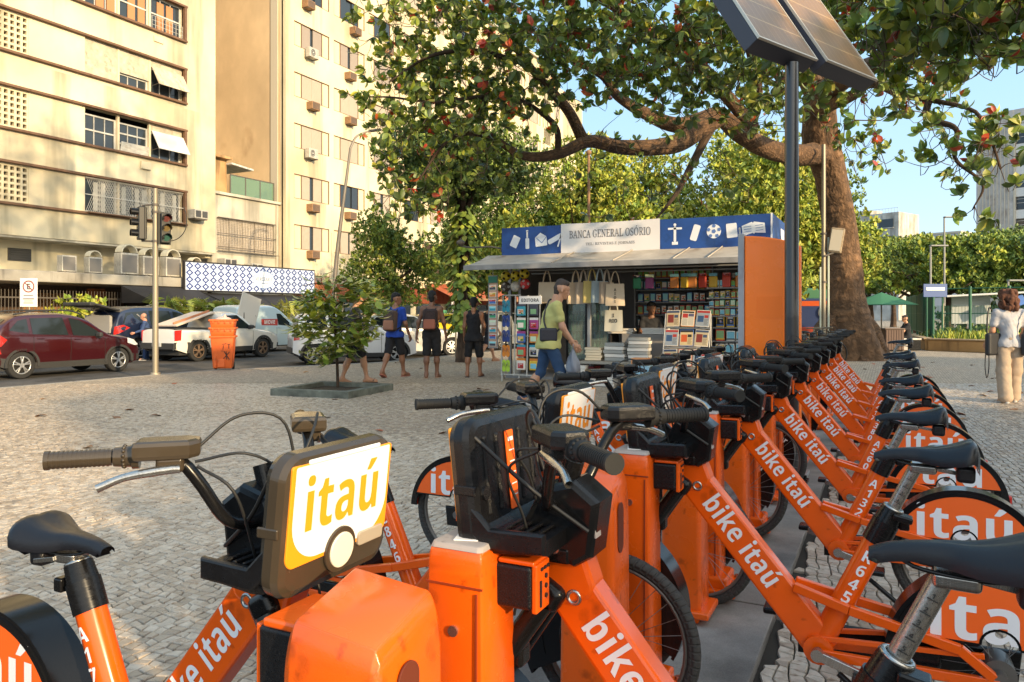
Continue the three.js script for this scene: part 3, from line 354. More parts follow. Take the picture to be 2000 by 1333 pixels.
// docks
{
  const foot = (g) => [...g];
  const taper = (w0, d0, w1, d1, h, r) => { const g = new RoundedBoxGeometry(1, 1, 1, 4, r), p = g.attributes.position; for (let i = 0; i < p.count; i++) { const t = p.getY(i) + 0.5; p.setXYZ(i, p.getX(i) * lerp(w0, w1, t), t * h, p.getZ(i) * lerp(d0, d1, t)); } g.computeVertexNormals(); return toCreasedNormals(g, 0.7); };
  function dock(label, domed) {
    const d = thing('bike_dock', label, 'bike dock'); d.userData.group = 'orange docks of the bicycle station';
    if (!domed) {
      mesh('post', boxUV(taper(0.15, 0.15, 0.125, 0.14, 0.86, 0.06)), orangeDockM, d); mesh('seam', [bx(0.004, 0.72, 0.004, 0.052, 0.42, 0.0745, -0.006), bx(0.13, 0.004, 0.003, 0, 0.79, 0.0715)], mat([0.25, 0.03, 0.002], 0.6), d);
      const g = taper(0.122, 0.136, 0.112, 0.126, 0.012, 0.1); const top = mesh('top_plate', boxUV(g.translate(0, 0.858, 0)), greyPanelM, d); mesh('notice', bx(0.05, 0.002, 0.06, 0.0, 0.8715, 0.01, 0, 0.3), whiteM, top);
      mesh('foot', boxUV(merged([rb(0.30, 0.03, 0.26, 0, 0.045, 0, 0.01), rb(0.22, 0.06, 0.2, 0, 0.08, 0, 0.015)])), orangeDockM, d); for (const [x, z] of [[-0.12, -0.1], [0.12, -0.1], [-0.12, 0.1], [0.12, 0.1]]) mesh('bolt', cy(0.011, 0.011, 0.016, x, 0.065, z, 0, 0, 0, 6), steelM, d); mesh('keyhole', cy(0.011, 0.011, 0.006, 0.0, 0.70, 0.0735, Math.PI / 2, 0, 0, 12), steelM, d);
      const r = mesh('card_reader', rb(0.085, 0.09, 0.075, 0.098, 0.782, -0.03, 0.01), plasticM, d); mesh('reader_plate', boxUV(merged([rb(0.012, 0.098, 0.064, 0.145, 0.782, -0.027, 0.004), rb(0.08, 0.01, 0.072, 0.106, 0.832, -0.028, 0.004)])), orangeDockM, r); mesh('card_slot', [bx(0.003, 0.052, 0.006, 0.1525, 0.77, -0.012), ...[0.80, 0.78, 0.76].map((y) => cy(0.005, 0.005, 0.004, 0.152, y, -0.038, 0, 0, Math.PI / 2)), ...[0, 1, 2].map((k) => bx(0.003, 0.006, 0.009, 0.1525, 0.818, -0.048 + k * 0.015))], inkM, r);
      mesh('lock_arm', rb(0.12, 0.05, 0.05, 0.02, 0.60, -0.10, 0.012), blackM, d);
    } else {
      const g = new RoundedBoxGeometry(1, 1, 1, 6, 0.12), p = g.attributes.position; // hood whose top swells and leans back
      for (let i = 0; i < p.count; i++) { const x = p.getX(i), t = p.getY(i) + 0.5, z = p.getZ(i); const top = 0.80 + 0.05 * (0.5 - z) + 0.028 * Math.cos(x * 2.6) * Math.cos(z * 2.4) - 0.02 * x; p.setXYZ(i, x * lerp(0.215, 0.20, t), t * top, z * lerp(0.22, 0.195, t)); }
      g.computeVertexNormals(); mesh('hood', boxUV(toCreasedNormals(g, 0.8)), orangeDockM, d);
      mesh('hand_hole', T(ext(roundRect(0.06, 0.15, 0.03), 0.004, 0.001, 8), 0, 0, 0, 0, Math.PI / 2, 0).translate(0.1035, 0.69, 0.02), mat([0.12, 0.02, 0.004], 0.7), d);
      mesh('foot', boxUV(rb(0.30, 0.03, 0.26, 0, 0.045, 0, 0.01)), orangeDockM, d);
      const r = mesh('card_reader', rb(0.09, 0.11, 0.13, -0.135, 0.735, 0.0, 0.01), plasticM, d); mesh('reader_lip', boxUV(rb(0.085, 0.016, 0.135, -0.125, 0.797, 0, 0.006)), orangeDockM, r); mesh('reader_plate', boxUV(rb(0.012, 0.11, 0.12, -0.183, 0.735, 0, 0.004)), orangeDockM, r);
    }
    return d;
  }
  const dR = dock('orange dock post with a grey top, holding the nearest right-hand bicycle', false), dL = dock('large smooth orange dock hood at the bottom, in front of the sunlit bicycle', true);
  for (let k = 0; k < 9; k++) { const p = [-0.772, 0.03, rowR(k) + 0.135], o = k ? copyOf(dR, p, 0, ['', 'orange grey-topped dock post beside the bicycle numbered R645', 'orange grey-topped dock post beside the bicycle numbered A132', 'orange grey-topped dock post beside the bicycle numbered A560', 'orange dock post just in front of the tall orange panel', 'orange dock post right behind the black solar pole', 'second orange dock post beyond the black solar pole', 'next to last orange dock post near the big tree', 'farthest orange dock post near the big tree'][k]) : dR; o.position.set(...p); }
  for (let k = 0; k < 5; k++) { const p = [-0.80, 0.03, rowL(k) + 0.155], o = k ? copyOf(dL, p, 0, ['', 'orange dock hood with an oval hole between the two nearest grey-topped posts', 'orange dock hood between the bicycles numbered R645 and A132', 'orange dock hood between the bicycles numbered A132 and A560', 'orange dock hood farthest back, before the tall orange panel'][k]) : dL; o.position.set(...p); if (k) o.scale.set(0.82, 1, 0.82); }
}
// ---------------------------------------------------------------- buildings along the street (faces at x = -30, street runs to -z)
const creamM = mat([0.78, 0.68, 0.49], 0.86, { map: again(streakTex, 0.11, 0.09), bumpMap: again(grainTex, 1.2), bumpScale: 0.004 });
const creamBM = mat([0.80, 0.69, 0.48], 0.86, { map: again(streakTex, 0.09, 0.07), bumpMap: again(grainTex, 1.2), bumpScale: 0.004 });
const greyWallM = mat([0.60, 0.55, 0.46], 0.88, { map: again(streakTex, 0.16, 0.12) });
const sideWallM = mat([0.84, 0.61, 0.36], 0.88, { map: again(wearTex, 0.09, 0.06), bumpMap: again(grainTex, 1), bumpScale: 0.004 });
const browntrimM = mat([0.20, 0.105, 0.055], 0.7, { map: again(wearTex, 0.8) });
const whiteFrameM = mat([0.70, 0.68, 0.62], 0.6, { map: again(wearTex, 1.3) });
const paleBlindM = mat([0.68, 0.60, 0.45], 0.75, { map: again(wearTex, 0.9), bumpMap: again(dataTex(8, 64, (u, v) => (v * 8 % 1 < 0.8 ? 1 : 0.2)), 1, 2.2), bumpScale: 0.006 });
const louvreTex = dataTex(8, 128, (u, v) => (v * 16 % 1));
const louvreM = mat([0.50, 0.43, 0.35], 0.7, { bumpMap: again(louvreTex, 1, 1.2), bumpScale: 0.035 });
const louvreGreyM = mat([0.32, 0.27, 0.23], 0.7, { bumpMap: again(louvreTex, 1, 1.2), bumpScale: 0.02 });
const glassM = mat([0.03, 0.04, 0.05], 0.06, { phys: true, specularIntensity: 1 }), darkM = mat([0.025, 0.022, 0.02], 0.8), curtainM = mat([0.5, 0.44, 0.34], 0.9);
const curtainRedM = mat([0.42, 0.2, 0.09], 0.9), ironM = mat([0.10, 0.085, 0.07], 0.6), paleIronM = mat([0.5, 0.48, 0.43], 0.6);
const acBodyM = mat([0.58, 0.55, 0.48], 0.6, { map: again(wearTex, 1.5) }), acBrownM = mat([0.36, 0.2, 0.1], 0.7, { map: again(wearTex, 1.2) }), acGrilleM = mat([0.06, 0.06, 0.06], 0.7);
const awnBlackM = mat([0.022, 0.02, 0.022], 0.75, { map: again(wearTex, 0.5) });
const uvw = (g) => boxUV(g);
function facade(name, label, lx0) { const b = thing(name, label, 'building', [-30, 0, 0], Math.PI / 2); return b; } // local x runs away along the street, local z towards it
function wallWithHoles(x0, x1, y0, y1, holes, depth, lz = 0) { const s = shapeOf([[x0, y0], [x1, y0], [x1, y1], [x0, y1], [x0, y0]]); for (const [a, b, c, d] of holes) s.holes.push(new THREE.Path([new THREE.Vector2(a, c), new THREE.Vector2(a, d), new THREE.Vector2(b, d), new THREE.Vector2(b, c), new THREE.Vector2(a, c)])); const g = new THREE.ExtrudeGeometry(s, { depth, bevelEnabled: false }); return uvw(g.translate(0, 0, lz - depth)); }
function frameBars(x0, x1, y0, y1, nx, ny, t, d, z) { const g = []; for (let i = 0; i <= nx; i++) { const x = lerp(x0 + t / 2, x1 - t / 2, i / nx); g.push(bx(t, y1 - y0, d, x, (y0 + y1) / 2, z)); } for (let j = 0; j <= ny; j++) { const y = lerp(y0 + t / 2, y1 - t / 2, j / ny); g.push(bx(x1 - x0 - 0.004, t - 0.003, d * 0.9, (x0 + x1) / 2, y, z)); } return g; }
function sash(parent, x0, x1, y0, y1, nx, ny, z, curt, frM = whiteFrameM) {
  const w = part('window', parent); mesh('frame', frameBars(x0, x1, y0, y1, 1, ny > 1 ? 2 : 1, 0.07, 0.07, z), frM, w); mesh('glazing_bars', frameBars(x0, x1, y0, y1, nx, ny, 0.03, 0.045, z), frM, w);
  mesh('pane', bx(x1 - x0 - 0.05, y1 - y0 - 0.05, 0.012, (x0 + x1) / 2, (y0 + y1) / 2, z - 0.02), glassM, w); if (curt) { const g = []; for (let k = 0; k < 9; k++) g.push(bx((x1 - x0) / 11, y1 - y0 - 0.2, 0.04, lerp(x0 + 0.1, x1 - 0.1, k / 8) + (k % 3) * 0.03, (y0 + y1) / 2, z - 0.005 - (k % 2) * 0.008)); }
  return w;
}
{ // ---- building A, the nearest on the left
  const b = facade('apartment_building', 'cream apartment building with brown ledges and tilted-out window blinds at the left');
  const sills = [5.59, 8.43, 11.37, 14.31, 17.2], tops = [7.08, 9.98, 12.9, 15.86, 18.7], X0 = 20.36, X1 = 25.25;
  const holes = sills.map((s, i) => [X0, X1, s, tops[i]]), cob = sills.map((s, i) => [15.2, 18.05, s + 0.04, tops[i] - 0.04]);
  mesh('wall', merged([wallWithHoles(6, 27.2, 4.35, 26, [...holes, ...cob], 0.34), uvw(bx(0.3, 22, 12, 27.048, 15.1, -6.36)), uvw(bx(21.2, 0.25, 13, 16.6, 26.1, -6.4))]), creamM, b);
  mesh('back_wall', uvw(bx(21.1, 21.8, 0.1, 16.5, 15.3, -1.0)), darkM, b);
  for (let i = 0; i < 5; i++) {
    const s = sills[i], t = tops[i];
    mesh('ledge', uvw(rb(19.4, 0.10, 0.22, 15.72, s - 0.05, 0.05, 0.015)), browntrimM, b); mesh('ledge', uvw(rb(19.4, 0.10, 0.22, 15.72, t + 0.05, 0.05, 0.015)), browntrimM, b); mesh('jamb', uvw(rb(0.12, t - s - 0.004, 0.24, X1 + 0.06, (s + t) / 2, 0.04, 0.015)), browntrimM, b);
    for (const x of [21.93, 23.5]) mesh('mullion', bx(0.10, t - s - 0.002, 0.12, x, (s + t) / 2, -0.1), mat([0.62, 0.52, 0.36], 0.8), b);
    const g = []; const nx = 12, ny = 6; for (let k = 0; k <= nx; k++) g.push(bx(0.09, t - s - 0.09, 0.16, lerp(15.22, 18.03, k / nx), (s + t) / 2, -0.1)); for (let k = 0; k <= ny; k++) g.push(bx(2.83, 0.09, 0.15, 16.62, lerp(s + 0.06, t - 0.06, k / ny), -0.1));
    mesh('screen_blocks', uvw(merged(g)), creamM, b);
    const bay = [[20.38, 21.88], [21.98, 23.45], [23.55, 25.23]];
    const blindAt = (k, y0, y1, z = -0.08) => mesh('roller_blind', uvw(bx(bay[k][1] - bay[k][0], y1 - y0, 0.035, (bay[k][0] + bay[k][1]) / 2, (y0 + y1) / 2, z)), paleBlindM, b);
    const tilted = (k, m) => { const [a, c] = bay[k], h = 0.98, ang = 0.52; const g2 = bx(c - a + 0.02, h, 0.03, 0, -h / 2, 0).rotateX(-ang).translate((a + c) / 2, t - 0.32, 0.03); mesh('tilted_blind', uvw(g2), m, b); mesh('blind_arm', [rod([a + 0.05, s + 0.35, -0.05], [a + 0.05, t - 0.32 - h * Math.cos(ang) + 0.05, h * Math.sin(ang)], 0.012), rod([c - 0.05, s + 0.35, -0.05], [c - 0.05, t - 0.32 - h * Math.cos(ang) + 0.05, h * Math.sin(ang)], 0.012)], ironM, b); blindAt(k, t - 0.33, t); sash(b, a, c, s, t - 0.34, 3, 1, -0.2); };
    if (i === 0) { for (let k = 0; k < 3; k++) sash(b, ...bay[k], s, t, 2, 1, -0.2); const gr = []; for (let k = -16; k <= 66; k++) { const x = X0 + k * 0.082; for (const d of [1, -1]) { let xa = x, xb = x + d * 0.62; let ya = s, yb = t; if (xb < X0) { const f = (X0 - xa) / (xb - xa); if (f < 0) continue; } if (xa < X0 || xa > X1 || xb < X0 || xb > X1) continue; gr.push(rod([xa, ya, 0.03 + d * 0.006], [xb, yb, 0.03 + d * 0.006], 0.009, 0.009, 4)); } } for (const y of [s + 0.04, (s + t) / 2, t - 0.04]) gr.push(bx(X1 - X0, 0.03, 0.03, (X0 + X1) / 2, y, 0.028)); mesh('window_grille', gr, paleIronM, b); mesh('flower_rail', [bx(4.9, 0.05, 0.25, (X0 + X1) / 2, s - 0.02, 0.2)], browntrimM, b); const cu = []; for (let k = 0; k < 14; k++) cu.push(bx(0.2, 1.2, 0.03, 20.6 + k * 0.33, s + 0.72, -0.13 - (k % 2) * 0.02)); cu.filter((_, k) => k % 3).forEach((g2) => mesh('curtain', g2, whiteFrameM, b)); }
    else if (i === 1) { sash(b, ...bay[0], s, t - 0.22, 3, 2, -0.2); sash(b, ...bay[1], s + 0.35, t - 0.25, 3, 2, -0.2); mesh('white_board', bx(1.4, 0.42, 0.03, 22.72, s + 0.23, -0.02, 0.25), whiteFrameM, b); tilted(2, mat([0.6, 0.58, 0.54], 0.7)); }
    else if (i === 2) { blindAt(0, s, t); blindAt(1, s + 0.52, t); sash(b, ...bay[1], s, s + 0.52, 3, 1, -0.2); tilted(2, paleBlindM); }
    else { for (let k = 0; k < 3; k++) { sash(b, ...bay[k], s, t, 3, 2, -0.16); } const cu = []; for (let k = 0; k < 10; k++) cu.push(bx(0.36, 1.25, 0.03, 20.62 + k * 0.5, s + 0.75, -0.145 - (k % 2) * 0.004)); cu.filter((_, k) => k % 3).forEach((g2) => mesh('curtain', g2, curtainRedM, b)); mesh('window_grille', frameBars(23.55, 25.23, s, s + 0.62, 9, 3, 0.014, 0.014, 0.02), paleIronM, b); }
  }
  mesh('vent_cover', [rb(0.5, 0.34, 0.12, 23.2, 8.0, 0.06, 0.02)], creamM, b); mesh('vent_cover', rb(0.5, 0.26, 0.06, 23.9, 13.9, 0.03, 0.02), creamM, b);
  // recess and canopy slab over the shops
  mesh('recess_wall', uvw(bx(21.2, 1.7, 0.2, 16.6, 3.6, -1.3)), creamM, b); mesh('soffit', uvw(bx(21.1, 0.08, 1.25, 16.6, 4.30, -0.66)), greyWallM, b);
  mesh('vent_grille', [bx(0.9, 0.5, 0.06, 18.4, 3.7, -1.18), ...[0, 1, 2, 3, 4].map((k) => bx(0.8, 0.04, 0.05, 18.4, 3.53 + k * 0.09, -1.13))], acGrilleM, b);
  mesh('canopy_slab', uvw(rb(21.2, 0.42, 2.9, 16.6, 2.74, 0.05, 0.03)), mat([0.40, 0.37, 0.33], 0.9, { map: again(streakTex, 0.3, 0.4), bumpMap: again(concreteTex, 0.6), bumpScale: 0.01 }), b);
  mesh('shop_front', uvw(bx(21.2, 2.6, 0.15, 16.6, 1.3, -1.6)), mat([0.10, 0.06, 0.035], 0.8, { map: again(wearTex, 0.4) }), b);
  for (const [x, w, c] of [[13.2, 1.5, [0.05, 0.04, 0.035]], [16.5, 1.9, [0.06, 0.04, 0.03]], [19.6, 1.8, [0.28, 0.15, 0.06]], [24.5, 2.4, [0.04, 0.03, 0.03]]]) mesh('shop_window', bx(w, 1.9, 0.06, x, 1.25, -1.5), mat(c, 0.12), b);
  mesh('brick_pillar', uvw(bx(0.5, 2.4, 0.5, 21.2, 1.2, -0.5)), mat([0.42, 0.15, 0.05], 0.85, { map: again(wearTex, 1) }), b); mesh('brick_pillar', uvw(bx(0.4, 2.4, 0.4, 15.0, 1.2, -0.9)), mat([0.3, 0.14, 0.06], 0.85), b);
  const rail = []; for (let k = 0; k < 62; k++) rail.push(cy(0.014, 0.014, 2.0, 13.4 + k * 0.13, 1.25, 0.9, 0, 0, 0, 5)); for (const y of [0.35, 1.35, 1.95]) rail.push(bx(8.1, 0.05, 0.04, 17.4, y, 0.9));
  mesh('shop_railing', rail, ironM, b);
}
{ // ---- low annex between the two tall houses
  const b = facade('annex_building', 'low old annex with a shuttered window band and a glazed roof terrace');
  mesh('wall', wallWithHoles(27.2, 31.9, 0, 7.35, [[27.5, 31.5, 4.55, 6.2]], 0.3, -0.25), greyWallM, b); mesh('wall', uvw(bx(4.7, 0.2, 6, 29.55, 7.25, -3.4)), greyWallM, b);
  const sh = []; for (let k = 0; k < 9; k++) sh.push(bx(0.42, 1.6, 0.04, 27.74 + k * 0.44, 5.37, -0.36 - (k % 2) * 0.03)); mesh('window_band', sh, louvreM, b); mesh('window_back', bx(4.1, 1.7, 0.05, 29.5, 5.37, -0.5), darkM, b);
  const gr = []; for (let k = 0; k < 44; k++) gr.push(rod([27.5 + k * 0.091, 4.5, -0.13], [27.5 + k * 0.091 + (k % 2 ? 0.09 : -0.09), 6.2, -0.13], 0.008, 0.008, 4)); for (const y of [4.5, 4.72, 5.4, 6.2]) gr.push(bx(4.05, 0.035, 0.03, 29.5, y, -0.13)); for (let k = 0; k < 44; k++) gr.push(bx(0.012, 0.02, 0.35, 27.5 + k * 0.091, 4.48, 0.04)); mesh('window_grille', gr, ironM, b);
  mesh('parapet', uvw(rb(4.7, 0.14, 0.4, 29.55, 7.42, -0.3, 0.02)), greyWallM, b);
  for (let k = 0; k < 3; k++) mesh('balcony_pane', bx(1.0, 0.95, 0.014, 28.95 + k * 1.03, 7.99, -0.3), mat([0.42, 0.6, 0.45], 0.05, { transmission: 0.8, thickness: 0, phys: true }), b);
  mesh('balcony_rail', [bx(3.1, 0.05, 0.05, 29.98, 8.49, -0.3), ...[28.43, 29.46, 30.49, 31.5].map((x) => bx(0.05, 1.0, 0.05, x, 7.98, -0.3))], ironM, b);
  mesh('terrace_room', uvw(merged([bx(1.2, 1.75, 0.15, 27.8, 8.36, -0.6), bx(0.2, 1.75, 2.4, 28.32, 8.36, -1.8), bx(1.3, 0.12, 2.6, 27.85, 9.3, -1.5)])), mat([0.5, 0.3, 0.14], 0.85, { map: again(streakTex, 0.4) }), b);
  mesh('terrace_roof', uvw(merged([rb(1.5, 0.1, 2.2, 29.1, 8.98, -1.2, 0.02, 0.0, 0, -0.07)])), whiteFrameM, b);
  mesh('drain_pipe', tube([[31.62, 7.3, -0.18], [31.62, 5, -0.18], [31.62, 3.7, -0.18]], 0.04, 8, 6), greyWallM, b);
}
{ // ---- building B, tall with rows of shuttered windows
  const b = facade('apartment_building', 'tall pale yellow apartment block with rows of shuttered windows and a blank orange side wall'), X0 = 31.9, X1 = 69, Hh = 25.6;
  const rows = [3.55, 6.39, 9.25, 12.13, 15.02, 17.9, 20.78, 23.66], cols = []; for (let i = 0; i < 11; i++) cols.push(32.78 + 3.42 * i);
  const holes = []; for (const r of rows) for (const c of cols) holes.push([c, c + 3.0, r - 1.40, r]);
  mesh('wall', merged([wallWithHoles(X0, X1, 0, Hh, holes, 0.2), uvw(bx(37.1, 0.3, 12, 50.45, Hh - 0.1, -6.3)), uvw(rb(0.34, Hh, 0.34, X0 + 0.17, Hh / 2, 0.05, 0.02)), uvw(bx(0.2, Hh, 12, X1 - 0.1, Hh / 2, -6.3))]), creamBM, b);
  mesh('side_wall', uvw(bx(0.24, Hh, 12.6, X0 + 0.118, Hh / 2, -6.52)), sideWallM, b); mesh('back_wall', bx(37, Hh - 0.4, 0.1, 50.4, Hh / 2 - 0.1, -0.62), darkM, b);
  mesh('side_pilaster', uvw(bx(0.05, Hh, 0.5, X0 - 0.035, Hh / 2, -0.6)), mat([0.5, 0.44, 0.34], 0.85), b);
  const variant = (k) => { const w = new THREE.Group(); w.name = 'window'; const gap = [0, 0.24, 0.30, 0.55, 0, 0.16][k], sl = k === 1 || k === 4 ? louvreGreyM : louvreM, cw = 1.74, a = 0.63;
    for (const fx of [0.31, 2.69]) mesh('fixed_panel', bx(0.60, 1.37, 0.05, fx, 0.70, -0.09), creamBM, w);
    mesh('frame', [bx(0.04, 1.38, 0.1, 0.625, 0.70, -0.07), bx(0.04, 1.38, 0.1, 2.375, 0.70, -0.07), bx(3.0, 0.035, 0.11, 1.5, 0.018, -0.06), bx(3.0, 0.035, 0.11, 1.5, 1.383, -0.06), bx(0.03, 1.38, 0.09, 0.016, 0.7, -0.06), bx(0.03, 1.38, 0.09, 2.984, 0.7, -0.06)], browntrimM, w);
    const lw = (cw - gap) / 2; mesh('shutter', bx(lw, 1.32, 0.04, a + lw / 2, 0.70, -0.085), k === 3 ? glassM : sl, w); mesh('shutter', bx(lw, 1.32, 0.04, a + cw - lw / 2, 0.70, -0.075), k === 3 ? glassM : sl, w); mesh('pane', bx(cw, 1.32, 0.02, a + cw / 2, 0.70, -0.14), glassM, w); return w; };
  const vs = [0, 1, 2, 3, 4, 5].map(variant), rr = rng(42), plan = { '5,0': 1, '5,1': 1, '5,2': 4, '6,1': 3, '6,2': 3, '4,0': 0, '4,1': 0, '3,0': 0, '3,1': 0, '2,0': 2, '2,1': 3, '2,2': 2, '1,0': 2, '1,1': 5 };
  rows.forEach((r, j) => cols.forEach((c, i) => { const k = plan[j + ',' + i] ?? [0, 0, 2, 1, 5, 3][Math.floor(rr() * 6)], w = vs[k].clone(); w.position.set(c, r - 1.40, 0); b.add(w); }));
  for (const x of [36.0, 39.43]) mesh('conduit', cy(0.025, 0.025, 6, x, 3.2, 0.03, 0, 0, 0, 5), greyWallM, b);
  // grille over the lowest left window, brown folding awning, red brick shop strip
  const gr = []; for (let k = 0; k < 26; k++) gr.push(rod([32.7 + k * 0.13, 2.0, 0.06], [32.7 + k * 0.13 + (k % 2 ? 0.1 : -0.1), 3.7, 0.06], 0.012, 0.012, 4)); mesh('window_grille', gr, acBrownM, b);
  mesh('roof_coping', uvw(rb(37.2, 0.25, 0.5, 50.45, Hh + 0.12, 0, 0.03)), greyWallM, b);
}
{ // ---- building C beyond B
  const b = facade('apartment_building', 'more distant yellow apartment house with a brown corner, seen through the tree branches'), holes = []; for (let j = 0; j < 7; j++) for (let i = 0; i < 2; i++) holes.push([71.3 + i * 4.2, 73.5 + i * 4.2, 4.2 + j * 2.9, 5.6 + j * 2.9]);
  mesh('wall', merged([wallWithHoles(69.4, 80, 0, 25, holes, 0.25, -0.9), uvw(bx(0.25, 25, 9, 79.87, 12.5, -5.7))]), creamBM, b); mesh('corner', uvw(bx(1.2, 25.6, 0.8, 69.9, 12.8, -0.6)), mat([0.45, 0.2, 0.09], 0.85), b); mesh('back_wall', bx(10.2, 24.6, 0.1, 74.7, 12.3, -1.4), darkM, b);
  for (const [x0, x1, y0, y1] of holes) mesh('window', bx(x1 - x0 - 0.1, y1 - y0 - 0.1, 0.04, (x0 + x1) / 2, (y0 + y1) / 2, -1.0), (Math.floor(x0 + y0 * 3) % 3) ? louvreM : glassM, b);
}
{ // ---- tower and offices across the square
  const P = at(1908, 612, 118), t = thing('office_tower', 'grey ribbed office tower with window strips at the right edge', 'building', [P.x, 0, P.z], -0.42), W2 = 22, h = 32;
  mesh('wall', uvw(merged([bx(W2, h, 14, W2 / 2, h / 2, -7.4), bx(W2 + 0.4, 2.2, 14.6, W2 / 2, h - 1.1, -7.2), bx(5, h, 0.5, 2.5, h / 2, -0.1)])), mat([0.66, 0.64, 0.61], 0.85, { map: again(wearTex, 0.1) }), t);
  for (let k = 0; k < 9; k++) mesh('fin', bx(0.22, h - 3, 0.5, 5.2 + k * 2.08, h / 2, 0.1), greyWallM, t); for (let j = 0; j < 9; j++) { mesh('spandrel', bx(W2 - 5.2, 1.3, 0.14, 13.6, 3.0 + j * 3.3, -0.1), mat([0.6, 0.6, 0.58], 0.6), t); for (let i = 0; i < 8; i++) { const g = mesh('window', [bx(1.75, 1.8, 0.1, 6.25 + i * 2.08, 4.7 + j * 3.3, -0.3)], glassM, t); mesh('glazing_bars', [bx(1.75, 0.06, 0.06, 6.25 + i * 2.08, 4.7 + j * 3.3, -0.22), bx(1.75, 0.06, 0.06, 6.25 + i * 2.08, 5.3 + j * 3.3, -0.22)], whiteFrameM, g); } }
  for (let k = 0; k < 9; k++) mesh('pipe', cy(0.07, 0.07, h - 3, 0.4 + k * 0.5, h / 2 - 1, 0.3, 0, 0, 0, 5), greyWallM, t);
  const Q = at(1655, 612, 150), o = thing('office_building', 'low white and grey building with a rounded corner behind the right-hand trees', 'building', [Q.x, 0, Q.z], -0.46), hh = 21.4;
  mesh('wall', uvw(merged([bx(7, hh - 1, 8, 6.6, (hh - 1) / 2, -4), cy(2.6, 2.6, hh - 0.2, 2.8, (hh - 0.2) / 2, -2.6, 0, 0, 0, 20), bx(3, hh - 1.6, 6, 1.6, (hh - 1.6) / 2, -4)])), mat([0.62, 0.58, 0.54], 0.85, { map: again(streakTex, 0.2) }), o);
  for (const [x, y, w, h2] of [[5.0, 18.4, 1.9, 1.6], [7.7, 18.4, 2.8, 1.6], [5.0, 15.2, 1.9, 1.5], [7.7, 15.2, 2.8, 1.5], [5, 12, 1.9, 1.5], [7.7, 12, 2.8, 1.5], [2.4, 18.9, 0.9, 0.5], [1.0, 18.9, 0.5, 0.5]]) { const g = mesh('window', bx(w, h2, 0.2, x, y, 0.05), glassM, o); mesh('window_sill', bx(w + 0.2, 0.12, 0.3, x, y - h2 / 2 - 0.08, 0.08), whiteFrameM, g); } mesh('roof_rail', [bx(9, 0.05, 0.05, 5.5, hh - 0.2, 0), ...Array.from({ length: 16 }, (_, k) => bx(0.04, 0.8, 0.04, 1.2 + k * 0.58, hh - 0.6, 0))], greyWallM, o);
  const R = at(1775, 612, 165), q = thing('distant_building', 'low bluish roof showing over the trees left of the grey tower', 'building', [R.x, 0, R.z], -0.46); mesh('wall', uvw(bx(11, 18, 8, 5, 9, -4)), mat([0.5, 0.52, 0.55], 0.85), q); mesh('roof', bx(11.4, 0.4, 8.4, 5, 18.2, -4), greyWallM, q); for (let k = 0; k < 4; k++) mesh('window', bx(1.6, 1.2, 0.1, 1.4 + k * 2.5, 16.2, 0.05), glassM, q);
}
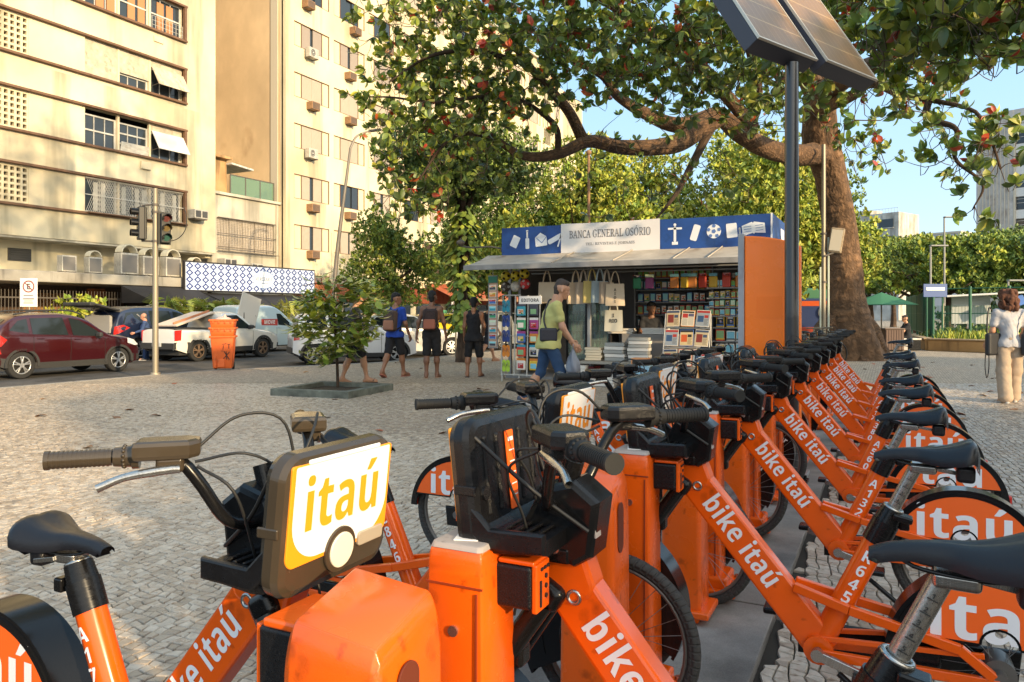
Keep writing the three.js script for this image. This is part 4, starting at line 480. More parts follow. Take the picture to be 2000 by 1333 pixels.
// ---- air conditioners
{
  const wall = (lx, y, out = 0) => [-30 + out, y, -lx];
  const acA = thing('window_air_conditioner', 'brown air conditioner box under a window of the tall yellow block', 'air conditioner', wall(34.3, 10.2), Math.PI / 2, 'brown air conditioner boxes under the tall block windows');
  mesh('casing', rb(0.66, 0.44, 0.5, 0, 0, 0.2, 0.02), acBrownM, acA); mesh('grille', Array.from({ length: 6 }, (_, k) => bx(0.045, 0.36, 0.02, -0.25 + k * 0.1, 0, 0.455)), acGrilleM, acA); for (const s of [-1, 1]) mesh('bracket', bx(0.04, 0.04, 0.55, s * 0.25, -0.24, 0.22), ironM, acA);
  const px = [[602, 10], [694, 62], [684, 150], [611, 208], [685, 237], [611, 407], [684, 422], [611, 498], [758, 100], [817, 133]];
  const nth = ['first', 'second', 'third', 'fourth'], flo = ['top visible', 'second', 'third', 'fourth', 'fifth', 'sixth'];
  const acWhere = [[0, 0], [1, 0], [1, 1], [0, 2], [1, 2], [0, 4], [1, 4], [0, 5], [2, 0], [3, 0]].map(([c, f]) => `brown air conditioner box under the ${nth[c]} window of the tall block's ${flo[f]} window row`);
  px.forEach(([x, y], i) => { const k = (x - 1000) / 1480, D = 29.8 / (SA - CA * k), o = i ? copyOf(acA) : acA; o.userData.label = acWhere[i]; delete o.userData.group; o.position.set(-30, EYE - (y - HORIZON) / FOCAL * D, -D * (CA + SA * k)); });
  const acB = thing('condenser_unit', 'white condenser with a round fan under a shuttered window of the tall block', 'air conditioner', [0, 0, 0], Math.PI / 2, 'white fan condensers on the tall block');
  mesh('casing', rb(0.78, 0.56, 0.32, 0, 0, 0.3, 0.03), acBodyM, acB); mesh('fan_grille', [T(new THREE.TorusGeometry(0.2, 0.012, 6, 20), -0.1, 0, 0.47), T(new THREE.TorusGeometry(0.13, 0.01, 6, 18), -0.1, 0, 0.475), cy(0.05, 0.05, 0.02, -0.1, 0, 0.475, Math.PI / 2)], whiteFrameM, acB); mesh('fan_opening', cy(0.195, 0.195, 0.008, -0.1, 0, 0.462, Math.PI / 2, 0, 0, 20), acGrilleM, acB); for (const s of [-1, 1]) mesh('bracket', bx(0.05, 0.05, 0.5, s * 0.3, -0.3, 0.24), ironM, acB);
  [[607, 105], [606, 301]].forEach(([x, y], i) => { const k = (x - 1000) / 1480, D = 29.8 / (SA - CA * k), o = i ? copyOf(acB) : acB; o.userData.label = i ? 'white fan condenser under the fourth shuttered window row of the tall block' : 'white fan condenser under the second window row near the top of the tall block'; o.position.set(-30, EYE - (y - HORIZON) / FOCAL * D, -D * (CA + SA * k)); });
  // black double box beside the grille, two boxes on the annex
  const acC = thing('window_air_conditioner', 'weathered air conditioner with two dark louvres beside the grilled first-floor windows', 'air conditioner', [0, 0, 0], Math.PI / 2);
  mesh('casing', rb(0.8, 0.42, 0.55, 0, 0, 0.25, 0.02), acBodyM, acC); mesh('louvre', bx(0.3, 0.3, 0.03, -0.19, 0, 0.52), acGrilleM, acC); mesh('louvre', bx(0.3, 0.3, 0.03, 0.19, 0, 0.52), acGrilleM, acC); mesh('bracket', bx(0.7, 0.04, 0.5, 0, -0.24, 0.25), ironM, acC); acC.position.set(-30, 6.1, -25.9);
  copyOf(acC, [-30.2, 3.9, -27.9], undefined, 'left air conditioner below the shuttered band of the annex'); copyOf(acC, [-30.2, 3.75, -29.7], undefined, 'right air conditioner below the shuttered band of the annex');
  // condensers on the canopy slab
  const un = (lx, s, label, tall) => { const o = thing('condenser_unit', label, 'air conditioner', [-28.95, 2.955, -lx], Math.PI / 2); o.scale.setScalar(s);
    mesh('casing', rb(0.75, 0.8, 0.42, 0, 0.44, 0, 0.03), acBodyM, o); mesh('fan_opening', rb(0.62, 0.66, 0.02, -0.02, 0.44, 0.215, 0.008), mat([0.16, 0.15, 0.14], 0.7), o); mesh('side_louvre', rb(0.02, 0.6, 0.3, 0.38, 0.44, 0, 0.008), acGrilleM, o); mesh('foot', [bx(0.08, 0.06, 0.5, -0.28, 0.02, 0), bx(0.08, 0.06, 0.5, 0.28, 0.02, 0)], ironM, o);
    if (tall) mesh('cowl', T(arcBand(0.30, 0.34, 0.2, 0.1, Math.PI - 0.1, 14), 0, 0.84, 0), mat([0.6, 0.55, 0.42], 0.7), o); return o; };
  un(18.9, 0.8, 'small condenser at the left end of the canopy, under the vent grille', false); un(20.0, 0.8, 'second condenser from the left on the canopy, with a curved cowl', true); un(21.5, 1.12, 'large white condenser with a cowl, left of the traffic light pole', true); un(22.55, 1.05, 'large condenser with a cowl directly behind the traffic light', true); un(23.7, 1.08, 'large condenser with a cowl just right of the traffic light pole', true); un(25.0, 0.85, 'dark condenser at the right end of the canopy by the tile sign', true);
}
// ---- shop signs and awnings
{
  const lx0 = 23.9, lx1 = 32.4, y0 = 2.42, y1 = 3.66, w = lx1 - lx0, h = y1 - y0;
  const s = thing('shop_sign', 'long white shop board with blue diamond tile print above the black awning', 'shop sign', [-28.3, 0, 0], Math.PI / 2);
  const tx = canvasTex(2048, 300, (x, W2, H2) => { x.fillStyle = '#c9d3e6'; x.fillRect(0, 0, W2, H2); const n = 19, cw = W2 / n, m = 4, ch = H2 / m; for (let j = 0; j < m; j++) for (let i = 0; i < n; i++) { const cx = (i + 0.5) * cw, cyy = (j + 0.5) * ch; x.strokeStyle = '#12307a'; x.lineWidth = 15; x.beginPath(); x.moveTo(cx, cyy - ch * 0.4); x.lineTo(cx + cw * 0.36, cyy); x.lineTo(cx, cyy + ch * 0.4); x.lineTo(cx - cw * 0.36, cyy); x.closePath(); x.stroke(); x.fillStyle = '#8ba3d4'; x.fillRect(cx + cw / 2 - 8, cyy - ch / 2 - 8, 16, 16); x.fillRect(cx - 5, cyy - 5, 10, 10); }
    x.fillStyle = '#eef2f8'; x.strokeStyle = '#7d97c4'; x.lineWidth = 8; x.beginPath(); x.ellipse(W2 * 0.56, H2 / 2, 170, 105, 0, 0, 7); x.fill(); x.stroke(); x.fillStyle = '#20365f'; x.font = 'bold 58px serif'; x.textAlign = 'center'; x.fillText('MERCEARIA', W2 * 0.56, H2 / 2 + 14, 285); x.fillStyle = '#5670a0'; x.fillRect(W2 * 0.56 - 80, H2 / 2 + 38, 160, 8); });
  const g = new THREE.PlaneGeometry(w, h).translate((lx0 + lx1) / 2, (y0 + y1) / 2, 0.085); mesh('printed_face', g, mat(0xffffff, 0.55, { map: tx }), s); mesh('box', rb(w + 0.12, h + 0.14, 0.16, (lx0 + lx1) / 2, (y0 + y1) / 2, 0, 0.02), awnBlackM, s);
  const awning = (a, b, label, txt, yT, yB, out) => { const o = thing('awning', label, 'awning', [-28.35, 0, 0], Math.PI / 2); const f = gridGeo(14, 8, (u, v) => [lerp(a, b, u), lerp(yT, yB, v) - 0.05 * Math.sin(v * Math.PI) - 0.02 * Math.abs(Math.sin(u * 3.14 * 4)) * v, lerp(-0.1, out, v)]); mesh('cloth', boxUV(f), awnBlackM, o); mesh('valance', boxUV(gridGeo(24, 1, (u, v) => [lerp(a, b, u), yB - v * 0.24, out + 0.015 * Math.sin(u * 60) * v])), awnBlackM, o); mesh('lettering', letters(txt, 0.15).translate((a + b) / 2, yB - 0.19, out + 0.03), whiteFrameM, o); for (const x of [a, b]) { mesh('side_flap', new THREE.BufferGeometry().setFromPoints([V(x, yT, -0.1), V(x, yB, out), V(x, yB, -0.1)]), awnBlackM, o); const xi = x === a ? a + 0.1 : b - 0.1; mesh('arm', rod([xi, 1.2, -1.0], [xi, yB, out], 0.03), paleIronM, o); } return o; };
  awning(20.9, 24.6, 'black sloping shop awning with white lettering on its edge, behind the blue car', 'A VIDA É MAIS', 2.5, 1.78, 2.0); awning(24.75, 32.2, 'long black shop awning under the blue diamond tile sign', 'MERCEARIA', 2.3, 1.65, 1.9);
  const tr = thing('awning', 'faded brown folding awning over a shop, left of the ivy-clad trunk', 'awning', [-30, 0, 0], Math.PI / 2); mesh('cloth', boxUV(gridGeo(16, 10, (u, v) => [lerp(46, 57, u), 6.5 - 1.9 * v * v - 0.08 * Math.abs(Math.sin(u * 16)), 0.1 + 2.3 * Math.sin(v * 1.4)])), mat([0.36, 0.27, 0.19], 0.85, { map: again(wearTex, 0.5) }), tr); mesh('rib', [0, 1, 2, 3].map((k) => tube([[46 + k * 3.6, 6.5, 0.1], [46 + k * 3.6, 6.1, 1.4], [46 + k * 3.6, 4.6, 2.4]], 0.04, 10, 5)), ironM, tr);
  const rd = (a, b, label) => { const o = thing('awning', label, 'awning', [-30, 0, 0], Math.PI / 2); const g = []; mesh('tiles', boxUV(gridGeo(40, 8, (u, v) => [lerp(a, b, u), 3.5 - v * 1.0 + 0.04 * Math.sin(u * 200), 0.2 + v * 2.2])), mat([0.48, 0.12, 0.05], 0.8, { map: again(wearTex, 0.6) }), o); mesh('fascia', bx(b - a, 0.2, 0.06, (a + b) / 2, 2.4, 2.42), acBrownM, o); return o; };
  rd(46, 58, 'terracotta red shop canopy behind the young men, left of the ivy-clad trunk'); rd(60, 76, 'terracotta red shop canopy right of the ivy-clad trunk');
  const br = thing('shop_arcade', 'dark red shop front strip under the tall yellow block', 'shop front', [-30, 0, 0], Math.PI / 2); mesh('panel', uvw(bx(36, 1.1, 0.12, 51, 2.6, 0.08)), mat([0.30, 0.07, 0.03], 0.85, { map: again(wearTex, 0.4) }), br); for (let k = 0; k < 9; k++) mesh('shop_window', bx(3.1, 2.0, 0.1, 34.6 + k * 4, 1.0, 0.12), glassM, br); const lt = []; for (let k = 0; k < 60; k++) lt.push(rod([32.6 + k * 0.07, 2.1, 0.2], [32.6 + k * 0.07 + (k % 2 ? 0.5 : -0.5), 3.1, 0.2], 0.02, 0.02, 4)); mesh('lattice', lt, mat([0.4, 0.16, 0.06], 0.8), br);
}
// ---------------------------------------------------------------- trees and plants
const barkTex = dataTex(256, 512, (u, v) => { const a = fB(u * 2, v * 0.4), b = fA(u, v * 0.6); const s = 0.45 + 0.75 * Math.abs(a - 0.5) * 2 * 0.6 + 0.45 * (b - 0.3); return [s, s * 0.97, s * 0.94]; }, true);
const barkM = mat([0.31, 0.185, 0.10], 0.95, { map: again(barkTex, 3, 5), bumpMap: again(barkTex, 3, 5), bumpScale: 0.09 });
const branchM = mat([0.16, 0.105, 0.07], 0.95, { map: again(barkTex, 1, 6), bumpMap: again(barkTex, 1, 6), bumpScale: 0.02 });
const twigM = mat([0.085, 0.06, 0.045], 0.95);
function leafGeo(len, wid, fold, bend, tip = 0.62) { // a leaf: base at the origin, growing along +y, face to +z
  const n = 5, pos = [], idx = []; for (let i = 0; i <= n; i++) { const t = i / n, w = wid * Math.pow(Math.sin(Math.PI * Math.pow(t, tip < 0.5 ? 0.7 : 1.25) * 0.94 + 0.06), 0.8) * (i === 0 ? 0.25 : i === n ? 0.12 : 1), y = len * t, z = -bend * len * t * t; pos.push(-w, y, z + fold * w, 0, y, z, w, y, z + fold * w); }
  for (let i = 0; i < n; i++) for (let k = 0; k < 2; k++) { const a = i * 3 + k; idx.push(a, a + 1, a + 4, a, a + 4, a + 3); }
  const g = new THREE.BufferGeometry(); g.setAttribute('position', new THREE.Float32BufferAttribute(pos, 3)); g.setIndex(idx); g.computeVertexNormals(); g.setAttribute('uv', new THREE.Float32BufferAttribute(new Float32Array(pos.length / 3 * 2), 2)); return g;
}
const leafMat = (c, rough = 0.55, tr = 0.3) => new THREE.MeshPhysicalMaterial({ color: c ? col(...c) : new THREE.Color(1, 1, 1), roughness: rough, transmission: tr, thickness: 0, side: THREE.DoubleSide });
const leafWhiteM = new THREE.MeshStandardMaterial({ color: new THREE.Color(1, 1, 1), roughness: 0.6, side: THREE.DoubleSide });
function sprig(nLeaf, len, wid, seed) { // a few leaves on one small spray
  const rr = rng(seed), gs = []; for (let k = 0; k < nLeaf; k++) { const g = leafGeo(len * (0.7 + 0.5 * rr()), wid * (0.8 + 0.4 * rr()), 0.35, 0.25 * rr(), 0.4); g.rotateX(0.4 + 1.1 * rr()); g.rotateY(k / nLeaf * 6.28 + rr()); gs.push(g.translate((rr() - 0.5) * len, (rr() - 0.5) * len * 0.9, (rr() - 0.5) * len)); } return merged(gs);
}
const SPRIG = [sprig(7, 0.34, 0.085, 3), sprig(6, 0.34, 0.1, 8)];
const _m = new THREE.Matrix4(), _q = new THREE.Quaternion(), _e = new THREE.Euler();
function instanced(name, geo, m, list, parent) { const im = new THREE.InstancedMesh(geo, m, list.length); im.name = name; list.forEach((l, i) => { im.setMatrixAt(i, _m.compose(l.p, l.q, V(l.s, l.s, l.s))); im.setColorAt(i, l.c); }); im.castShadow = im.receiveShadow = true; im.userData.kind = 'stuff'; parent.add(im); return im; }
const hue = (pal, rr) => { const c = pal[Math.floor(rr() * pal.length)], f = 0.75 + 0.5 * rr(); return col(c[0] * f, c[1] * f, c[2] * f); };
const DARKG = [[0.065, 0.105, 0.022], [0.085, 0.135, 0.028], [0.11, 0.16, 0.032], [0.05, 0.085, 0.022]], MIDG = [[0.13, 0.19, 0.034], [0.18, 0.25, 0.038], [0.10, 0.155, 0.03], [0.23, 0.29, 0.045]], YELG = [[0.26, 0.32, 0.036], [0.34, 0.37, 0.042], [0.18, 0.26, 0.036], [0.40, 0.39, 0.06]];
function fill(lobes, n, seed, gap = 0.42, shell = 0.55) { // points through the lobes, with gaps and clumps
  const rr = rng(seed), nz = [fbm(seed + 1, 3, 3), fbm(seed + 2, 3, 3)], out = [], vol = lobes.map((l) => l[3] * (l[4] ?? l[3]) * l[3]), tot = vol.reduce((a, b) => a + b); let tries = 0;
  while (out.length < n && tries++ < n * 12) { let t = rr() * tot, k = 0; while (k < lobes.length - 1 && t > vol[k]) t -= vol[k++]; const l = lobes[k]; const u = rr() * 2 - 1, a = rr() * 6.2832, r = Math.pow(rr(), 1 - shell * 0.75), w = Math.sqrt(1 - u * u); const p = V(l[0] + Math.cos(a) * w * r * l[3], l[1] + u * r * (l[4] ?? l[3]), l[2] + Math.sin(a) * w * r * l[3]); const g = nz[0](p.x * 0.11 + p.y * 0.07 + 9, p.z * 0.11 + p.y * 0.09 + 9) * 0.6 + nz[1](p.x * 0.3 + p.y * 0.2 + 5, p.z * 0.3 - p.y * 0.23 + 5) * 0.4; if (g < gap) continue; out.push(p); }
  return out;
}
// a street or park tree: base, trunk height and radius, crown lobes relative to the base
function parkTree(name, label, base, h, r, lobes, o = {}) {
  const t = thing(name, label, 'tree', base, 0, o.group), rr = rng(o.seed ?? 1), lean = o.lean ?? [0, 0], top = V(lean[0], h, lean[1]);
  const limbs = [taperTube([[0, -0.05, 0], [lean[0] * 0.2 + 0.05, h * 0.4, lean[1] * 0.3], top], [r * 1.35, r * 0.95, r * 0.8], 10, 9, 0.1, o.seed ?? 1)]; for (const l of lobes) { const e = V(l[0], l[1] + (l[4] ?? l[3]) * 0.3, l[2]), m = top.clone().lerp(e, 0.5); m.y -= 0.1 * l[3]; m.x += (rr() - 0.5) * l[3] * 0.5; limbs.push(taperTube([top.clone().add(V(0, -0.25, 0)), m, e], [r * 0.55, r * 0.36, r * 0.08], 8, 6)); for (let k = 0; k < 4; k++) { const f = V(l[0] + (rr() - 0.5) * l[3] * 1.6, l[1] + (rr() - 0.5) * (l[4] ?? l[3]) * 1.5, l[2] + (rr() - 0.5) * l[3] * 1.6); limbs.push(taperTube([m, m.clone().lerp(f, 0.5).add(V(0, 0.1 * l[3], 0)), f], [r * 0.22, r * 0.13, 0.01], 6, 5)); } }
  mesh('trunk', merged(limbs), o.bark ?? branchM, t);
  const pts = fill(lobes, o.n ?? 2500, (o.seed ?? 1) * 13 + 5, o.gap ?? 0.4, o.shell ?? 0.55), lists = [[], []]; for (const p of pts) lists[rr() < 0.5 ? 0 : 1].push({ p, q: new THREE.Quaternion().setFromEuler(new THREE.Euler((rr() - 0.5) * 1.6, rr() * 6.28, (rr() - 0.5) * 1.6)), s: (o.size ?? 1) * (0.7 + 0.6 * rr()), c: hue(o.pal ?? MIDG, rr) });
  const c = part('crown', t); c.userData.kind = 'stuff'; lists.forEach((l, k) => instanced('leaves', SPRIG[k], leafWhiteM, l, c)); return t;
}
{ // ---- the great almond tree
  const t = thing('almond_tree', 'huge old tree with a thick leaning trunk, spreading limbs and red and green leaves', 'tree', [0, 0, 0]);
  const a = (x, y, D) => at(x, y, D), trunk = [];
  trunk.push(taperTube([a(1668, 722, 22.2), a(1660, 660, 22), a(1652, 590, 22), a(1648, 510, 22), a(1640, 430, 22), a(1622, 340, 21.8), a(1602, 270, 21.5), a(1600, 190, 21), a(1588, 110, 20.5)], [0.95, 0.66, 0.49, 0.47, 0.45, 0.43, 0.48, 0.40, 0.3], 70, 40, 0.09, 3));
  for (const [x, y, r1] of [[1735, 706, 0.34], [1575, 708, 0.3], [1690, 722, 0.3], [1630, 724, 0.3]]) trunk.push(taperTube([a(1652, 590, 22), a(lerp(1652, x, 0.55), 655, 21.9), a(x, y, 22 + (y > 715 ? -0.7 : 0))], [0.3, 0.36, r1 * 0.5], 10, 10, 0.12, x));
  mesh('trunk', merged(trunk), barkM, t);
  const limbs = [
    [[[1612, 300, 21.6], [1560, 302, 20.6], [1500, 292, 19.6], [1450, 262, 18.8], [1405, 224, 18]], [0.33, 0.29, 0.26, 0.23, 0.21]],
    [[[1408, 226, 18], [1370, 250, 17.6], [1310, 284, 17], [1220, 288, 16.4], [1150, 276, 16], [1090, 300, 15.6], [1020, 304, 15.2], [955, 262, 15]], [0.22, 0.22, 0.20, 0.17, 0.145, 0.12, 0.095, 0.05]],
    [[[1405, 226, 18], [1330, 244, 17.4], [1260, 222, 16.8], [1205, 186, 16.3], [1180, 150, 16], [1120, 118, 15.5]], [0.21, 0.20, 0.16, 0.12, 0.09, 0.045]],
    [[[1140, 278, 16], [1112, 220, 15.8], [1070, 170, 15.5], [1030, 125, 15.2], [980, 60, 15]], [0.13, 0.11, 0.09, 0.07, 0.03]],
    [[[1090, 300, 15.6], [1086, 250, 15.3], [1050, 215, 15], [1010, 190, 14.7]], [0.07, 0.06, 0.05, 0.02]],
    [[[1395, 240, 18], [1352, 320, 17.6], [1320, 380, 17.2], [1280, 430, 17]], [0.12, 0.09, 0.06, 0.02]],
    [[[1455, 262, 18.8], [1480, 200, 18.2], [1470, 120, 17], [1440, 40, 16]], [0.14, 0.12, 0.1, 0.05]],
    [[[1600, 200, 21], [1650, 150, 18], [1720, 120, 14], [1800, 70, 11], [1870, 30, 9.5], [1990, 20, 8.6]], [0.36, 0.28, 0.2, 0.13, 0.08, 0.03]],
    [[[1600, 210, 21], [1660, 190, 18], [1700, 164, 15.5], [1760, 186, 13.6], [1830, 198, 12.4], [1905, 218, 11.6], [1935, 270, 11.2], [1955, 330, 11]], [0.24, 0.18, 0.13, 0.1, 0.075, 0.055, 0.035, 0.015]],
    [[[1815, 196, 12.6], [1812, 232, 12.4], [1868, 252, 12], [1866, 310, 11.9], [1920, 360, 11.7], [1900, 410, 11.6]], [0.06, 0.05, 0.04, 0.03, 0.02, 0.01]],
    [[[1600, 190, 21], [1560, 110, 18], [1520, 40, 15], [1470, -60, 12]], [0.3, 0.24, 0.17, 0.08]],
    [[[1590, 110, 20.5], [1600, 20, 19], [1620, -100, 17]], [0.28, 0.2, 0.1]],
    [[[1470, 250, 18.9], [1360, 120, 16.5], [1240, 40, 14.5], [1120, -30, 13]], [0.17, 0.14, 0.1, 0.04]],
    [[[960, 264, 15], [900, 262, 14.8], [860, 290, 14.6], [820, 350, 14.5]], [0.06, 0.045, 0.03, 0.012]],
    [[[1030, 125, 15.2], [930, 100, 14.8], [840, 110, 14.5], [760, 160, 14.3]], [0.06, 0.05, 0.035, 0.012]],
    [[[1012, 190, 14.7], [930, 190, 14.6], [850, 200, 14.5], [760, 190, 14.4], [690, 190, 14.4]], [0.045, 0.04, 0.03, 0.02, 0.008]],
  ].map(([p, r]) => ({ pts: p.map((q) => a(...q)), r }));
  for (const l of limbs) mesh('limb', taperTube(l.pts, l.r, l.pts.length * 6, 12, 0.13, Math.round(l.r[0] * 997)), l.r[0] > 0.12 ? barkM : branchM, t);
  const nodes = []; for (const l of limbs) { const c = curve(l.pts), n = 30; for (let i = 4; i <= n; i++) nodes.push(c.getPoint(i / n)); }
  // where the foliage hangs (bearing, depth, radius, weight)
  const L = [[820, 55, 15, 1.5, 1], [900, 30, 14.5, 1.5, 1], [990, 30, 14, 1.6, 1.1], [1090, 20, 13.4, 1.6, 1.1], [1190, 25, 13, 1.6, 1.1], [1290, 35, 12.6, 1.5, 1], [1390, 55, 12.4, 1.4, 1], [1480, 60, 12, 1.3, 0.9], [1560, 30, 11, 1.1, 0.7], [1650, 30, 10, 0.9, 0.7], [1730, 30, 9, 0.9, 0.8], [1810, 20, 8.2, 0.8, 0.75], [1890, 15, 7.8, 0.75, 0.75], [1970, 20, 7.6, 0.7, 0.7],
    [790, 190, 15, 1.2, 0.7], [850, 130, 15, 1.4, 1], [880, 215, 15, 1.4, 0.9], [950, 130, 15, 1.5, 0.9], [970, 205, 14.6, 1.0, 0.45], [1050, 110, 14.4, 1.3, 0.85], [1060, 210, 14.4, 0.7, 0.2], [1150, 95, 14, 1.2, 0.95], [1250, 130, 13.6, 1.1, 0.8], [1330, 150, 13.4, 1.2, 0.75], [1420, 150, 13.4, 1.2, 0.75], [1490, 190, 14, 1.0, 0.5], [1560, 170, 15, 0.9, 0.4], [720, 188, 14.6, 0.35, 0.07], [760, 250, 14.8, 0.6, 0.22], [800, 310, 14.8, 0.8, 0.4], [775, 390, 15, 0.5, 0.2], [830, 390, 15, 0.7, 0.28], [900, 300, 14.8, 0.8, 0.28], [960, 320, 15, 0.7, 0.16], [1230, 340, 16, 1.5, 0.3], [1400, 340, 16.4, 1.0, 0.2],
    [1690, 150, 11, 0.8, 0.22], [1760, 120, 10, 0.8, 0.3], [1840, 110, 9.4, 0.7, 0.3], [1930, 100, 8.8, 0.6, 0.2], [1720, 250, 14, 1.0, 0.16], [1700, 330, 15, 0.8, 0.08], [1660, 240, 15, 0.6, 0.16], [1830, 240, 12, 0.9, 0.22], [1920, 240, 11.4, 0.7, 0.2], [1930, 310, 11, 0.6, 0.12], [1850, 320, 11.6, 0.6, 0.08], [1910, 390, 11.3, 0.5, 0.07], [1960, 270, 10.8, 0.5, 0.10], [1800, 190, 12.6, 0.7, 0.2], [1640, 110, 14, 1.2, 0.4],
    [850, -90, 15, 1.6, 0.9], [1050, -110, 13.5, 2.0, 1.2], [1250, -140, 12, 2.0, 1.2], [1450, -140, 11, 1.8, 1.1], [1650, -130, 10, 1.6, 1], [1850, -140, 8.4, 1.4, 0.9], [1600, -150, 18, 3.0, 1.4], [820, -330, 15, 2.2, 3.4], [700, -290, 14.5, 1.8, 2.4], [930, -420, 16, 2.5, 3.6], [760, -520, 15.5, 2.2, 2.8], [860, -680, 16, 2.4, 2.6], [1250, -500, 16, 3, 1.5], [450, -560, 11.5, 2, 2.2], [570, -540, 12.5, 2, 2.4], [450, -850, 11.5, 2.2, 1.6], [620, -820, 13, 2.2, 2]];
  const rr = rng(2024), ros = [], tot = L.reduce((s, l) => s + l[4], 0), N = 5700;
  for (const l of L) { const c = at(l[0], l[1], l[2]), n = Math.round(N * l[4] / tot); for (let k = 0; k < n; k++) { const u = rr() * 2 - 1, b = rr() * 6.28, r = l[3] * Math.cbrt(rr()), w = Math.sqrt(1 - u * u); ros.push(c.clone().add(V(Math.cos(b) * w * r, u * r * 0.85, Math.sin(b) * w * r))); } }
  // twigs: every rosette hangs on a thin shoot from the nearest branch point
  const tw = [], leaves = []; const GL = [leafGeo(0.165, 0.045, 0.35, 0.35), leafGeo(0.15, 0.048, 0.2, 0.2), leafGeo(0.175, 0.042, 0.5, 0.5)];
  ros.sort((p, q) => p.distanceToSquared(nodes[20]) - q.distanceToSquared(nodes[20])); const pool = nodes.slice(); 
  ros.forEach((p, i) => { let best = null, bd = 1e9; for (let k = i % 2; k < pool.length; k += 2) { const d = pool[k].distanceToSquared(p); if (d < bd && d > 0.01) { bd = d; best = pool[k]; } }
    if (best && bd < 9) { const m = best.clone().lerp(p, 0.5).add(V((rr() - 0.5) * 0.3, -0.12 + (rr() - 0.5) * 0.3, (rr() - 0.5) * 0.3)); const th = 0.004 + 0.0045 * Math.sqrt(bd); tw.push(taperTube([best, m, p], [th * 1.3, th, 0.004], 5, 4)); pool.push(p); if (bd > 0.3) pool.push(m); }
    const red = rr(), n = 5 + Math.floor(rr() * 4), up = V((rr() - 0.5) * 1.2, rr() * 1.4 - 0.55, (rr() - 0.5) * 1.2).normalize(); const qa = new THREE.Quaternion().setFromUnitVectors(V(0, 1, 0), up), size = 0.72 + 0.45 * rr();
    for (let k = 0; k < n; k++) { const q = qa.clone().multiply(new THREE.Quaternion().setFromEuler(new THREE.Euler(0.55 + 0.95 * rr(), k / n * 6.28 + rr() * 0.7, 0, 'YXZ'))); const isRed = rr() < (red < 0.07 ? 0.5 : 0.014); leaves.push({ p: p.clone(), q, s: size * (0.75 + 0.45 * rr()), g: Math.floor(rr() * 3), c: isRed ? hue([[0.55, 0.07, 0.02], [0.62, 0.13, 0.03], [0.45, 0.04, 0.02]], rr) : hue(rr() < 0.34 ? YELG : rr() < 0.7 ? MIDG : DARKG, rr).multiplyScalar(1.15) }); } });
  const twg = mesh('twigs', merged(tw), twigM, t); twg.userData.kind = 'stuff';
  for (const l of leaves) { const s = project(l.p); l.v = s.D > 0.5 && s.px > -20 && s.px < 2020 && s.py > -20 ? l.s / s.D : 0; } leaves.sort((x, y) => y.v - x.v);
  const ms = new Map(), quant = (c) => { const k = [c.r, c.g, c.b].map((v) => Math.round(Math.sqrt(v) * 14)).join(); if (!ms.has(k)) ms.set(k, leafMat([c.r, c.g, c.b], 0.5, 0.45)); return ms.get(k); };
  leaves.slice(0, 300).forEach((l) => { const m = mesh('leaf', GL[l.g], quant(l.c), t); m.position.copy(l.p); m.quaternion.copy(l.q); m.scale.setScalar(l.s); });
  const rest = part('crown', t); rest.userData.kind = 'stuff'; for (let g = 0; g < 3; g++) instanced('leaves', GL[g], leafMat(null, 0.5, 0.45), leaves.slice(300).filter((l) => l.g === g), rest);
}
// ---- street and park trees
const P0 = (px, py, D) => { const p = at(px, 612, D); return [p.x, 0, p.z]; };
parkTree('street_tree', 'leafy yellow-green street tree beside the road, behind the young planted tree', P0(770, 0, 24), 2.6, 0.1, [[0, 3.7, 0, 1.35, 1.2], [-0.7, 2.7, 0.3, 1.0, 0.8], [0.9, 2.8, 0, 1.1, 0.8], [0.1, 2.0, 0.2, 1.2, 0.6], [0.3, 4.6, 0, 0.8, 0.6]], { n: 2600, size: 0.30, pal: [...YELG, ...MIDG], gap: 0.42, seed: 21 });
parkTree('street_tree', 'dense dark green crown over the ivy-clad trunk, left of the kiosk', P0(905, 0, 21), 4.2, 0.17, [[-1.2, 5.9, 0, 1.6, 1.0], [0.2, 5.7, 0.4, 1.5, 1.0], [-0.4, 4.9, 0, 1.7, 0.6], [1.0, 5.3, -0.3, 1.2, 0.8]], { n: 3000, size: 0.40, pal: [...DARKG, ...MIDG], gap: 0.40, seed: 22 });
{ // ivy on that trunk
  const b = P0(905, 0, 21), t = thing('climbing_ivy', 'broad-leaved climber covering the trunk left of the kiosk', 'climbing plant', b), rr = rng(77), l = []; for (let k = 0; k < 620; k++) { const y = 0.9 + rr() * 3.5, a = rr() * 6.28, r = 0.2 + 0.22 * rr(); l.push({ p: V(Math.cos(a) * r, y, Math.sin(a) * r), q: new THREE.Quaternion().setFromEuler(new THREE.Euler(2.3 + rr() * 0.7, -a + 1.57 + (rr() - 0.5), 0, 'YXZ')), s: 0.7 + 0.7 * rr(), c: hue([...YELG, ...MIDG], rr) }); } const s2 = part('foliage', t); s2.userData.kind = 'stuff'; instanced('leaves', leafGeo(0.2, 0.075, 0.2, 0.2, 0.4), leafWhiteM, l, s2); mesh('stem', [tube([[0.15, 0, 0.12], [0.2, 1.4, 0.1], [0.12, 3, 0.18], [0.18, 4.2, 0]], 0.03, 14, 5)], twigM, t);
}
const bg = 'park trees behind the kiosk';
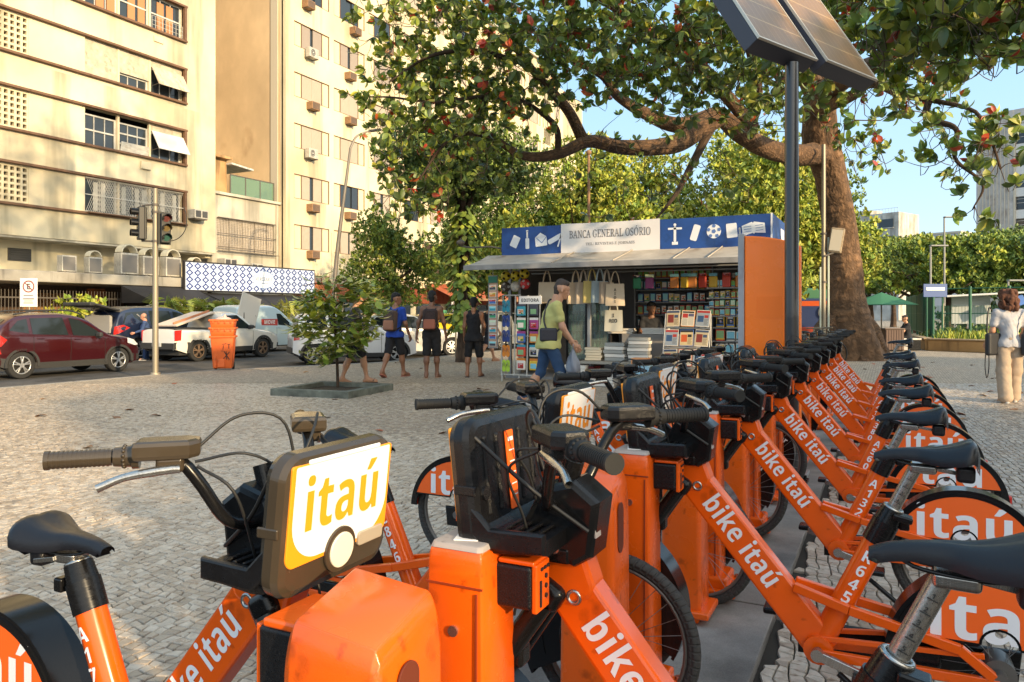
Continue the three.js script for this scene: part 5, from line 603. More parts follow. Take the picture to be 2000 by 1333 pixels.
[[1000, 34, 4.2, 9.4, 3.2, MIDG, 31], [1130, 30, 4.0, 8.2, 3.0, YELG, 32], [1250, 36, 4.4, 9.4, 3.4, YELG, 33], [1400, 32, 4.4, 9, 3.2, YELG, 34], [1510, 27, 3.6, 8, 2.6, YELG, 35], [1580, 40, 4, 9, 3.2, MIDG, 36]].forEach(([x, D, h, top, r, pal, sd], i) => parkTree('park_tree', ['dark green park tree left behind the kiosk roof', 'yellow-green park tree behind the left part of the kiosk', 'yellow-green park tree behind the white kiosk banner', 'bright park tree behind the right part of the kiosk', 'sunlit park tree just left of the great trunk', 'green park tree behind the great trunk'][i], P0(x, 0, D), h * 0.7, 0.2, [[0, h + r * 0.3, 0, r, r * 0.75], [-r * 0.7, h * 0.95, 0.5, r * 0.75, r * 0.55], [r * 0.7, h, -0.4, r * 0.75, r * 0.6], [0.4, top - r * 0.5, 0, r * 0.75, r * 0.55], [0, h * 0.72, 0.4, r * 0.9, r * 0.35]], { n: 5200, size: 0.5, pal, seed: sd, gap: 0.43 }));
[[1700, 62, 7.4, 5.5, [...DARKG, ...MIDG], 41], [1790, 52, 6.9, 4.5, [...MIDG, ...YELG], 42], [1880, 58, 7.4, 5, [...DARKG, ...MIDG], 43], [1960, 48, 6.9, 4.6, MIDG, 44], [2060, 44, 6.8, 5, [...DARKG, ...MIDG], 45], [1745, 74, 8.4, 5.5, MIDG, 46], [1850, 38, 5.3, 3.4, [...MIDG, ...YELG], 47], [1990, 36, 5.4, 3.6, MIDG, 48]].forEach(([x, D, top, r, pal, sd], i) => parkTree('park_tree', ['park tree just right of the great trunk, with spreading dark boughs', 'sunlit spreading park tree above the green fence', 'tall green park tree right of the lamp posts', 'bright spreading park tree before the grey tower', 'park tree at the right edge in front of the tower', 'far park tree under the low white building', 'spreading yellow-green tree over the planted bed', 'dark green tree behind the woman in white'][i], P0(x, 0, D), 2.6, 0.24, [[0, top - r * 0.4, 0, r, r * 0.36], [-r * 0.6, top - r * 0.62, 0.8, r * 0.75, r * 0.3], [r * 0.6, top - r * 0.6, -0.6, r * 0.75, r * 0.3], [r * 0.15, top - r * 0.3, -0.5, r * 0.55, r * 0.25], [-r * 0.2, top - r * 0.75, 1.2, r * 0.5, r * 0.16]], { n: 3300, size: 0.62, pal, seed: sd, gap: 0.5, shell: 0.8 }));
// trees of the same square to the right of the view; their shade falls over the bicycles
[[10.2, -2.4, 61], [11.0, 0.1, 62], [10.0, -5.2, 63], [13.5, -13.5, 64], [14.5, -18.5, 65], [15, 10.5, 66], [16, -4, 67]].forEach(([x, z, sd], i) => parkTree('park_tree', 'leafy square tree outside the right edge of the view, shading the bicycles', [x, 0, z], 2.2, 0.2, [[0, 5.2, 0, 2.5, 1.9], [-0.8, 3.6, 1.2, 1.7, 1.3], [0.6, 3.4, -1.2, 1.8, 1.3], [0.2, 2.2, 0, 1.5, 0.8], [0, 5.6, 0.4, 1.2, 0.7]], { n: 1300, size: 1.0, pal: MIDG, seed: sd, gap: 0.4, group: 'square trees right of the view' }));
{ // ---- young tree in its square kerb
  const c = onGround(652, 768), pl = thing('tree_planter', 'low square stone kerb around the young tree in the pavement', 'tree pit', [c.x, 0, c.z], 0.12); const s = 0.74;
  for (const [w, d, x, z] of [[2 * s, 0.13, 0, s - 0.065], [2 * s, 0.13, 0, -s + 0.065], [0.13, 2 * s - 0.262, s - 0.065, 0], [0.13, 2 * s - 0.262, -s + 0.065, 0]]) mesh('kerb_stone', boxUV(rb(w, 0.13, d, x, 0.055, z, 0.012)), mat([0.20, 0.21, 0.17], 0.9, { map: again(concreteTex, 1.2), bumpMap: again(grainTex, 4), bumpScale: 0.004 }), pl); mesh('soil', boxUV(new THREE.PlaneGeometry(2 * s - 0.2, 2 * s - 0.2).rotateX(-Math.PI / 2).translate(0, 0.045, 0)), mat([0.06, 0.045, 0.03], 1, { bumpMap: again(grainTex, 6), bumpScale: 0.02 }), pl);
  const b = onGround(660, 762), t = thing('young_tree', 'young planted tree with large glossy drooping leaves, in a square kerb', 'tree', [b.x, 0, b.z]), sc = depthOf(V(b.x, 0, b.z)) / FOCAL, w = (px, py, dz = 0) => { const k = (px - 660) * sc; return V(k * CA + dz * SA, (762 - py) * sc, -k * SA + dz * CA); };
  const st = [[[660, 765], [658, 700], [654, 640], [652, 590], [655, 545]], [[655, 660], [690, 630], [735, 610]], [[654, 650], [622, 640], [600, 655]], [[653, 610], [612, 590], [585, 585]], [[652, 600], [690, 570], [720, 580]], [[655, 560], [625, 555], [600, 560]], [[655, 550], [680, 545], [690, 545]]]; mesh('trunk', merged(st.map((p, k) => taperTube(p.map((q, i) => w(q[0], q[1], k ? (k % 2 ? 1 : -1) * 0.16 * i : 0)), k ? [0.016, 0.011, 0.005] : [0.03, 0.026, 0.022, 0.018, 0.008], 14, 7))), branchM, t);
  const rr = rng(313), lv = []; const lob = [[655, 560, 48], [610, 590, 38], [690, 600, 48], [640, 620, 50], [600, 640, 26], [715, 640, 30], [650, 660, 34], [630, 690, 22], [685, 670, 26], [730, 600, 24], [700, 560, 24]]; for (let k = 0; k < 820; k++) { const l = lob[Math.floor(rr() * lob.length)], a = rr() * 6.28, r = Math.sqrt(rr()) * l[2]; const p = w(l[0] + Math.cos(a) * r, l[1] + Math.sin(a) * r * 0.8, (rr() - 0.5) * 1.1); lv.push({ p, q: new THREE.Quaternion().setFromEuler(new THREE.Euler(1.5 + rr() * 1.3, rr() * 6.28, (rr() - 0.5) * 0.6, 'YXZ')), s: 0.8 + 0.5 * rr(), c: hue(rr() < 0.45 ? YELG : MIDG, rr) }); }
  const g = leafGeo(0.18, 0.047, 0.3, 0.45, 0.4), ms = YELG.concat(YELG, MIDG).map((c2) => leafMat(c2, 0.4)); const shown = lv.sort((x, y) => y.p.clone().dot(V(SA, 0, CA)) - x.p.clone().dot(V(SA, 0, CA))); shown.slice(0, 300).forEach((l, i) => { const m = mesh('leaf', g, ms[Math.floor(rr() * ms.length)], t); m.position.copy(l.p); m.quaternion.copy(l.q); m.scale.setScalar(l.s); }); const rest = part('crown', t); rest.userData.kind = 'stuff'; instanced('leaves', g, leafMat(null, 0.4), shown.slice(300), rest);
}
function bush(name, label, p, sx, h, n, pal, seed, size = 0.45, sz = 0.8) { const t = thing(name, label, 'plant', p), rr = rng(seed); const pts = fill([[0, h * 0.5, 0, 1, 1]], n, seed, 0.36, 0.5).map((q) => V(q.x * sx, Math.max(0.05, h * 0.5 + (q.y - h * 0.5) * h * 0.5), q.z * sz)); mesh('stems', merged(Array.from({ length: 9 }, () => { const q = pts[Math.floor(rr() * pts.length)]; return taperTube([[q.x * 0.3, 0, q.z * 0.3], [q.x * 0.6, q.y * 0.5, q.z * 0.6], q], [0.02, 0.014, 0.006], 5, 5); })), twigM, t); const c = part('foliage', t); c.userData.kind = 'stuff'; instanced('leaves', SPRIG[seed % 2], leafWhiteM, pts.map((q) => ({ p: q, q: new THREE.Quaternion().setFromEuler(new THREE.Euler((rr() - 0.5) * 2, rr() * 6.28, (rr() - 0.5) * 2)), s: size * (0.7 + 0.6 * rr()), c: hue(pal, rr) })), c); return t; }
bush('shrub', 'airy light green shrub before the shop railing, behind the red car', [-28.2, 0.02, -18.9], 1.9, 2.0, 420, YELG, 51, 0.6); bush('shrub', 'green shrub behind the open tailgate of the blue car', [-28.4, 0.02, -21.2], 1.1, 1.5, 200, MIDG, 52, 0.6);
function palm(label, p, h, n, seed) { const t = thing('areca_palm', label, 'plant', p), rr = rng(seed); for (let k = 0; k < n; k++) { const a = k / n * 6.28 + rr(), o = 0.55 + 0.5 * rr(), tip = V(Math.cos(a) * o, h * (0.62 + 0.3 * rr()), Math.sin(a) * o), mid = V(Math.cos(a) * o * 0.35, h * (0.7 + 0.3 * rr()), Math.sin(a) * o * 0.35), c = curve([V(0, 0.1, 0), mid, tip]), gs = [tube([V(0, 0.1, 0), mid, tip], 0.012, 8, 4)]; for (let j = 0; j < 12; j++) for (const s of [-1, 1]) { const q = c.getPoint(0.35 + 0.65 * j / 12), d = c.getTangent(0.35 + 0.65 * j / 12), sd = V(d.z, -0.25, -d.x).normalize().multiplyScalar(s); const g = leafGeo(0.32, 0.02, 0.2, 0.3, 0.4); g.applyQuaternion(new THREE.Quaternion().setFromUnitVectors(V(0, 1, 0), sd.add(d.multiplyScalar(0.7)).normalize())); gs.push(g.translate(q.x, q.y, q.z)); } mesh('frond', gs, leafMat(hue(YELG, rr).toArray(), 0.5), t); } return t; }
[[316, 25.6], [362, 26.8], [398, 27.5], [432, 28.5], [470, 29.5], [560, 33.5], [605, 34.5]].forEach(([px, D0], i) => { const D = (i < 5 ? 26.4 : 26.2) / (SA - CA * (px - 1000) / 1480); palm(['palm-like plant left of the traffic light pole', 'palm-like plant below the left end of the tile sign', 'palm-like plant behind the orange bins', 'palm-like plant right of the orange bins', 'palm-like plant behind the white pickup', 'palm-like plant under the right end of the tile sign', 'palm-like plant behind the light blue van'][i], [...at(px, 612, D).toArray()].map((v, k) => (k === 1 ? 0 : v)), 1.9, 15, 90 + i); });
bush('shrub', 'shrubs growing behind the green fence on the right', P0(1985, 0, 32.5), 3.4, 2.4, 700, DARKG, 55, 0.6, 1.2);
bush('shrub', 'low plants in the bed with the orange edge', P0(1955, 0, 29.6), 3, 0.9, 300, MIDG, 56, 0.5, 0.8);
// ---------------------------------------------------------------- newspaper kiosk (front faces +z)
const KX0 = -7.2, KX1 = -1.86, KZ = -14.2, KB = -16.3;
const blueM = mat([0.018, 0.085, 0.36], 0.45, { map: again(wearTex, 0.6) }), bannerM = mat([0.70, 0.67, 0.66], 0.75), awnM = mat([0.62, 0.55, 0.47], 0.8, { map: again(wearTex, 0.5), bumpMap: again(grainTex, 2), bumpScale: 0.003 }), alumM = mat([0.45, 0.45, 0.45], 0.5, { metalness: 0.5, map: again(wearTex, 1) }), kioskDarkM = mat([0.22, 0.2, 0.18], 0.7), shelfM = mat([0.25, 0.25, 0.25], 0.5);
const canvasBagM = mat([0.66, 0.52, 0.36], 0.9), paperM = mat([0.66, 0.62, 0.56], 0.85);
{
  const k = thing('newspaper_kiosk', 'newspaper kiosk with a blue and white fascia, pale awning and crowded shelves', 'kiosk', [0, 0, 0]);
  const mid = (KX0 + KX1) / 2, w = KX1 - KX0;
  mesh('back_wall', uvw(bx(w, 2.55, 0.06, mid, 1.3, KB)), kioskDarkM, k); mesh('side_wall', uvw(bx(0.06, 2.55, 2.1, KX1 - 0.03, 1.3, (KZ + KB) / 2)), alumM, k); mesh('side_wall', uvw(bx(0.06, 2.55, 1.5, KX0 + 0.03, 1.3, KB + 0.75)), kioskDarkM, k); mesh('roof', uvw(bx(w + 0.1, 0.08, 2.3, mid, 2.58, (KZ + KB) / 2 - 0.05)), alumM, k); mesh('floor', uvw(bx(w, 0.06, 2.1, mid, 0.03, (KZ + KB) / 2)), shelfM, k);
  for (const x of [KX0 + 0.08, -5.35, KX1 - 0.1]) mesh('post', rb(0.07, 2.5, 0.07, x, 1.28, KZ - 0.05, 0.01), alumM, k);
  // fascia box: blue, white cloth banner, blue
  const f0 = 2.56, f1 = 3.13, z = KZ + 0.12; mesh('fascia', uvw(bx(w + 0.06, f1 - f0, 2.3, mid, (f0 + f1) / 2, KZ - 1.03)), blueM, k);
  const xa = -5.88, xb = -3.86;
  const ban = mesh('cloth_banner', gridGeo(24, 6, (u, v) => [lerp(xa, xb, u), lerp(f0 - 0.03, f1 + 0.02, v) - 0.015 * Math.sin(u * 3.14), z + 0.03 + 0.005 * Math.sin(u * 17 + v * 2) * Math.sin(v * 3.1)]), bannerM, k);
  const tm = mat([0.10, 0.10, 0.11], 0.7); mesh('lettering', letters('BANCA GENERAL OSÓRIO', 0.15, fontSerif, 0.5, 1.66).translate((xa + xb) / 2, 2.85, z + 0.0365), tm, ban); mesh('small_lettering', letters('TEL: REVISTAS E JORNAIS', 0.05, fontSerif, 0.5, 1.0).translate((xa + xb) / 2 + 0.02, 2.70, z + 0.0365), tm, ban);
  // white pictograms on the blue parts
  const wm = mat([0.74, 0.75, 0.78], 0.6), icon = (name, g, x, y, rz, sc = 1) => mesh(name, merged(g).scale(sc, sc, 1).rotateZ(rz).translate(x, y, z + 0.006), wm, k), line = mat([0.10, 0.18, 0.42], 0.6);
  const box = (a, b, x = 0, y = 0, r = 0.02) => new THREE.ShapeGeometry(roundRect(a, b, r, x, y), 4), circ = (r, x, y) => new THREE.CircleGeometry(r, 24).translate(x, y, 0);
  const cx0 = (px) => lerp(KX0, KX1, 0) + (px - 985) / (1510 - 985) * w; // along the fascia
  icon('notebook_icon', [box(0.17, 0.24)], KX0 + 0.28, 2.84, -0.45); icon('bottle_icon', [box(0.085, 0.22, 0, -0.06), box(0.035, 0.16, 0, 0.12), box(0.05, 0.03, 0, 0.2, 0.01)], KX0 + 0.56, 2.85, 0.02); const env = icon('envelope_icon', [box(0.26, 0.19), new THREE.ShapeGeometry(shapeOf([[-0.13, 0.09], [0, 0.18], [0.13, 0.09]]))], KX0 + 0.87, 2.82, 0.1); mesh('icon_line', [rod([-0.1, 0.07, 0], [0.02, -0.03, 0], 0.006, 0.006, 4), rod([0.02, -0.03, 0], [0.12, 0.09, 0], 0.006, 0.006, 4)].map((g) => g.translate(KX0 + 0.87, 2.82, z + 0.01)), line, env);
  icon('tag_icon', [box(0.34, 0.10, 0, 0, 0.04)], KX0 + 1.02 + 0.18 - 0.02 + 0.0, 2.86, 0.45); icon('pen_icon', [box(0.03, 0.34, 0, 0, 0.012)], KX0 + 1.32 - 0.08 + 0.05, 2.86, -0.3).visible = true;
  const R = (t) => lerp(xb, KX1, t); const fig = [box(0.05, 0.30, 0, -0.02), box(0.28, 0.04, 0, 0.09, 0.012), circ(0.028, 0, 0.165), box(0.12, 0.06, 0, -0.2, 0.005)]; icon('monument_icon', fig, R(0.14), 2.86, 0, 0.95);
  icon('phone_icon', [box(0.13, 0.30, 0, 0, 0.03)], R(0.33), 2.85, -0.3); const ball = icon('ball_icon', [circ(0.13, 0, 0)], R(0.50), 2.86, 0); mesh('ball_patch', [new THREE.CircleGeometry(0.042, 5), ...[0, 1, 2, 3, 4].map((q) => new THREE.CircleGeometry(0.036, 5).translate(Math.cos(q * 1.2566 + 0.3) * 0.1, Math.sin(q * 1.2566 + 0.3) * 0.1, 0))].map((g) => g.translate(R(0.5), 2.86, z + 0.011)), line, ball); icon('notepad_icon', [box(0.19, 0.26), box(0.03, 0.2, 0.14, -0.06)], R(0.66), 2.86, 0.08); const bk = icon('book_icon', [new THREE.ShapeGeometry(shapeOf([[-0.2, 0.07], [-0.02, 0.12], [0.0, 0.1], [0.02, 0.12], [0.2, 0.07], [0.2, -0.11], [0.02, -0.08], [0, -0.1], [-0.02, -0.08], [-0.2, -0.11]]))], R(0.85), 2.88, 0.1); mesh('icon_line', [-1, 1].flatMap((s) => [0, 1, 2].map((q) => bx(0.13, 0.008, 0.004, s * 0.1, 0.045 - q * 0.045, 0))).map((g) => g.rotateZ(0.1).translate(R(0.85), 2.88, z + 0.01)), line, bk);
  mesh('corner_strip', bx(0.03, f1 - f0 + 0.02, 0.03, KX1 + 0.01, (f0 + f1) / 2, z - 0.01), wm, k); const sp2 = mesh('side_print', [box(0.5, 0.2), box(0.7, 0.05, 0.1, -0.2)].map((g) => g.rotateY(Math.PI / 2).translate(KX1 + 0.036, 2.87, KZ - 1.2)), wm, k);
  // awning
  const ax0 = KX0 - 0.35, ax1 = KX1 - 0.3; mesh('awning', boxUV(gridGeo(40, 10, (u, v) => [lerp(ax0, ax1, u), lerp(2.57, 2.30, v) - 0.03 * Math.sin(v * 3.14) - 0.01 * Math.abs(Math.sin(u * 9.4)), lerp(KZ + 0.14, KZ + 1.15, v)])), awnM, k); mesh('awning_edge', uvw(rb(ax1 - ax0, 0.10, 0.04, (ax0 + ax1) / 2, 2.255, KZ + 1.16, 0.01)), mat([0.36, 0.34, 0.32], 0.7, { map: again(wearTex, 1) }), k); for (const x of [ax0 + 0.3, -5.2, -3.5, ax1 - 0.2]) mesh('awning_arm', rod([x, 2.45, KZ], [x, 2.26, KZ + 1.1], 0.018), alumM, k); for (const x of [-5.6, -4.4, -3.3, -2.7]) mesh('awning_seam', rod([x, 2.577, KZ + 0.15], [x - 0.06, 2.315, KZ + 1.14], 0.012, 0.012, 5), awnM, k);
  // shelves
  const shelf = (x0, x1, y, z2, d = 0.3) => mesh('shelf', rb(x1 - x0, 0.025, d, (x0 + x1) / 2, y, z2, 0.005), shelfM, k); for (const y of [0.75, 1.05, 1.32, 1.58, 1.84, 2.08]) shelf(-4.75, -3.15, y, KB + 0.75); for (const y of [0.55, 0.82, 1.08, 1.3, 1.47, 1.64, 1.84]) shelf(-3.12, KX1 - 0.1, y, KB + 1.45, 0.34); mesh('shelf_upright', [bx(0.03, 2.2, 0.3, -3.13, 1.2, KB + 0.9), bx(0.03, 2.2, 0.3, -4.77, 1.2, KB + 0.75)], shelfM, k); mesh('rail', cy(0.015, 0.015, 4.9, mid, 2.22, KZ + 0.35, 0, 0, Math.PI / 2), alumM, k); mesh('rail', cy(0.015, 0.015, 4.6, mid, 2.2, KZ - 0.5, 0, 0, Math.PI / 2), alumM, k);
  mesh('counter', uvw(rb(1.5, 0.9, 0.5, -4.0, 0.5, KZ - 0.5, 0.02)), kioskDarkM, k);
}
{ // goods on the shelves: packets, boxes and bottles, each its own
  const rr = rng(515), pal = [[0.6, 0.06, 0.03], [0.7, 0.45, 0.04], [0.05, 0.14, 0.4], [0.65, 0.6, 0.5], [0.05, 0.3, 0.14], [0.6, 0.2, 0.03], [0.04, 0.3, 0.4], [0.3, 0.05, 0.2], [0.75, 0.7, 0.62], [0.06, 0.06, 0.08]], pm = pal.map((c) => mat(c, 0.45)), lab = pal.map((c) => mat([Math.min(0.8, 0.9 - c[0]), Math.min(0.8, 0.75 - c[1] * 0.5), Math.min(0.8, 0.7 - c[2])], 0.5));
  const newsTexs = [0, 1, 2, 3].map((kk) => canvasTex(256, 320, (x, w, h) => { if (kk) { const c = [['#b9a98c', '#7a2f2a', '#3a4a6a'], ['#c9b48a', '#c0562a', '#2a2a2a'], ['#8f9aa8', '#2d4f7a', '#a03030']][kk - 1]; x.fillStyle = c[0]; x.fillRect(0, 0, w, h); x.fillStyle = c[1]; x.fillRect(20, 70 + kk * 12, 120, 190 - kk * 20); x.fillStyle = c[2]; x.fillRect(0, 0, w, 46); x.fillRect(150, 90, 80, 60); x.fillStyle = '#555'; for (let j = 0; j < 10; j++) x.fillRect(150, 170 + j * 13, 90 - (j * 37 % 30), 5); return; } x.fillStyle = '#d9d2c2'; x.fillRect(0, 0, w, h); x.fillStyle = '#222'; x.fillRect(14, 14, 228, 34); x.fillStyle = '#a33'; x.fillRect(14, 60, 110, 90); x.fillStyle = '#557'; x.fillRect(132, 60, 110, 60); x.fillStyle = '#777'; for (let j = 0; j < 16; j++) { x.fillRect(14, 166 + j * 9, 108, 4); x.fillRect(132, 130 + j * 11, 108, 4); } })), newsMs = newsTexs.map((t) => mat([0.8, 0.78, 0.74], 0.85, { map: t }));
  const coverT = [0, 1, 2, 3].map((kk) => canvasTex(64, 64, (x, w, h) => { const q = rng(700 + kk); const cs = ['#c8322a', '#f0c23a', '#2a58a8', '#eee6d6', '#2f8a4a', '#e07a2a', '#1a1a22', '#d88aa0']; x.fillStyle = cs[(kk * 3) % 8]; x.fillRect(0, 0, w, h); for (let n = 0; n < 7; n++) { x.fillStyle = cs[Math.floor(q() * 8)]; x.fillRect(q() * 44, q() * 52, 8 + q() * 34, 4 + q() * 20); } x.fillStyle = '#fff'; x.fillRect(8, 6, 46, 9); x.fillStyle = '#222'; for (let n = 0; n < 6; n++) x.fillRect(10 + n * 7, 8, 4, 5); })); coverT.forEach((t, n) => { lab[n * 2] = mat([0.85, 0.83, 0.8], 0.45, { map: t }); });
  const packG = new RoundedBoxGeometry(1, 1, 1, 1, 0.06), labG = new THREE.PlaneGeometry(0.86, 0.66).translate(0, 0.08, 0.503), stripeG = new THREE.PlaneGeometry(0.96, 0.14).translate(0, -0.32, 0.503), botG = new THREE.LatheGeometry([[0, 0], [0.5, 0], [0.5, 0.62], [0.2, 0.78], [0.18, 1], [0, 1]].map((p) => new THREE.Vector2(p[0], p[1])), 10);
  const pack = (x, y, z, w, h, d, c, label, group) => { const o = thing('packet', label, 'packet', [x, y + h / 2 + 0.013, z], (rr() - 0.5) * 0.12, group); const b = mesh('box', packG, pm[c], o); b.scale.set(w, h, d); const l = mesh('print', labG, lab[(c + 3) % 10], o); l.scale.set(w, h, d); const s = mesh('stripe', stripeG, pm[(c + 1) % 10], o); s.scale.set(w, h, d); };
  const row = (x0, x1, y, z, w, h, label, group, cs) => { for (let x = x0 + w / 2; x < x1 - w / 2; x += w * (1.06 + 0.12 * rr())) pack(x, y, z + (rr() - 0.5) * 0.03, w * (0.85 + 0.15 * rr()), h * (0.8 + 0.25 * rr()), 0.07, cs[Math.floor(rr() * cs.length)], label, group); };
  [[2.08, 'topmost'], [1.84, 'second'], [1.58, 'third'], [1.32, 'fourth'], [1.05, 'fifth'], [0.75, 'lowest']].forEach(([y, n], j) => row(-4.72, -3.18, y, KB + 0.82, 0.115, 0.19, `small packet on the ${n} long shelf behind the kiosk vendor`, `packets on the ${n} shelf of the kiosk back wall`, [[3, 8, 5, 0], [2, 6, 1, 3, 9], [2, 3, 8, 9], [2, 9, 7, 0], [2, 6, 4, 8], [3, 6, 9, 8]][j]));
  [[1.84, 'topmost'], [1.64, 'second'], [1.47, 'third'], [1.3, 'fourth']].forEach(([y, n], j) => row(-3.08, -2.0, y, KB + 1.56, 0.09, 0.135, `small cigarette-sized packet on the ${n} shelf of the kiosk's right stand`, `packets on the ${n} shelf of the right stand`, [[0, 5, 8], [0, 1, 3], [4, 1, 0, 8], [1, 0, 8, 2]][j]));
  [[1.08, 'yellow and orange snack bag on the upper front shelf of the right stand', [1, 5, 1]], [0.82, 'red and white snack bag on the middle front shelf of the right stand', [0, 8, 0]], [0.55, 'pale snack box on the lowest front shelf of the right stand', [8, 6, 3]]].forEach(([y, l, cs]) => row(-2.95, -2.0, y, KB + 1.58, 0.17, 0.22, l, l.replace(' bag', ' bags').replace(' box ', ' boxes '), cs));
  // hanging things under the roof
  const hang = [[-3.4, 5], [-3.2, 0], [-3.0, 1], [-2.75, 0], [-2.5, 5], [-4.5, 4], [-4.25, 7], [-3.75, 5], [-3.55, 1]]; hang.forEach(([x, c], i) => { const o = thing('hanging_bag', i === 5 ? 'greenish toy bag hanging at the left above the vendor' : 'bright toy bag hanging from the kiosk ceiling', 'toy bag', [x, 2.04, KZ - 0.5], rr() - 0.5, i === 5 ? undefined : 'toy bags hanging from the kiosk ceiling'); mesh('bag', rb(0.17, 0.22, 0.06, 0, -0.08, 0, 0.025), pm[c], o); mesh('card', rb(0.17, 0.06, 0.012, 0, 0.06, 0, 0.004), lab[c], o); mesh('hook', rod([0, 0.08, 0], [0, 0.16, 0], 0.004), alumM, o); });
  const ban = thing('poster_strip', 'blue and yellow poster hanging at the right end of the kiosk', 'poster', [-2.18, 1.86, KZ - 0.9]); mesh('sheet', rb(0.3, 0.62, 0.01, 0, 0, 0, 0.003), pm[2], ban); mesh('print', rb(0.26, 0.3, 0.006, 0, -0.1, 0.008, 0.002), pm[1], ban); mesh('print', new THREE.CircleGeometry(0.07, 14).translate(0, 0.13, 0.007), lab[2], ban);
  [[-2.62, 'left'], [-2.42, 'right']].forEach(([x, n]) => { const o = thing('card_strip', `strip of small cards hanging in the kiosk, the ${n} one beside the blue poster`, 'card strip', [x, 2.15, KZ - 0.8]); for (let j = 0; j < 6; j++) mesh('card', rb(0.15, 0.085, 0.012, 0, -0.06 - j * 0.1, 0, 0.004), pm[n === 'left' ? [3, 1][j % 2] : [0, 8][j % 2]], o); mesh('cord', rod([0, 0.05, -0.008], [0, -0.64, -0.008], 0.003), inkM, o); });
  // footballs in a net at the left
  const ballM = [[0.62, 0.5, 0.03], [0.62, 0.5, 0.03], [0.6, 0.46, 0.03], [0.55, 0.03, 0.03], [0.6, 0.56, 0.48], [0.08, 0.06, 0.05]]; [[-7.02, 2.12], [-6.80, 2.12], [-6.60, 2.16], [-6.58, 1.95], [-6.80, 1.90], [-7.02, 1.90]].forEach(([x, y], i) => { const o = thing('toy_ball', ['yellow and black ball at the top left of the hanging balls', 'yellow and black ball next to the top left one under the awning', 'yellow ball at the right of the top row of hanging balls', 'red ball hanging below the yellow ones', 'pale ball in the lower row of hanging balls', 'dark ball at the lower left of the hanging balls'][i], 'ball', [x, y, KZ + 0.35]); mesh('ball', new THREE.IcosahedronGeometry(0.105, 3), mat(ballM[i], 0.4), o); const ps = new THREE.IcosahedronGeometry(1, 0).attributes.position, g = []; for (let q = 0; q < ps.count; q += 3) { const v = V().fromBufferAttribute(ps, q); g.push(new THREE.CircleGeometry(0.034, 5).applyQuaternion(new THREE.Quaternion().setFromUnitVectors(V(0, 0, 1), v.clone().normalize())).translate(...v.multiplyScalar(0.1062).toArray())); } mesh('patch', g, i < 3 ? inkM : whiteM, o); mesh('string', rod([0, 0.1, 0], [0, 0.18, 0], 0.003, 0.003, 4), inkM, o); });
  // tote bags
  const tote = (x, y, z, ry, m, label, ptxt) => { const o = thing('tote_bag', label, 'tote bag', [x, y, z], ry); mesh('bag', gridGeo(10, 12, (u, v) => [lerp(-0.17, 0.17, u) * (1 + 0.08 * v), -0.42 * v, 0.009 * Math.sin(u * 9 + v * 2) * v + 0.014]), m, o); mesh('bag_back', gridGeo(6, 6, (u, v) => [lerp(0.17, -0.17, u) * (1 + 0.08 * v), -0.42 * v, -0.03]), m, o); mesh('handle', [-1, 1].map((s) => tube([[-0.08, 0, s * 0.012], [-0.05, 0.16, s * 0.012], [0, 0.24, 0], [0.05, 0.16, s * 0.012], [0.08, 0, s * 0.012]], 0.011, 12, 5)), m, o); if (ptxt) mesh('print', ptxt, inkM, o); return o; };
  const ptx = (ls, size) => ls.map((t, i) => letters(t, size).translate(0, -0.14 - i * size * 1.5, 0.026)); const bagM2 = mat([0.6, 0.5, 0.4], 0.9), bagM3 = mat([0.45, 0.55, 0.6], 0.9), greyBagM = mat([0.45, 0.44, 0.38], 0.9);
  tote(-6.12, 1.98, KZ + 0.3, 0.1, canvasBagM, 'single plain beige tote bag hanging above the man in yellow'); tote(-5.48, 1.96, KZ + 0.36, 0.9, canvasBagM, 'leftmost beige tote of the row hanging under the awning'); tote(-5.32, 1.96, KZ + 0.36, 1.0, bagM2, 'second pale tote of the row, turned edge-on'); tote(-5.14, 1.98, KZ + 0.36, 0.7, mat([0.7, 0.55, 0.2], 0.9), 'tote with a yellow upper print in the middle of the row'); tote(-4.98, 1.98, KZ + 0.36, 0.9, bagM3, 'bluish tote in the middle of the hanging row'); tote(-4.84, 1.96, KZ + 0.36, 1.1, bagM2, 'pale tote next to the rightmost printed one'); tote(-4.66, 1.92, KZ + 0.40, 0.25, canvasBagM, 'rightmost beige tote with dark round letters down its front', ptx(['A', 'I', 'O', 'I'], 0.05)); tote(-4.86, 1.42, KZ - 0.1, 0.1, greyBagM, 'grey tote with printed letters hanging lower beside the vendor', ptx(['I', 'RIO'], 0.07));
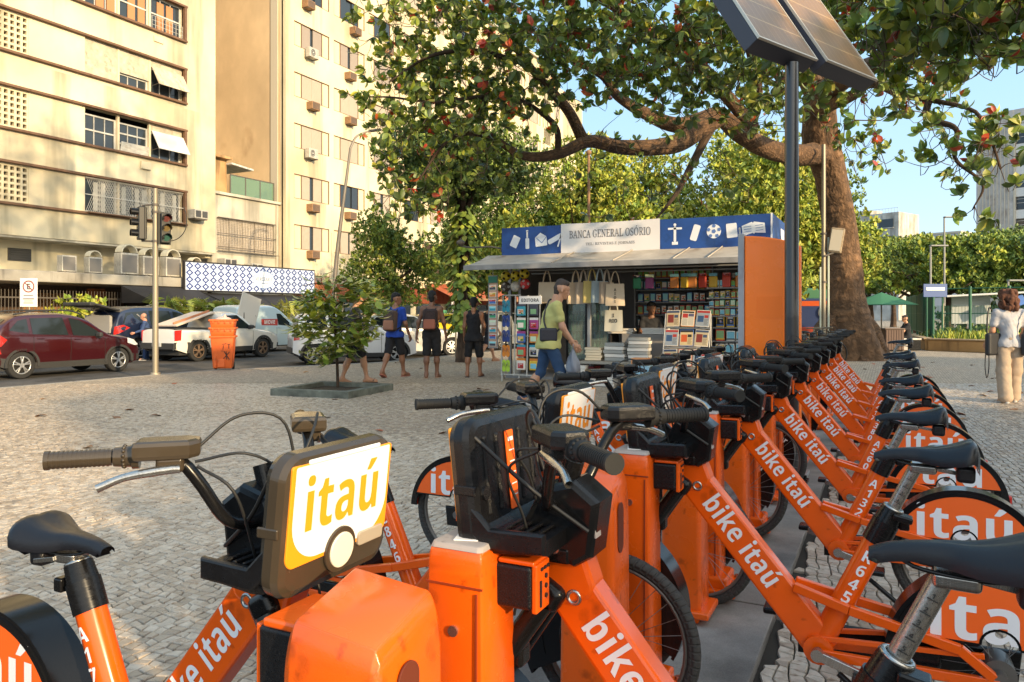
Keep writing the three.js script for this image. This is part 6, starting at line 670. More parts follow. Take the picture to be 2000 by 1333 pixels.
  // drink coolers
  [[-5.72, 'left'], [-5.22, 'right']].forEach(([x, n]) => { const o = thing('drinks_cooler', `tall dark drinks cooler, the ${n} one in the middle of the kiosk`, 'cooler', [x, 0.06, KZ - 0.55]); mesh('cabinet', uvw(merged([bx(0.46, 1.95, 0.04, 0, 0.98, -0.25), bx(0.03, 1.95, 0.5, -0.22, 0.98, 0), bx(0.03, 1.95, 0.5, 0.22, 0.98, 0), bx(0.46, 0.2, 0.5, 0, 1.87, 0), bx(0.46, 0.3, 0.5, 0, 0.15, 0)])), mat([0.035, 0.03, 0.03], 0.35), o); mesh('door', bx(0.42, 1.45, 0.012, 0, 1.04, 0.245), mat([0.6, 0.7, 0.65], 0.04, { transmission: 0.85, thickness: 0, phys: true }), o); mesh('door_frame', frameBars(-0.225, 0.225, 0.3, 1.78, 1, 1, 0.04, 0.03, 0.25), blackM, o); for (let j = 0; j < 7; j++) mesh('shelf', bx(0.40, 0.012, 0.4, 0, 0.34 + j * 0.2, 0.0), alumM, o); for (let j = 0; j < 7; j++) for (let i = 0; i < 5; i++) { const bt = mesh('bottle', botG, [mat([0.1, 0.3, 0.2], 0.1), mat([0.6, 0.62, 0.6], 0.15), pm[(i + j) % 10]][(i * 2 + j) % 3], o); bt.scale.set(0.062, 0.17, 0.062); bt.position.set(-0.15 + i * 0.075, 0.347 + j * 0.2, 0.15); } });
  const cr = thing('bottle_crate', 'dark red crate of bottles at the foot of the coolers', 'crate', [-5.45, 0.06, KZ - 0.1]); mesh('crate', [bx(0.5, 0.24, 0.02, 0, 0.12, 0.17), bx(0.5, 0.24, 0.02, 0, 0.12, -0.17), bx(0.02, 0.24, 0.32, -0.24, 0.12, 0), bx(0.02, 0.24, 0.32, 0.24, 0.12, 0), bx(0.5, 0.02, 0.34, 0, 0.01, 0)], mat([0.25, 0.02, 0.02], 0.5), cr); for (let i = 0; i < 5; i++) for (let j = 0; j < 3; j++) { const b = mesh('bottle', botG, mat([0.08, 0.05, 0.03], 0.15), cr); b.scale.set(0.07, 0.34, 0.07); b.position.set(-0.18 + i * 0.09, 0.03, -0.1 + j * 0.1); }
  // stacks of papers and books on low tables
  const tb = thing('paper_table', 'low table piled with paper bundles in front of the counter', 'table', [-4.55, 0, KZ + 0.35]); mesh('top', rb(1.5, 0.05, 0.7, 0, 0.42, 0, 0.01), mat([0.3, 0.27, 0.22], 0.7), tb); for (const [x, z] of [[-0.7, -0.3], [0.7, -0.3], [-0.7, 0.3], [0.7, 0.3]]) mesh('leg', bx(0.05, 0.4, 0.05, x, 0.2, z), ironM, tb);
  const stack = (x, y, z, w, d, n, h, label, m = paperM) => { const o = thing('paper_stack', label, 'paper stack', [x, y, z], (rr() - 0.5) * 0.3); for (let k = 0; k < n; k++) mesh('bundle', rb(w * (0.94 + 0.06 * rr()), h * 0.9, d * (0.94 + 0.06 * rr()), (rr() - 0.5) * 0.03, h * (k + 0.5), (rr() - 0.5) * 0.03, 0.006, 0, (rr() - 0.5) * 0.1), m.isMaterial ? m : m[k % m.length], o); };
  stack(-5.1, 0.447, KZ + 0.3, 0.34, 0.26, 5, 0.05, 'cream book pile at the left end of the low table', mat([0.66, 0.56, 0.4], 0.8)); stack(-4.65, 0.447, KZ + 0.3, 0.42, 0.32, 5, 0.07, 'grey paper bundles in the middle of the low table', [mat([0.3, 0.3, 0.28], 0.8), paperM]); stack(-4.2, 0.447, KZ + 0.32, 0.4, 0.32, 7, 0.065, 'tall pile of paper bundles at the right end of the low table', [mat([0.34, 0.33, 0.3], 0.8), paperM]); stack(-4.8, 0.95, KZ - 0.45, 0.5, 0.32, 3, 0.035, 'flat papers on the dark counter, left of the vendor'); stack(-4.1, 0.95, KZ - 0.4, 0.5, 0.3, 3, 0.04, 'papers on the dark counter in front of the vendor'); stack(-5.35, 0.01, KZ + 0.75, 0.46, 0.36, 6, 0.06, 'white paper pile on the ground left of the low table'); stack(-4.75, 0.01, KZ + 0.85, 0.5, 0.36, 4, 0.06, 'white paper bundles on the ground before the low table'); stack(-4.0, 0.01, KZ + 0.85, 0.36, 0.3, 1, 0.42, 'light blue carton with an orange top at the foot of the low table', mat([0.3, 0.5, 0.62], 0.7)); stack(-4.0, 0.435, KZ + 0.87, 0.3, 0.26, 1, 0.12, 'orange box on top of the light blue carton', mat([0.7, 0.3, 0.12], 0.7));
  // newspaper rack
  const nr = thing('newspaper_rack', 'wire stand of newspapers and magazines left of the snack shelves', 'newspaper rack', [-3.35, 0, KZ + 0.25], 0.05); mesh('frame', [...[-0.42, 0.42].flatMap((x) => [rod([x, 0, 0.2], [x, 1.35, -0.25], 0.012), rod([x, 0, -0.3], [x, 1.35, -0.25], 0.012)]), ...[0.35, 0.72, 1.08].map((y) => rod([-0.42, y, 0.2 - y * 0.33], [0.42, y, 0.2 - y * 0.33], 0.01))], alumM, nr);
    for (let j = 0; j < 3; j++) for (let i = 0; i < 3; i++) { const o = thing('newspaper', ['newspaper', 'magazine', 'folded paper'][i] + ' in the ' + ['lower', 'middle', 'upper'][j] + ' row of the wire stand, ' + ['left', 'middle', 'right'][i] + ' column', 'newspaper', [-3.63 + i * 0.28, 0.54 + j * 0.36, KZ + 0.25 + 0.22 - (0.54 + j * 0.36) * 0.33], 0.05); o.rotation.x = -0.32; mesh('sheet', rb(0.25, 0.32, 0.012, 0, 0, 0, 0.003), i === 1 ? pm[[0, 2, 5][j]] : paperM, o); mesh('front_page', new THREE.PlaneGeometry(0.235, 0.3).translate(0, 0, 0.008), newsMs[(i * 3 + j * 2 + 1) % 4], o); o.rotation.z = (rr() - 0.5) * 0.12; }
  // flip-flop and toy stand
  const fs = thing('display_stand', 'white wire display stand of flip-flops and toys left of the man in yellow', 'display stand', [-6.62, 0, KZ + 0.55], -0.1); mesh('frame', [...[-0.42, -0.12, 0.18, 0.45].flatMap((x) => [rod([x, 0.1, 0], [x, 1.72, -0.06], 0.016)]), rod([-0.42, 1.72, -0.06], [0.0, 1.72, -0.06], 0.016), rod([-0.42, 0.12, 0], [0.45, 0.12, 0], 0.014), rod([-0.42, 0.9, -0.03], [0.45, 0.9, -0.03], 0.01), ...[-0.4, 0.0, 0.4].flatMap((x) => [rod([x, 0.12, 0], [x + 0.15, 0.0, 0.25], 0.013), rod([x, 0.12, 0], [x - 0.1, 0, -0.25], 0.013)])], whiteFrameM, fs); const sg = mesh('header', rb(0.52, 0.16, 0.02, 0.25, 1.62, -0.02, 0.004), whiteM, fs); mesh('lettering', letters('EDITORA', 0.065, font, 0.5, 0.4).translate(0.25, 1.585, -0.007), inkM, sg);
  const soleG = ext(roundRect(0.085, 0.24, 0.04), 0.014, 0.004), ff = (x, y, c, label) => { const o = thing('flip_flops', label, 'flip-flops', [-6.62 + x, y, KZ + 0.60], -0.1); for (const s of [-1, 1]) { mesh('sole', soleG.clone().translate(s * 0.046, 0, 0), mat(c, 0.6), o); mesh('strap', tube([[s * 0.046 - 0.035, -0.02, 0.008], [s * 0.046 - 0.01, 0.05, 0.03], [s * 0.046, 0.07, 0.01], [s * 0.046 + 0.01, 0.05, 0.03], [s * 0.046 + 0.035, -0.02, 0.008]], 0.008, 10, 5), mat(c.map((v) => v * 0.5 + 0.1), 0.5), o); } }; [[1.5, [0.03, 0.3, 0.45], 'turquoise pair of flip-flops at the top of the left column'], [1.2, [0.03, 0.07, 0.3], 'navy pair of flip-flops, second from the top'], [0.9, [0.03, 0.06, 0.25], 'dark blue pair of flip-flops in the middle of the column'], [0.6, [0.75, 0.25, 0.03], 'orange pair of flip-flops, second from the bottom'], [0.3, [0.4, 0.6, 0.05], 'lime green pair of flip-flops at the bottom of the column']].forEach(([y, c, l]) => ff(-0.27, y, c, l));
  for (let j = 0; j < 5; j++) for (let i = 0; i < 2; i++) { const o = thing('toy_packet', 'see-through toy packet in the ' + ['lowest', 'second lowest', 'middle', 'second highest', 'highest'][j] + ' row of the stand, ' + ['left' , 'right'][i] + ' of the pair', 'toy packet', [-6.58 + i * 0.28 + 0.02, 0.32 + j * 0.27, KZ + 0.58], -0.1); mesh('packet', rb(0.2, 0.19, 0.05, 0, 0, 0, 0.02), pm[(i * 3 + j * 2 + 8) % 10], o); mesh('print', rb(0.13, 0.1, 0.01, 0, -0.01, 0.026, 0.004), lab[(i + j * 3) % 10], o); mesh('card', rb(0.2, 0.05, 0.014, 0, 0.115, 0, 0.003), pm[(j + 5) % 10], o); }
  // postcards hanging at the left end
  const pc = thing('postcard_rack', 'narrow hanging rack of postcards at the left end of the awning', 'postcard rack', [-7.08, 0, KZ + 0.8], -0.15); mesh('frame', [bx(0.012, 1.45, 0.012, -0.11, 1.38, 0), bx(0.012, 1.45, 0.012, 0.11, 1.38, 0), rod([0, 2.1, 0], [0, 2.3, 0], 0.006), bx(0.23, 0.02, 0.02, 0, 0.67, 0), bx(0.23, 0.02, 0.02, 0, 2.1, 0)], alumM, pc); mesh('backing', bx(0.2, 1.42, 0.008, 0, 1.38, -0.012), mat([0.52, 0.32, 0.22], 0.8), pc); const top = mesh('header', rb(0.22, 0.13, 0.015, 0, 2.03, 0.01, 0.004), mat([0.02, 0.16, 0.09], 0.5), pc); for (let j = 0; j < 9; j++) { const c = mesh('postcard', rb(0.17, 0.105, 0.008, 0, 1.87 - j * 0.14, 0.012, 0.002), paperM, pc); mesh('picture', new THREE.PlaneGeometry(0.15, 0.085).translate(0, 1.87 - j * 0.14, 0.018), pm[[9, 5, 2, 6, 4, 3, 6, 2, 9][j]], c); mesh('sky_strip', new THREE.PlaneGeometry(0.15, 0.035).translate(0, 1.893 - j * 0.14, 0.02), lab[[2, 6, 0, 5, 4, 7, 2, 0, 5][j]], c); }
  // curved lamp arm at the kiosk's left top corner
  const lm = thing('arm_lamp', 'small lamp on a curved arm at the upper left corner of the kiosk', 'lamp', [KX0 - 0.03, 2.7, KZ]); mesh('arm', tube([[0, 0, 0], [-0.3, 0.06, 0.1], [-0.7, 0.05, 0.2], [-0.95, 0.12, 0.25], [-0.9, 0.26, 0.25]], 0.018, 20, 6), ironM, lm); mesh('head', sp(0.09, -0.92, 0.16, 0.25, 1, 0.7, 1), ironM, lm); mesh('clamp', rb(0.08, 0.1, 0.08, -0.03, 0, 0, 0.01), ironM, lm);
}
// ---------------------------------------------------------------- station totem and solar pole
{
  const p = [-0.86, 0.028, -6.62], t = thing('station_totem', 'tall orange station panel with a grey side edge beside the black solar pole', 'totem', p, 0.0); const w = 0.44, h = 1.98;
  const s = new THREE.Shape(); s.moveTo(-w / 2, 0); s.lineTo(w / 2, 0); s.lineTo(w / 2, h - 0.10); s.quadraticCurveTo(0.05, h - 0.01, -w / 2, h); mesh('panel', boxUV(ext(s, 0.13, 0.012)), mat([0.98, 0.185, 0.002], 0.5, { roughnessMap: again(roughTex, 1) }), t); mesh('edge', uvw(rb(0.05, h + 0.02, 0.15, -w / 2 - 0.026, h / 2 + 0.01, 0, 0.008)), mat([0.42, 0.42, 0.44], 0.5, { map: again(wearTex, 1) }), t); mesh('faint_notice', rb(0.2, 0.18, 0.004, -0.02, 1.38, 0.065, 0.001), mat([0.95, 0.175, 0.002], 0.5), t); mesh('base', uvw(rb(0.55, 0.03, 0.3, 0, 0.012, 0, 0.006)), alumM, t);
  const q = thing('solar_pole', 'black steel pole carrying two tilted solar panels above the station', 'solar pole', [-0.68, 0.028, -6.32]);
  mesh('pole', cy(0.052, 0.055, 3.3, 0, 1.65, 0, 0, 0, 0, 20), mat([0.02, 0.02, 0.024], 0.28, { clearcoat: 0.5 }), q); mesh('base_plate', [rb(0.24, 0.02, 0.24, 0, 0.012, 0, 0.004), ...[[-1, -1], [1, -1], [-1, 1], [1, 1]].map(([a, b]) => cy(0.014, 0.014, 0.03, a * 0.09, 0.03, b * 0.09))], blackM, q);
  const cellTex = canvasTex(512, 512, (x, w2, h2) => { x.fillStyle = '#86684a'; x.fillRect(0, 0, w2, h2); x.strokeStyle = '#b99b70'; x.lineWidth = 4; for (let i = 0; i <= 6; i++) { x.beginPath(); x.moveTo(0, i * h2 / 6); x.lineTo(w2, i * h2 / 6); x.stroke(); } x.lineWidth = 2; for (let i = 0; i <= 9; i++) { x.beginPath(); x.moveTo(i * w2 / 9, 0); x.lineTo(i * w2 / 9, h2); x.stroke(); } x.globalAlpha = 0.22; for (let k = 0; k < 700; k++) { x.fillStyle = k % 2 ? '#b79f7d' : '#3c352e'; x.fillRect((k * 97.3) % w2, (k * 53.7) % h2, 2 + k % 5, 1 + k % 4); } });  // cells tinted brown, painting in the warm light they reflect
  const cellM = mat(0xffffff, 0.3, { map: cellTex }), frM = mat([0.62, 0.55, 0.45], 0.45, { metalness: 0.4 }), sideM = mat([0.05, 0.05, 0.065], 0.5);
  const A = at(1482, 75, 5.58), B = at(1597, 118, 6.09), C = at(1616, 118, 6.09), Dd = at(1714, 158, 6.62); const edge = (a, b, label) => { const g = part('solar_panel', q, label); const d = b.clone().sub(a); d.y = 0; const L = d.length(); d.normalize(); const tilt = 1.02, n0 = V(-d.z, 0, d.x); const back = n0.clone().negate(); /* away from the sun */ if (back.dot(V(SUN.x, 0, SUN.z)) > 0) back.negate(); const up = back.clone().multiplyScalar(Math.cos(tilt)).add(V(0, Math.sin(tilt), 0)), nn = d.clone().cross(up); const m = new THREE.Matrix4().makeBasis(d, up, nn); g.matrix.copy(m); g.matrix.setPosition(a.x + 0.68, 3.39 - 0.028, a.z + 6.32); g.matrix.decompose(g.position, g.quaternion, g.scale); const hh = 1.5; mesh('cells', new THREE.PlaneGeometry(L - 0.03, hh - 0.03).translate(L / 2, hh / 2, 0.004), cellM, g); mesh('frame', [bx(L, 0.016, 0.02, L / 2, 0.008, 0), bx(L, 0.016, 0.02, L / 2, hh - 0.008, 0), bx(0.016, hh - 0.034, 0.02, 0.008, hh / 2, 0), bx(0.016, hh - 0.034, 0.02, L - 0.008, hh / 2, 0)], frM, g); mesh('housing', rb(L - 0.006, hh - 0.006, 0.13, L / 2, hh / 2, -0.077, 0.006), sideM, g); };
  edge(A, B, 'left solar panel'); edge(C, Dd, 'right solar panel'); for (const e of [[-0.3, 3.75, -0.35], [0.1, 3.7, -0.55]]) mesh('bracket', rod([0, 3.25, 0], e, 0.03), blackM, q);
}
// ---------------------------------------------------------------- vehicles (built facing +x, middle at the origin)
const carGlassM = mat([0.018, 0.024, 0.026], 0.05, { phys: true }), cladM = mat([0.03, 0.03, 0.03], 0.7), alloyM = mat([0.55, 0.55, 0.55], 0.35, { metalness: 0.8 }), carRubberM = mat([0.02, 0.02, 0.02], 0.85), seamM = mat([0.01, 0.01, 0.01], 0.8), headM = mat([0.62, 0.64, 0.66], 0.12, { clearcoat: 1 }), tailM = mat([0.42, 0.012, 0.008], 0.2, { clearcoat: 1 }), plateM = mat([0.55, 0.55, 0.52], 0.5);
const pw = (pts, x) => { if (x <= pts[0][0]) return pts[0][1]; for (let i = 1; i < pts.length; i++) if (x <= pts[i][0]) { const a = pts[i - 1], b = pts[i]; return lerp(a[1], b[1], (x - a[0]) / (b[0] - a[0] || 1)); } return pts[pts.length - 1][1]; };
const smoothed = (pts) => { const c = new THREE.CatmullRomCurve3(pts.map(([x, y]) => V(x, y, 0)), false, 'centripetal').getPoints(220).map((p) => [p.x, p.y]); return c; };
function makeCar(name, label, category, s, p, turn, scale, group) {
  const car = thing(name, label, category, p, turn, group), L = s.L, w = s.W / 2, X = (x) => x - L / 2; car.scale.setScalar(scale);
  const paint = mat(s.paint, s.rough ?? 0.3, { clearcoat: 1, clearcoatRoughness: 0.06, metalness: s.metal ?? 0.1 }), top = smoothed(s.top), T2 = (x) => pw(top, x), belt = (x) => pw(s.belt, x), sill = (x) => pw(s.sill, x), roof = Math.max(...s.top.map((q) => q[1]));
  const plan = (x) => 1 - (s.nose ?? 0.2) * Math.pow(clamp((x - L * 0.80) / (L * 0.2)), 2.6) - (s.tail ?? 0.14) * Math.pow(clamp((L * 0.16 - x) / (L * 0.16)), 2.4);
  const hw = (x, y) => { const b = belt(x), f = y > b ? 1 - (s.tumble ?? 0.22) * (y - b) / (roof - b) : 1 - 0.05 * Math.pow((b - y) / (b - 0.2), 2) + 0.012 * Math.sin(clamp((y - 0.3) / (b - 0.3)) * Math.PI); return w * plan(x) * f; };
  const rc = (x) => 0.07, N = 90, K = 20, wheels = s.wheels.map((x) => [x, s.r]);
  const body = gridGeo(N, 2 * K, (u, v) => { const x = L * u, yt = T2(x), yb = Math.min(sill(x), yt - 0.05), sd = v < 0.5 ? 1 : -1, q = v < 0.5 ? v * 2 : 2 - 2 * v; if (q < 0.62) { const y = lerp(yb, yt - rc(x), q / 0.62); return [X(x), y, sd * hw(x, y)]; } const t = (q - 0.62) / 0.38, zc = hw(x, yt - rc(x)), z = zc * (1 - Math.pow(t, 1.6)); return [X(x), yt - rc(x) * Math.pow(z / zc, 5), sd * z]; });
  { const idx = body.index.array, pp = body.attributes.position, keep = []; for (let i = 0; i < idx.length; i += 3) { let cx = 0, cyy = 0, cz = 0; for (let k = 0; k < 3; k++) { cx += pp.getX(idx[i + k]) / 3; cyy += pp.getY(idx[i + k]) / 3; cz += Math.abs(pp.getZ(idx[i + k])) / 3; } if (cz > w * 0.5 && wheels.some(([x, r]) => Math.hypot(cx - X(x), cyy - r) < r + 0.035)) continue; keep.push(idx[i], idx[i + 1], idx[i + 2]); } body.setIndex(keep); }
  mesh('body', body, paint, car); mesh('end_panel', [[0.0, 1], [L, -1]].map(([x]) => gridGeo(8, 8, (u, v) => { const yt = T2(x), yb = sill(x), y = lerp(yb, yt - 0.02, v); return [X(x), y, (u * 2 - 1) * hw(x, Math.min(y, yt - rc(x)))]; })), paint, car); mesh('underbody', bx(L * 0.9, 0.25, s.W * 0.8, 0, 0.34, 0), cladM, car);
  const patch = (nm, pts, m, off = 0.006, sides = [1, -1]) => { for (const sd of sides) { const g = new THREE.ShapeGeometry(shapeOf(pts), 1), q = g.attributes.position; for (let i = 0; i < q.count; i++) { const x = q.getX(i), y = q.getY(i); q.setXYZ(i, X(x), y, sd * (hw(x, y) + off)); } g.computeVertexNormals(); mesh(nm, g, m, car); } };
  const topPatch = (nm, xa, xb, kz, m, off = 0.008) => mesh(nm, gridGeo(10, 12, (u, v) => { const x = lerp(xa, xb, u), yt = T2(x), zc = hw(x, yt - rc(x)), z = (v * 2 - 1) * zc * kz, sl = (T2(x + 0.02) - T2(x - 0.02)) / 0.04, nl = Math.hypot(1, sl); return [X(x) - off * sl / nl, yt - rc(x) * Math.pow(Math.abs(z) / zc, 5) + off / nl, z]; }), m, car);
  for (const q of s.windows) patch('side_window', q, carGlassM); for (const [a, b, kz] of s.screens) topPatch('windscreen', a, b, kz ?? 0.9, carGlassM);
  if (s.clad) for (const q of s.clad) patch('lower_trim', q, cladM, 0.012);
  for (const x of s.seams ?? []) { const g = []; for (const sd of [1, -1]) { const ys = []; for (let k = 0; k <= 6; k++) ys.push(lerp(sill(x) + 0.12, belt(x) - 0.0, k / 6)); for (let k = 0; k < 6; k++) g.push(bar([X(x), ys[k], sd * (hw(x, ys[k]) + 0.002)], [X(x), ys[k + 1], sd * (hw(x, ys[k + 1]) + 0.002)], 0.004, 0.01, V(1, 0, 0))); } mesh('door_seam', g, seamM, car); }
  for (const [x, y] of s.handles ?? []) for (const sd of [1, -1]) mesh('door_handle', rb(0.17, 0.03, 0.03, X(x), y, sd * (hw(x, y) + 0.015), 0.01), s.handleDark ? cladM : paint, car);
  for (const sd of [1, -1]) { const x = s.mirror[0], y = s.mirror[1], m = mesh('wing_mirror', [rb(0.11, 0.13, 0.2, X(x), y, sd * (hw(x, y) + 0.13), 0.045)], s.mirrorDark ? cladM : paint, car); mesh('mirror_foot', bx(0.06, 0.05, 0.1, X(x), y - 0.05, sd * (hw(x, y) + 0.03)), cladM, m); }
  for (const q of s.heads ?? []) patch('headlight', q, headM, 0.01); for (const q of s.tails ?? []) patch('tail_light', q, tailM, 0.01);
  for (const [x, y, ww, h, m] of s.front ?? []) mesh('front_grille', rb(0.05, h, ww, X(x), y, 0, 0.015), m ?? cladM, car); for (const [x, y, ww, h, m, nm] of s.rear ?? []) mesh(nm ?? 'bumper', rb(0.06, h, ww, X(x), y, 0, 0.02), m ?? cladM, car);
  const archM = s.archPaint ? paint : cladM, tyreG = new THREE.LatheGeometry([[0.62, -0.5], [0.92, -0.52], [0.985, -0.42], [1, -0.2], [1, 0.2], [0.985, 0.42], [0.92, 0.52], [0.62, 0.5]].map(([a, b]) => new THREE.Vector2(a * s.r, b * 0.2)), 28).rotateX(Math.PI / 2), n = s.spokes ?? 5;
  for (const [x, r] of wheels) for (const sd of [1, -1]) {
    const z = hw(x, r + 0.1); mesh('wheel_arch', T(arcBand(r + 0.028, r + (s.flare ?? 0.085), 0.025, -0.12, Math.PI + 0.12, 26), X(x), r, sd * (z - 0.006)), archM, car); mesh('wheel_well', T(arcBand(r + 0.02, r + 0.05, 0.16, -0.1, Math.PI + 0.1, 16), X(x), r, sd * (z - 0.17)), seamM, car);
    const wh = part('wheel', car); wh.position.set(X(x), r, sd * (z - 0.115)); mesh('tyre', tyreG, carRubberM, wh); const g = [], rm = r * 0.63; g.push(T(new THREE.TorusGeometry(rm, 0.018, 6, 28), 0, 0, sd * 0.085)); for (let k = 0; k < n; k++) for (const o of s.twin === false ? [0] : [-0.16, 0.16]) { const a = k / n * Math.PI * 2 + 0.3; g.push(bar([Math.cos(a) * 0.04, Math.sin(a) * 0.04, sd * 0.095], [Math.cos(a + o) * rm, Math.sin(a + o) * rm, sd * 0.088], 0.03, 0.035, V(0, 0, 1))); } g.push(cy(0.055, 0.055, 0.03, 0, 0, sd * 0.09, Math.PI / 2)); mesh('rim', g, s.rimM ?? alloyM, wh); mesh('brake_disc', cy(rm, rm, 0.02, 0, 0, sd * 0.02, Math.PI / 2, 0, 0, 24), seamM, wh);
  }
  car.userData.hw = undefined; delete car.userData.hw; return { car, X, hw, T2, paint };
}
const suvSpec = (paint) => ({ L: 4.0, W: 1.74, r: 0.33, wheels: [0.72, 3.27], paint, metal: 0.3, rough: 0.28, top: [[0, 0.5], [0.02, 0.86], [0.12, 1.02], [0.32, 1.34], [0.62, 1.53], [1.2, 1.595], [1.9, 1.585], [2.4, 1.47], [2.82, 1.19], [3.05, 1.06], [3.5, 0.98], [3.82, 0.86], [3.97, 0.66], [4, 0.4]], belt: [[0, 1.06], [1.2, 1.01], [2.8, 0.94], [4, 0.9]], sill: [[0, 0.42], [0.4, 0.24], [3.6, 0.22], [4, 0.3]], windows: [[[0.42, 1.17], [0.66, 1.40], [0.88, 1.45], [0.88, 1.09]], [[0.96, 1.07], [0.96, 1.46], [1.78, 1.475], [1.86, 1.03]], [[1.98, 1.02], [1.94, 1.465], [2.22, 1.40], [2.72, 1.08], [2.66, 0.98]]], screens: [[2.30, 2.86, 0.86], [0.16, 0.46, 0.8]], clad: [[[1.02, 0.23], [1.02, 0.38], [2.95, 0.38], [2.95, 0.22]], [[0.0, 0.42], [0.02, 0.56], [0.36, 0.5], [0.36, 0.26]], [[3.66, 0.24], [3.66, 0.48], [3.99, 0.46], [4.0, 0.32]]], seams: [0.98, 1.92, 2.86], handles: [[1.15, 0.96], [2.1, 0.92]], mirror: [2.62, 1.02], mirrorDark: true, heads: [[[3.52, 0.78], [3.52, 0.92], [3.74, 0.86], [3.93, 0.72], [3.8, 0.70]]], tails: [[[0.02, 0.74], [0.06, 0.98], [0.22, 1.06], [0.36, 0.95], [0.24, 0.80]], [[0.02, 0.60], [0.02, 0.72], [0.2, 0.76], [0.24, 0.62]]], front: [[3.96, 0.56, 1.0, 0.22], [3.98, 0.36, 1.3, 0.1]], rear: [[0.0, 0.42, 1.4, 0.2]] });
{
  const { car } = makeCar('parked_car', 'dark red compact crossover with black wheel arches at the left edge of the street', 'car', suvSpec([0.05, 0.004, 0.006]), [-18.15, -0.115, -11.5], Math.PI / 2, 0.93); for (const s of [-1, 1]) mesh('roof_rail', tube([[-1.35, 1.55, s * 0.6], [-0.8, 1.645, s * 0.61], [0, 1.65, s * 0.61], [0.35, 1.56, s * 0.6]], 0.022, 14, 6), cladM, car);
  const big = { ...suvSpec([0.012, 0.02, 0.05]), L: 4.75, W: 1.82, r: 0.38, wheels: [0.98, 3.75], top: [[0, 0.5], [0.02, 0.95], [0.1, 1.2], [0.3, 1.62], [0.7, 1.78], [1.5, 1.83], [2.4, 1.78], [2.85, 1.6], [3.3, 1.25], [3.6, 1.14], [4.2, 1.06], [4.6, 0.92], [4.73, 0.7], [4.75, 0.45]], belt: [[0, 1.14], [4.75, 1.02]], windows: [[[0.34, 1.24], [0.5, 1.60], [1.3, 1.66], [1.3, 1.2]], [[1.38, 1.19], [1.38, 1.67], [2.2, 1.66], [2.28, 1.15]], [[2.38, 1.14], [2.34, 1.65], [2.68, 1.58], [3.2, 1.2], [3.15, 1.1]]], screens: [[2.75, 3.34, 0.86]], clad: [[[1.4, 0.28], [1.4, 0.44], [3.3, 0.44], [3.3, 0.28]]], seams: [1.34, 2.32, 3.3], handles: [[1.6, 1.06], [2.55, 1.02]], mirror: [3.08, 1.16], heads: [[[4.2, 0.86], [4.2, 1.0], [4.5, 0.94], [4.66, 0.8]]], tails: [[[0.02, 0.86], [0.06, 1.14], [0.34, 1.2], [0.56, 1.1], [0.2, 0.92]]], front: [[4.7, 0.66, 1.1, 0.3]], rear: [[0, 0.5, 1.5, 0.26]] };
  const { car: b, X } = makeCar('parked_car', 'dark blue SUV with its tailgate raised, parked on the far side of the street', 'car', big, [-21.9, -0.115, -17.45], Math.PI / 2, 0.93); const tg = part('tailgate', b); tg.position.set(X(0.34), 1.76, 0); mesh('door', [rb(1.0, 0.07, 1.42, -0.48, 0.03, 0, 0.03, 0, 0, -0.22), rb(0.2, 0.12, 1.4, -0.95, 0.12, 0, 0.04)], cladM, tg); mesh('rear_window', rb(0.6, 0.02, 1.2, -0.36, -0.045, 0, 0.008, 0, 0, -0.22), carGlassM, tg); mesh('gas_strut', [-1, 1].map((s) => rod([0.1, -0.5, s * 0.66], [-0.55, -0.08, s * 0.66], 0.012)), blackM, tg); mesh('load_bay', [rb(0.1, 0.6, 1.3, X(0.06), 1.22, 0, 0.02)], mat([0.30, 0.28, 0.25], 0.8), b); mesh('window_trim', [-1, 1].map((s) => bar([X(0.9), 1.55, s * 0.80], [X(1.25), 1.25, s * 0.87], 0.01, 0.03)), alloyM, b);
}
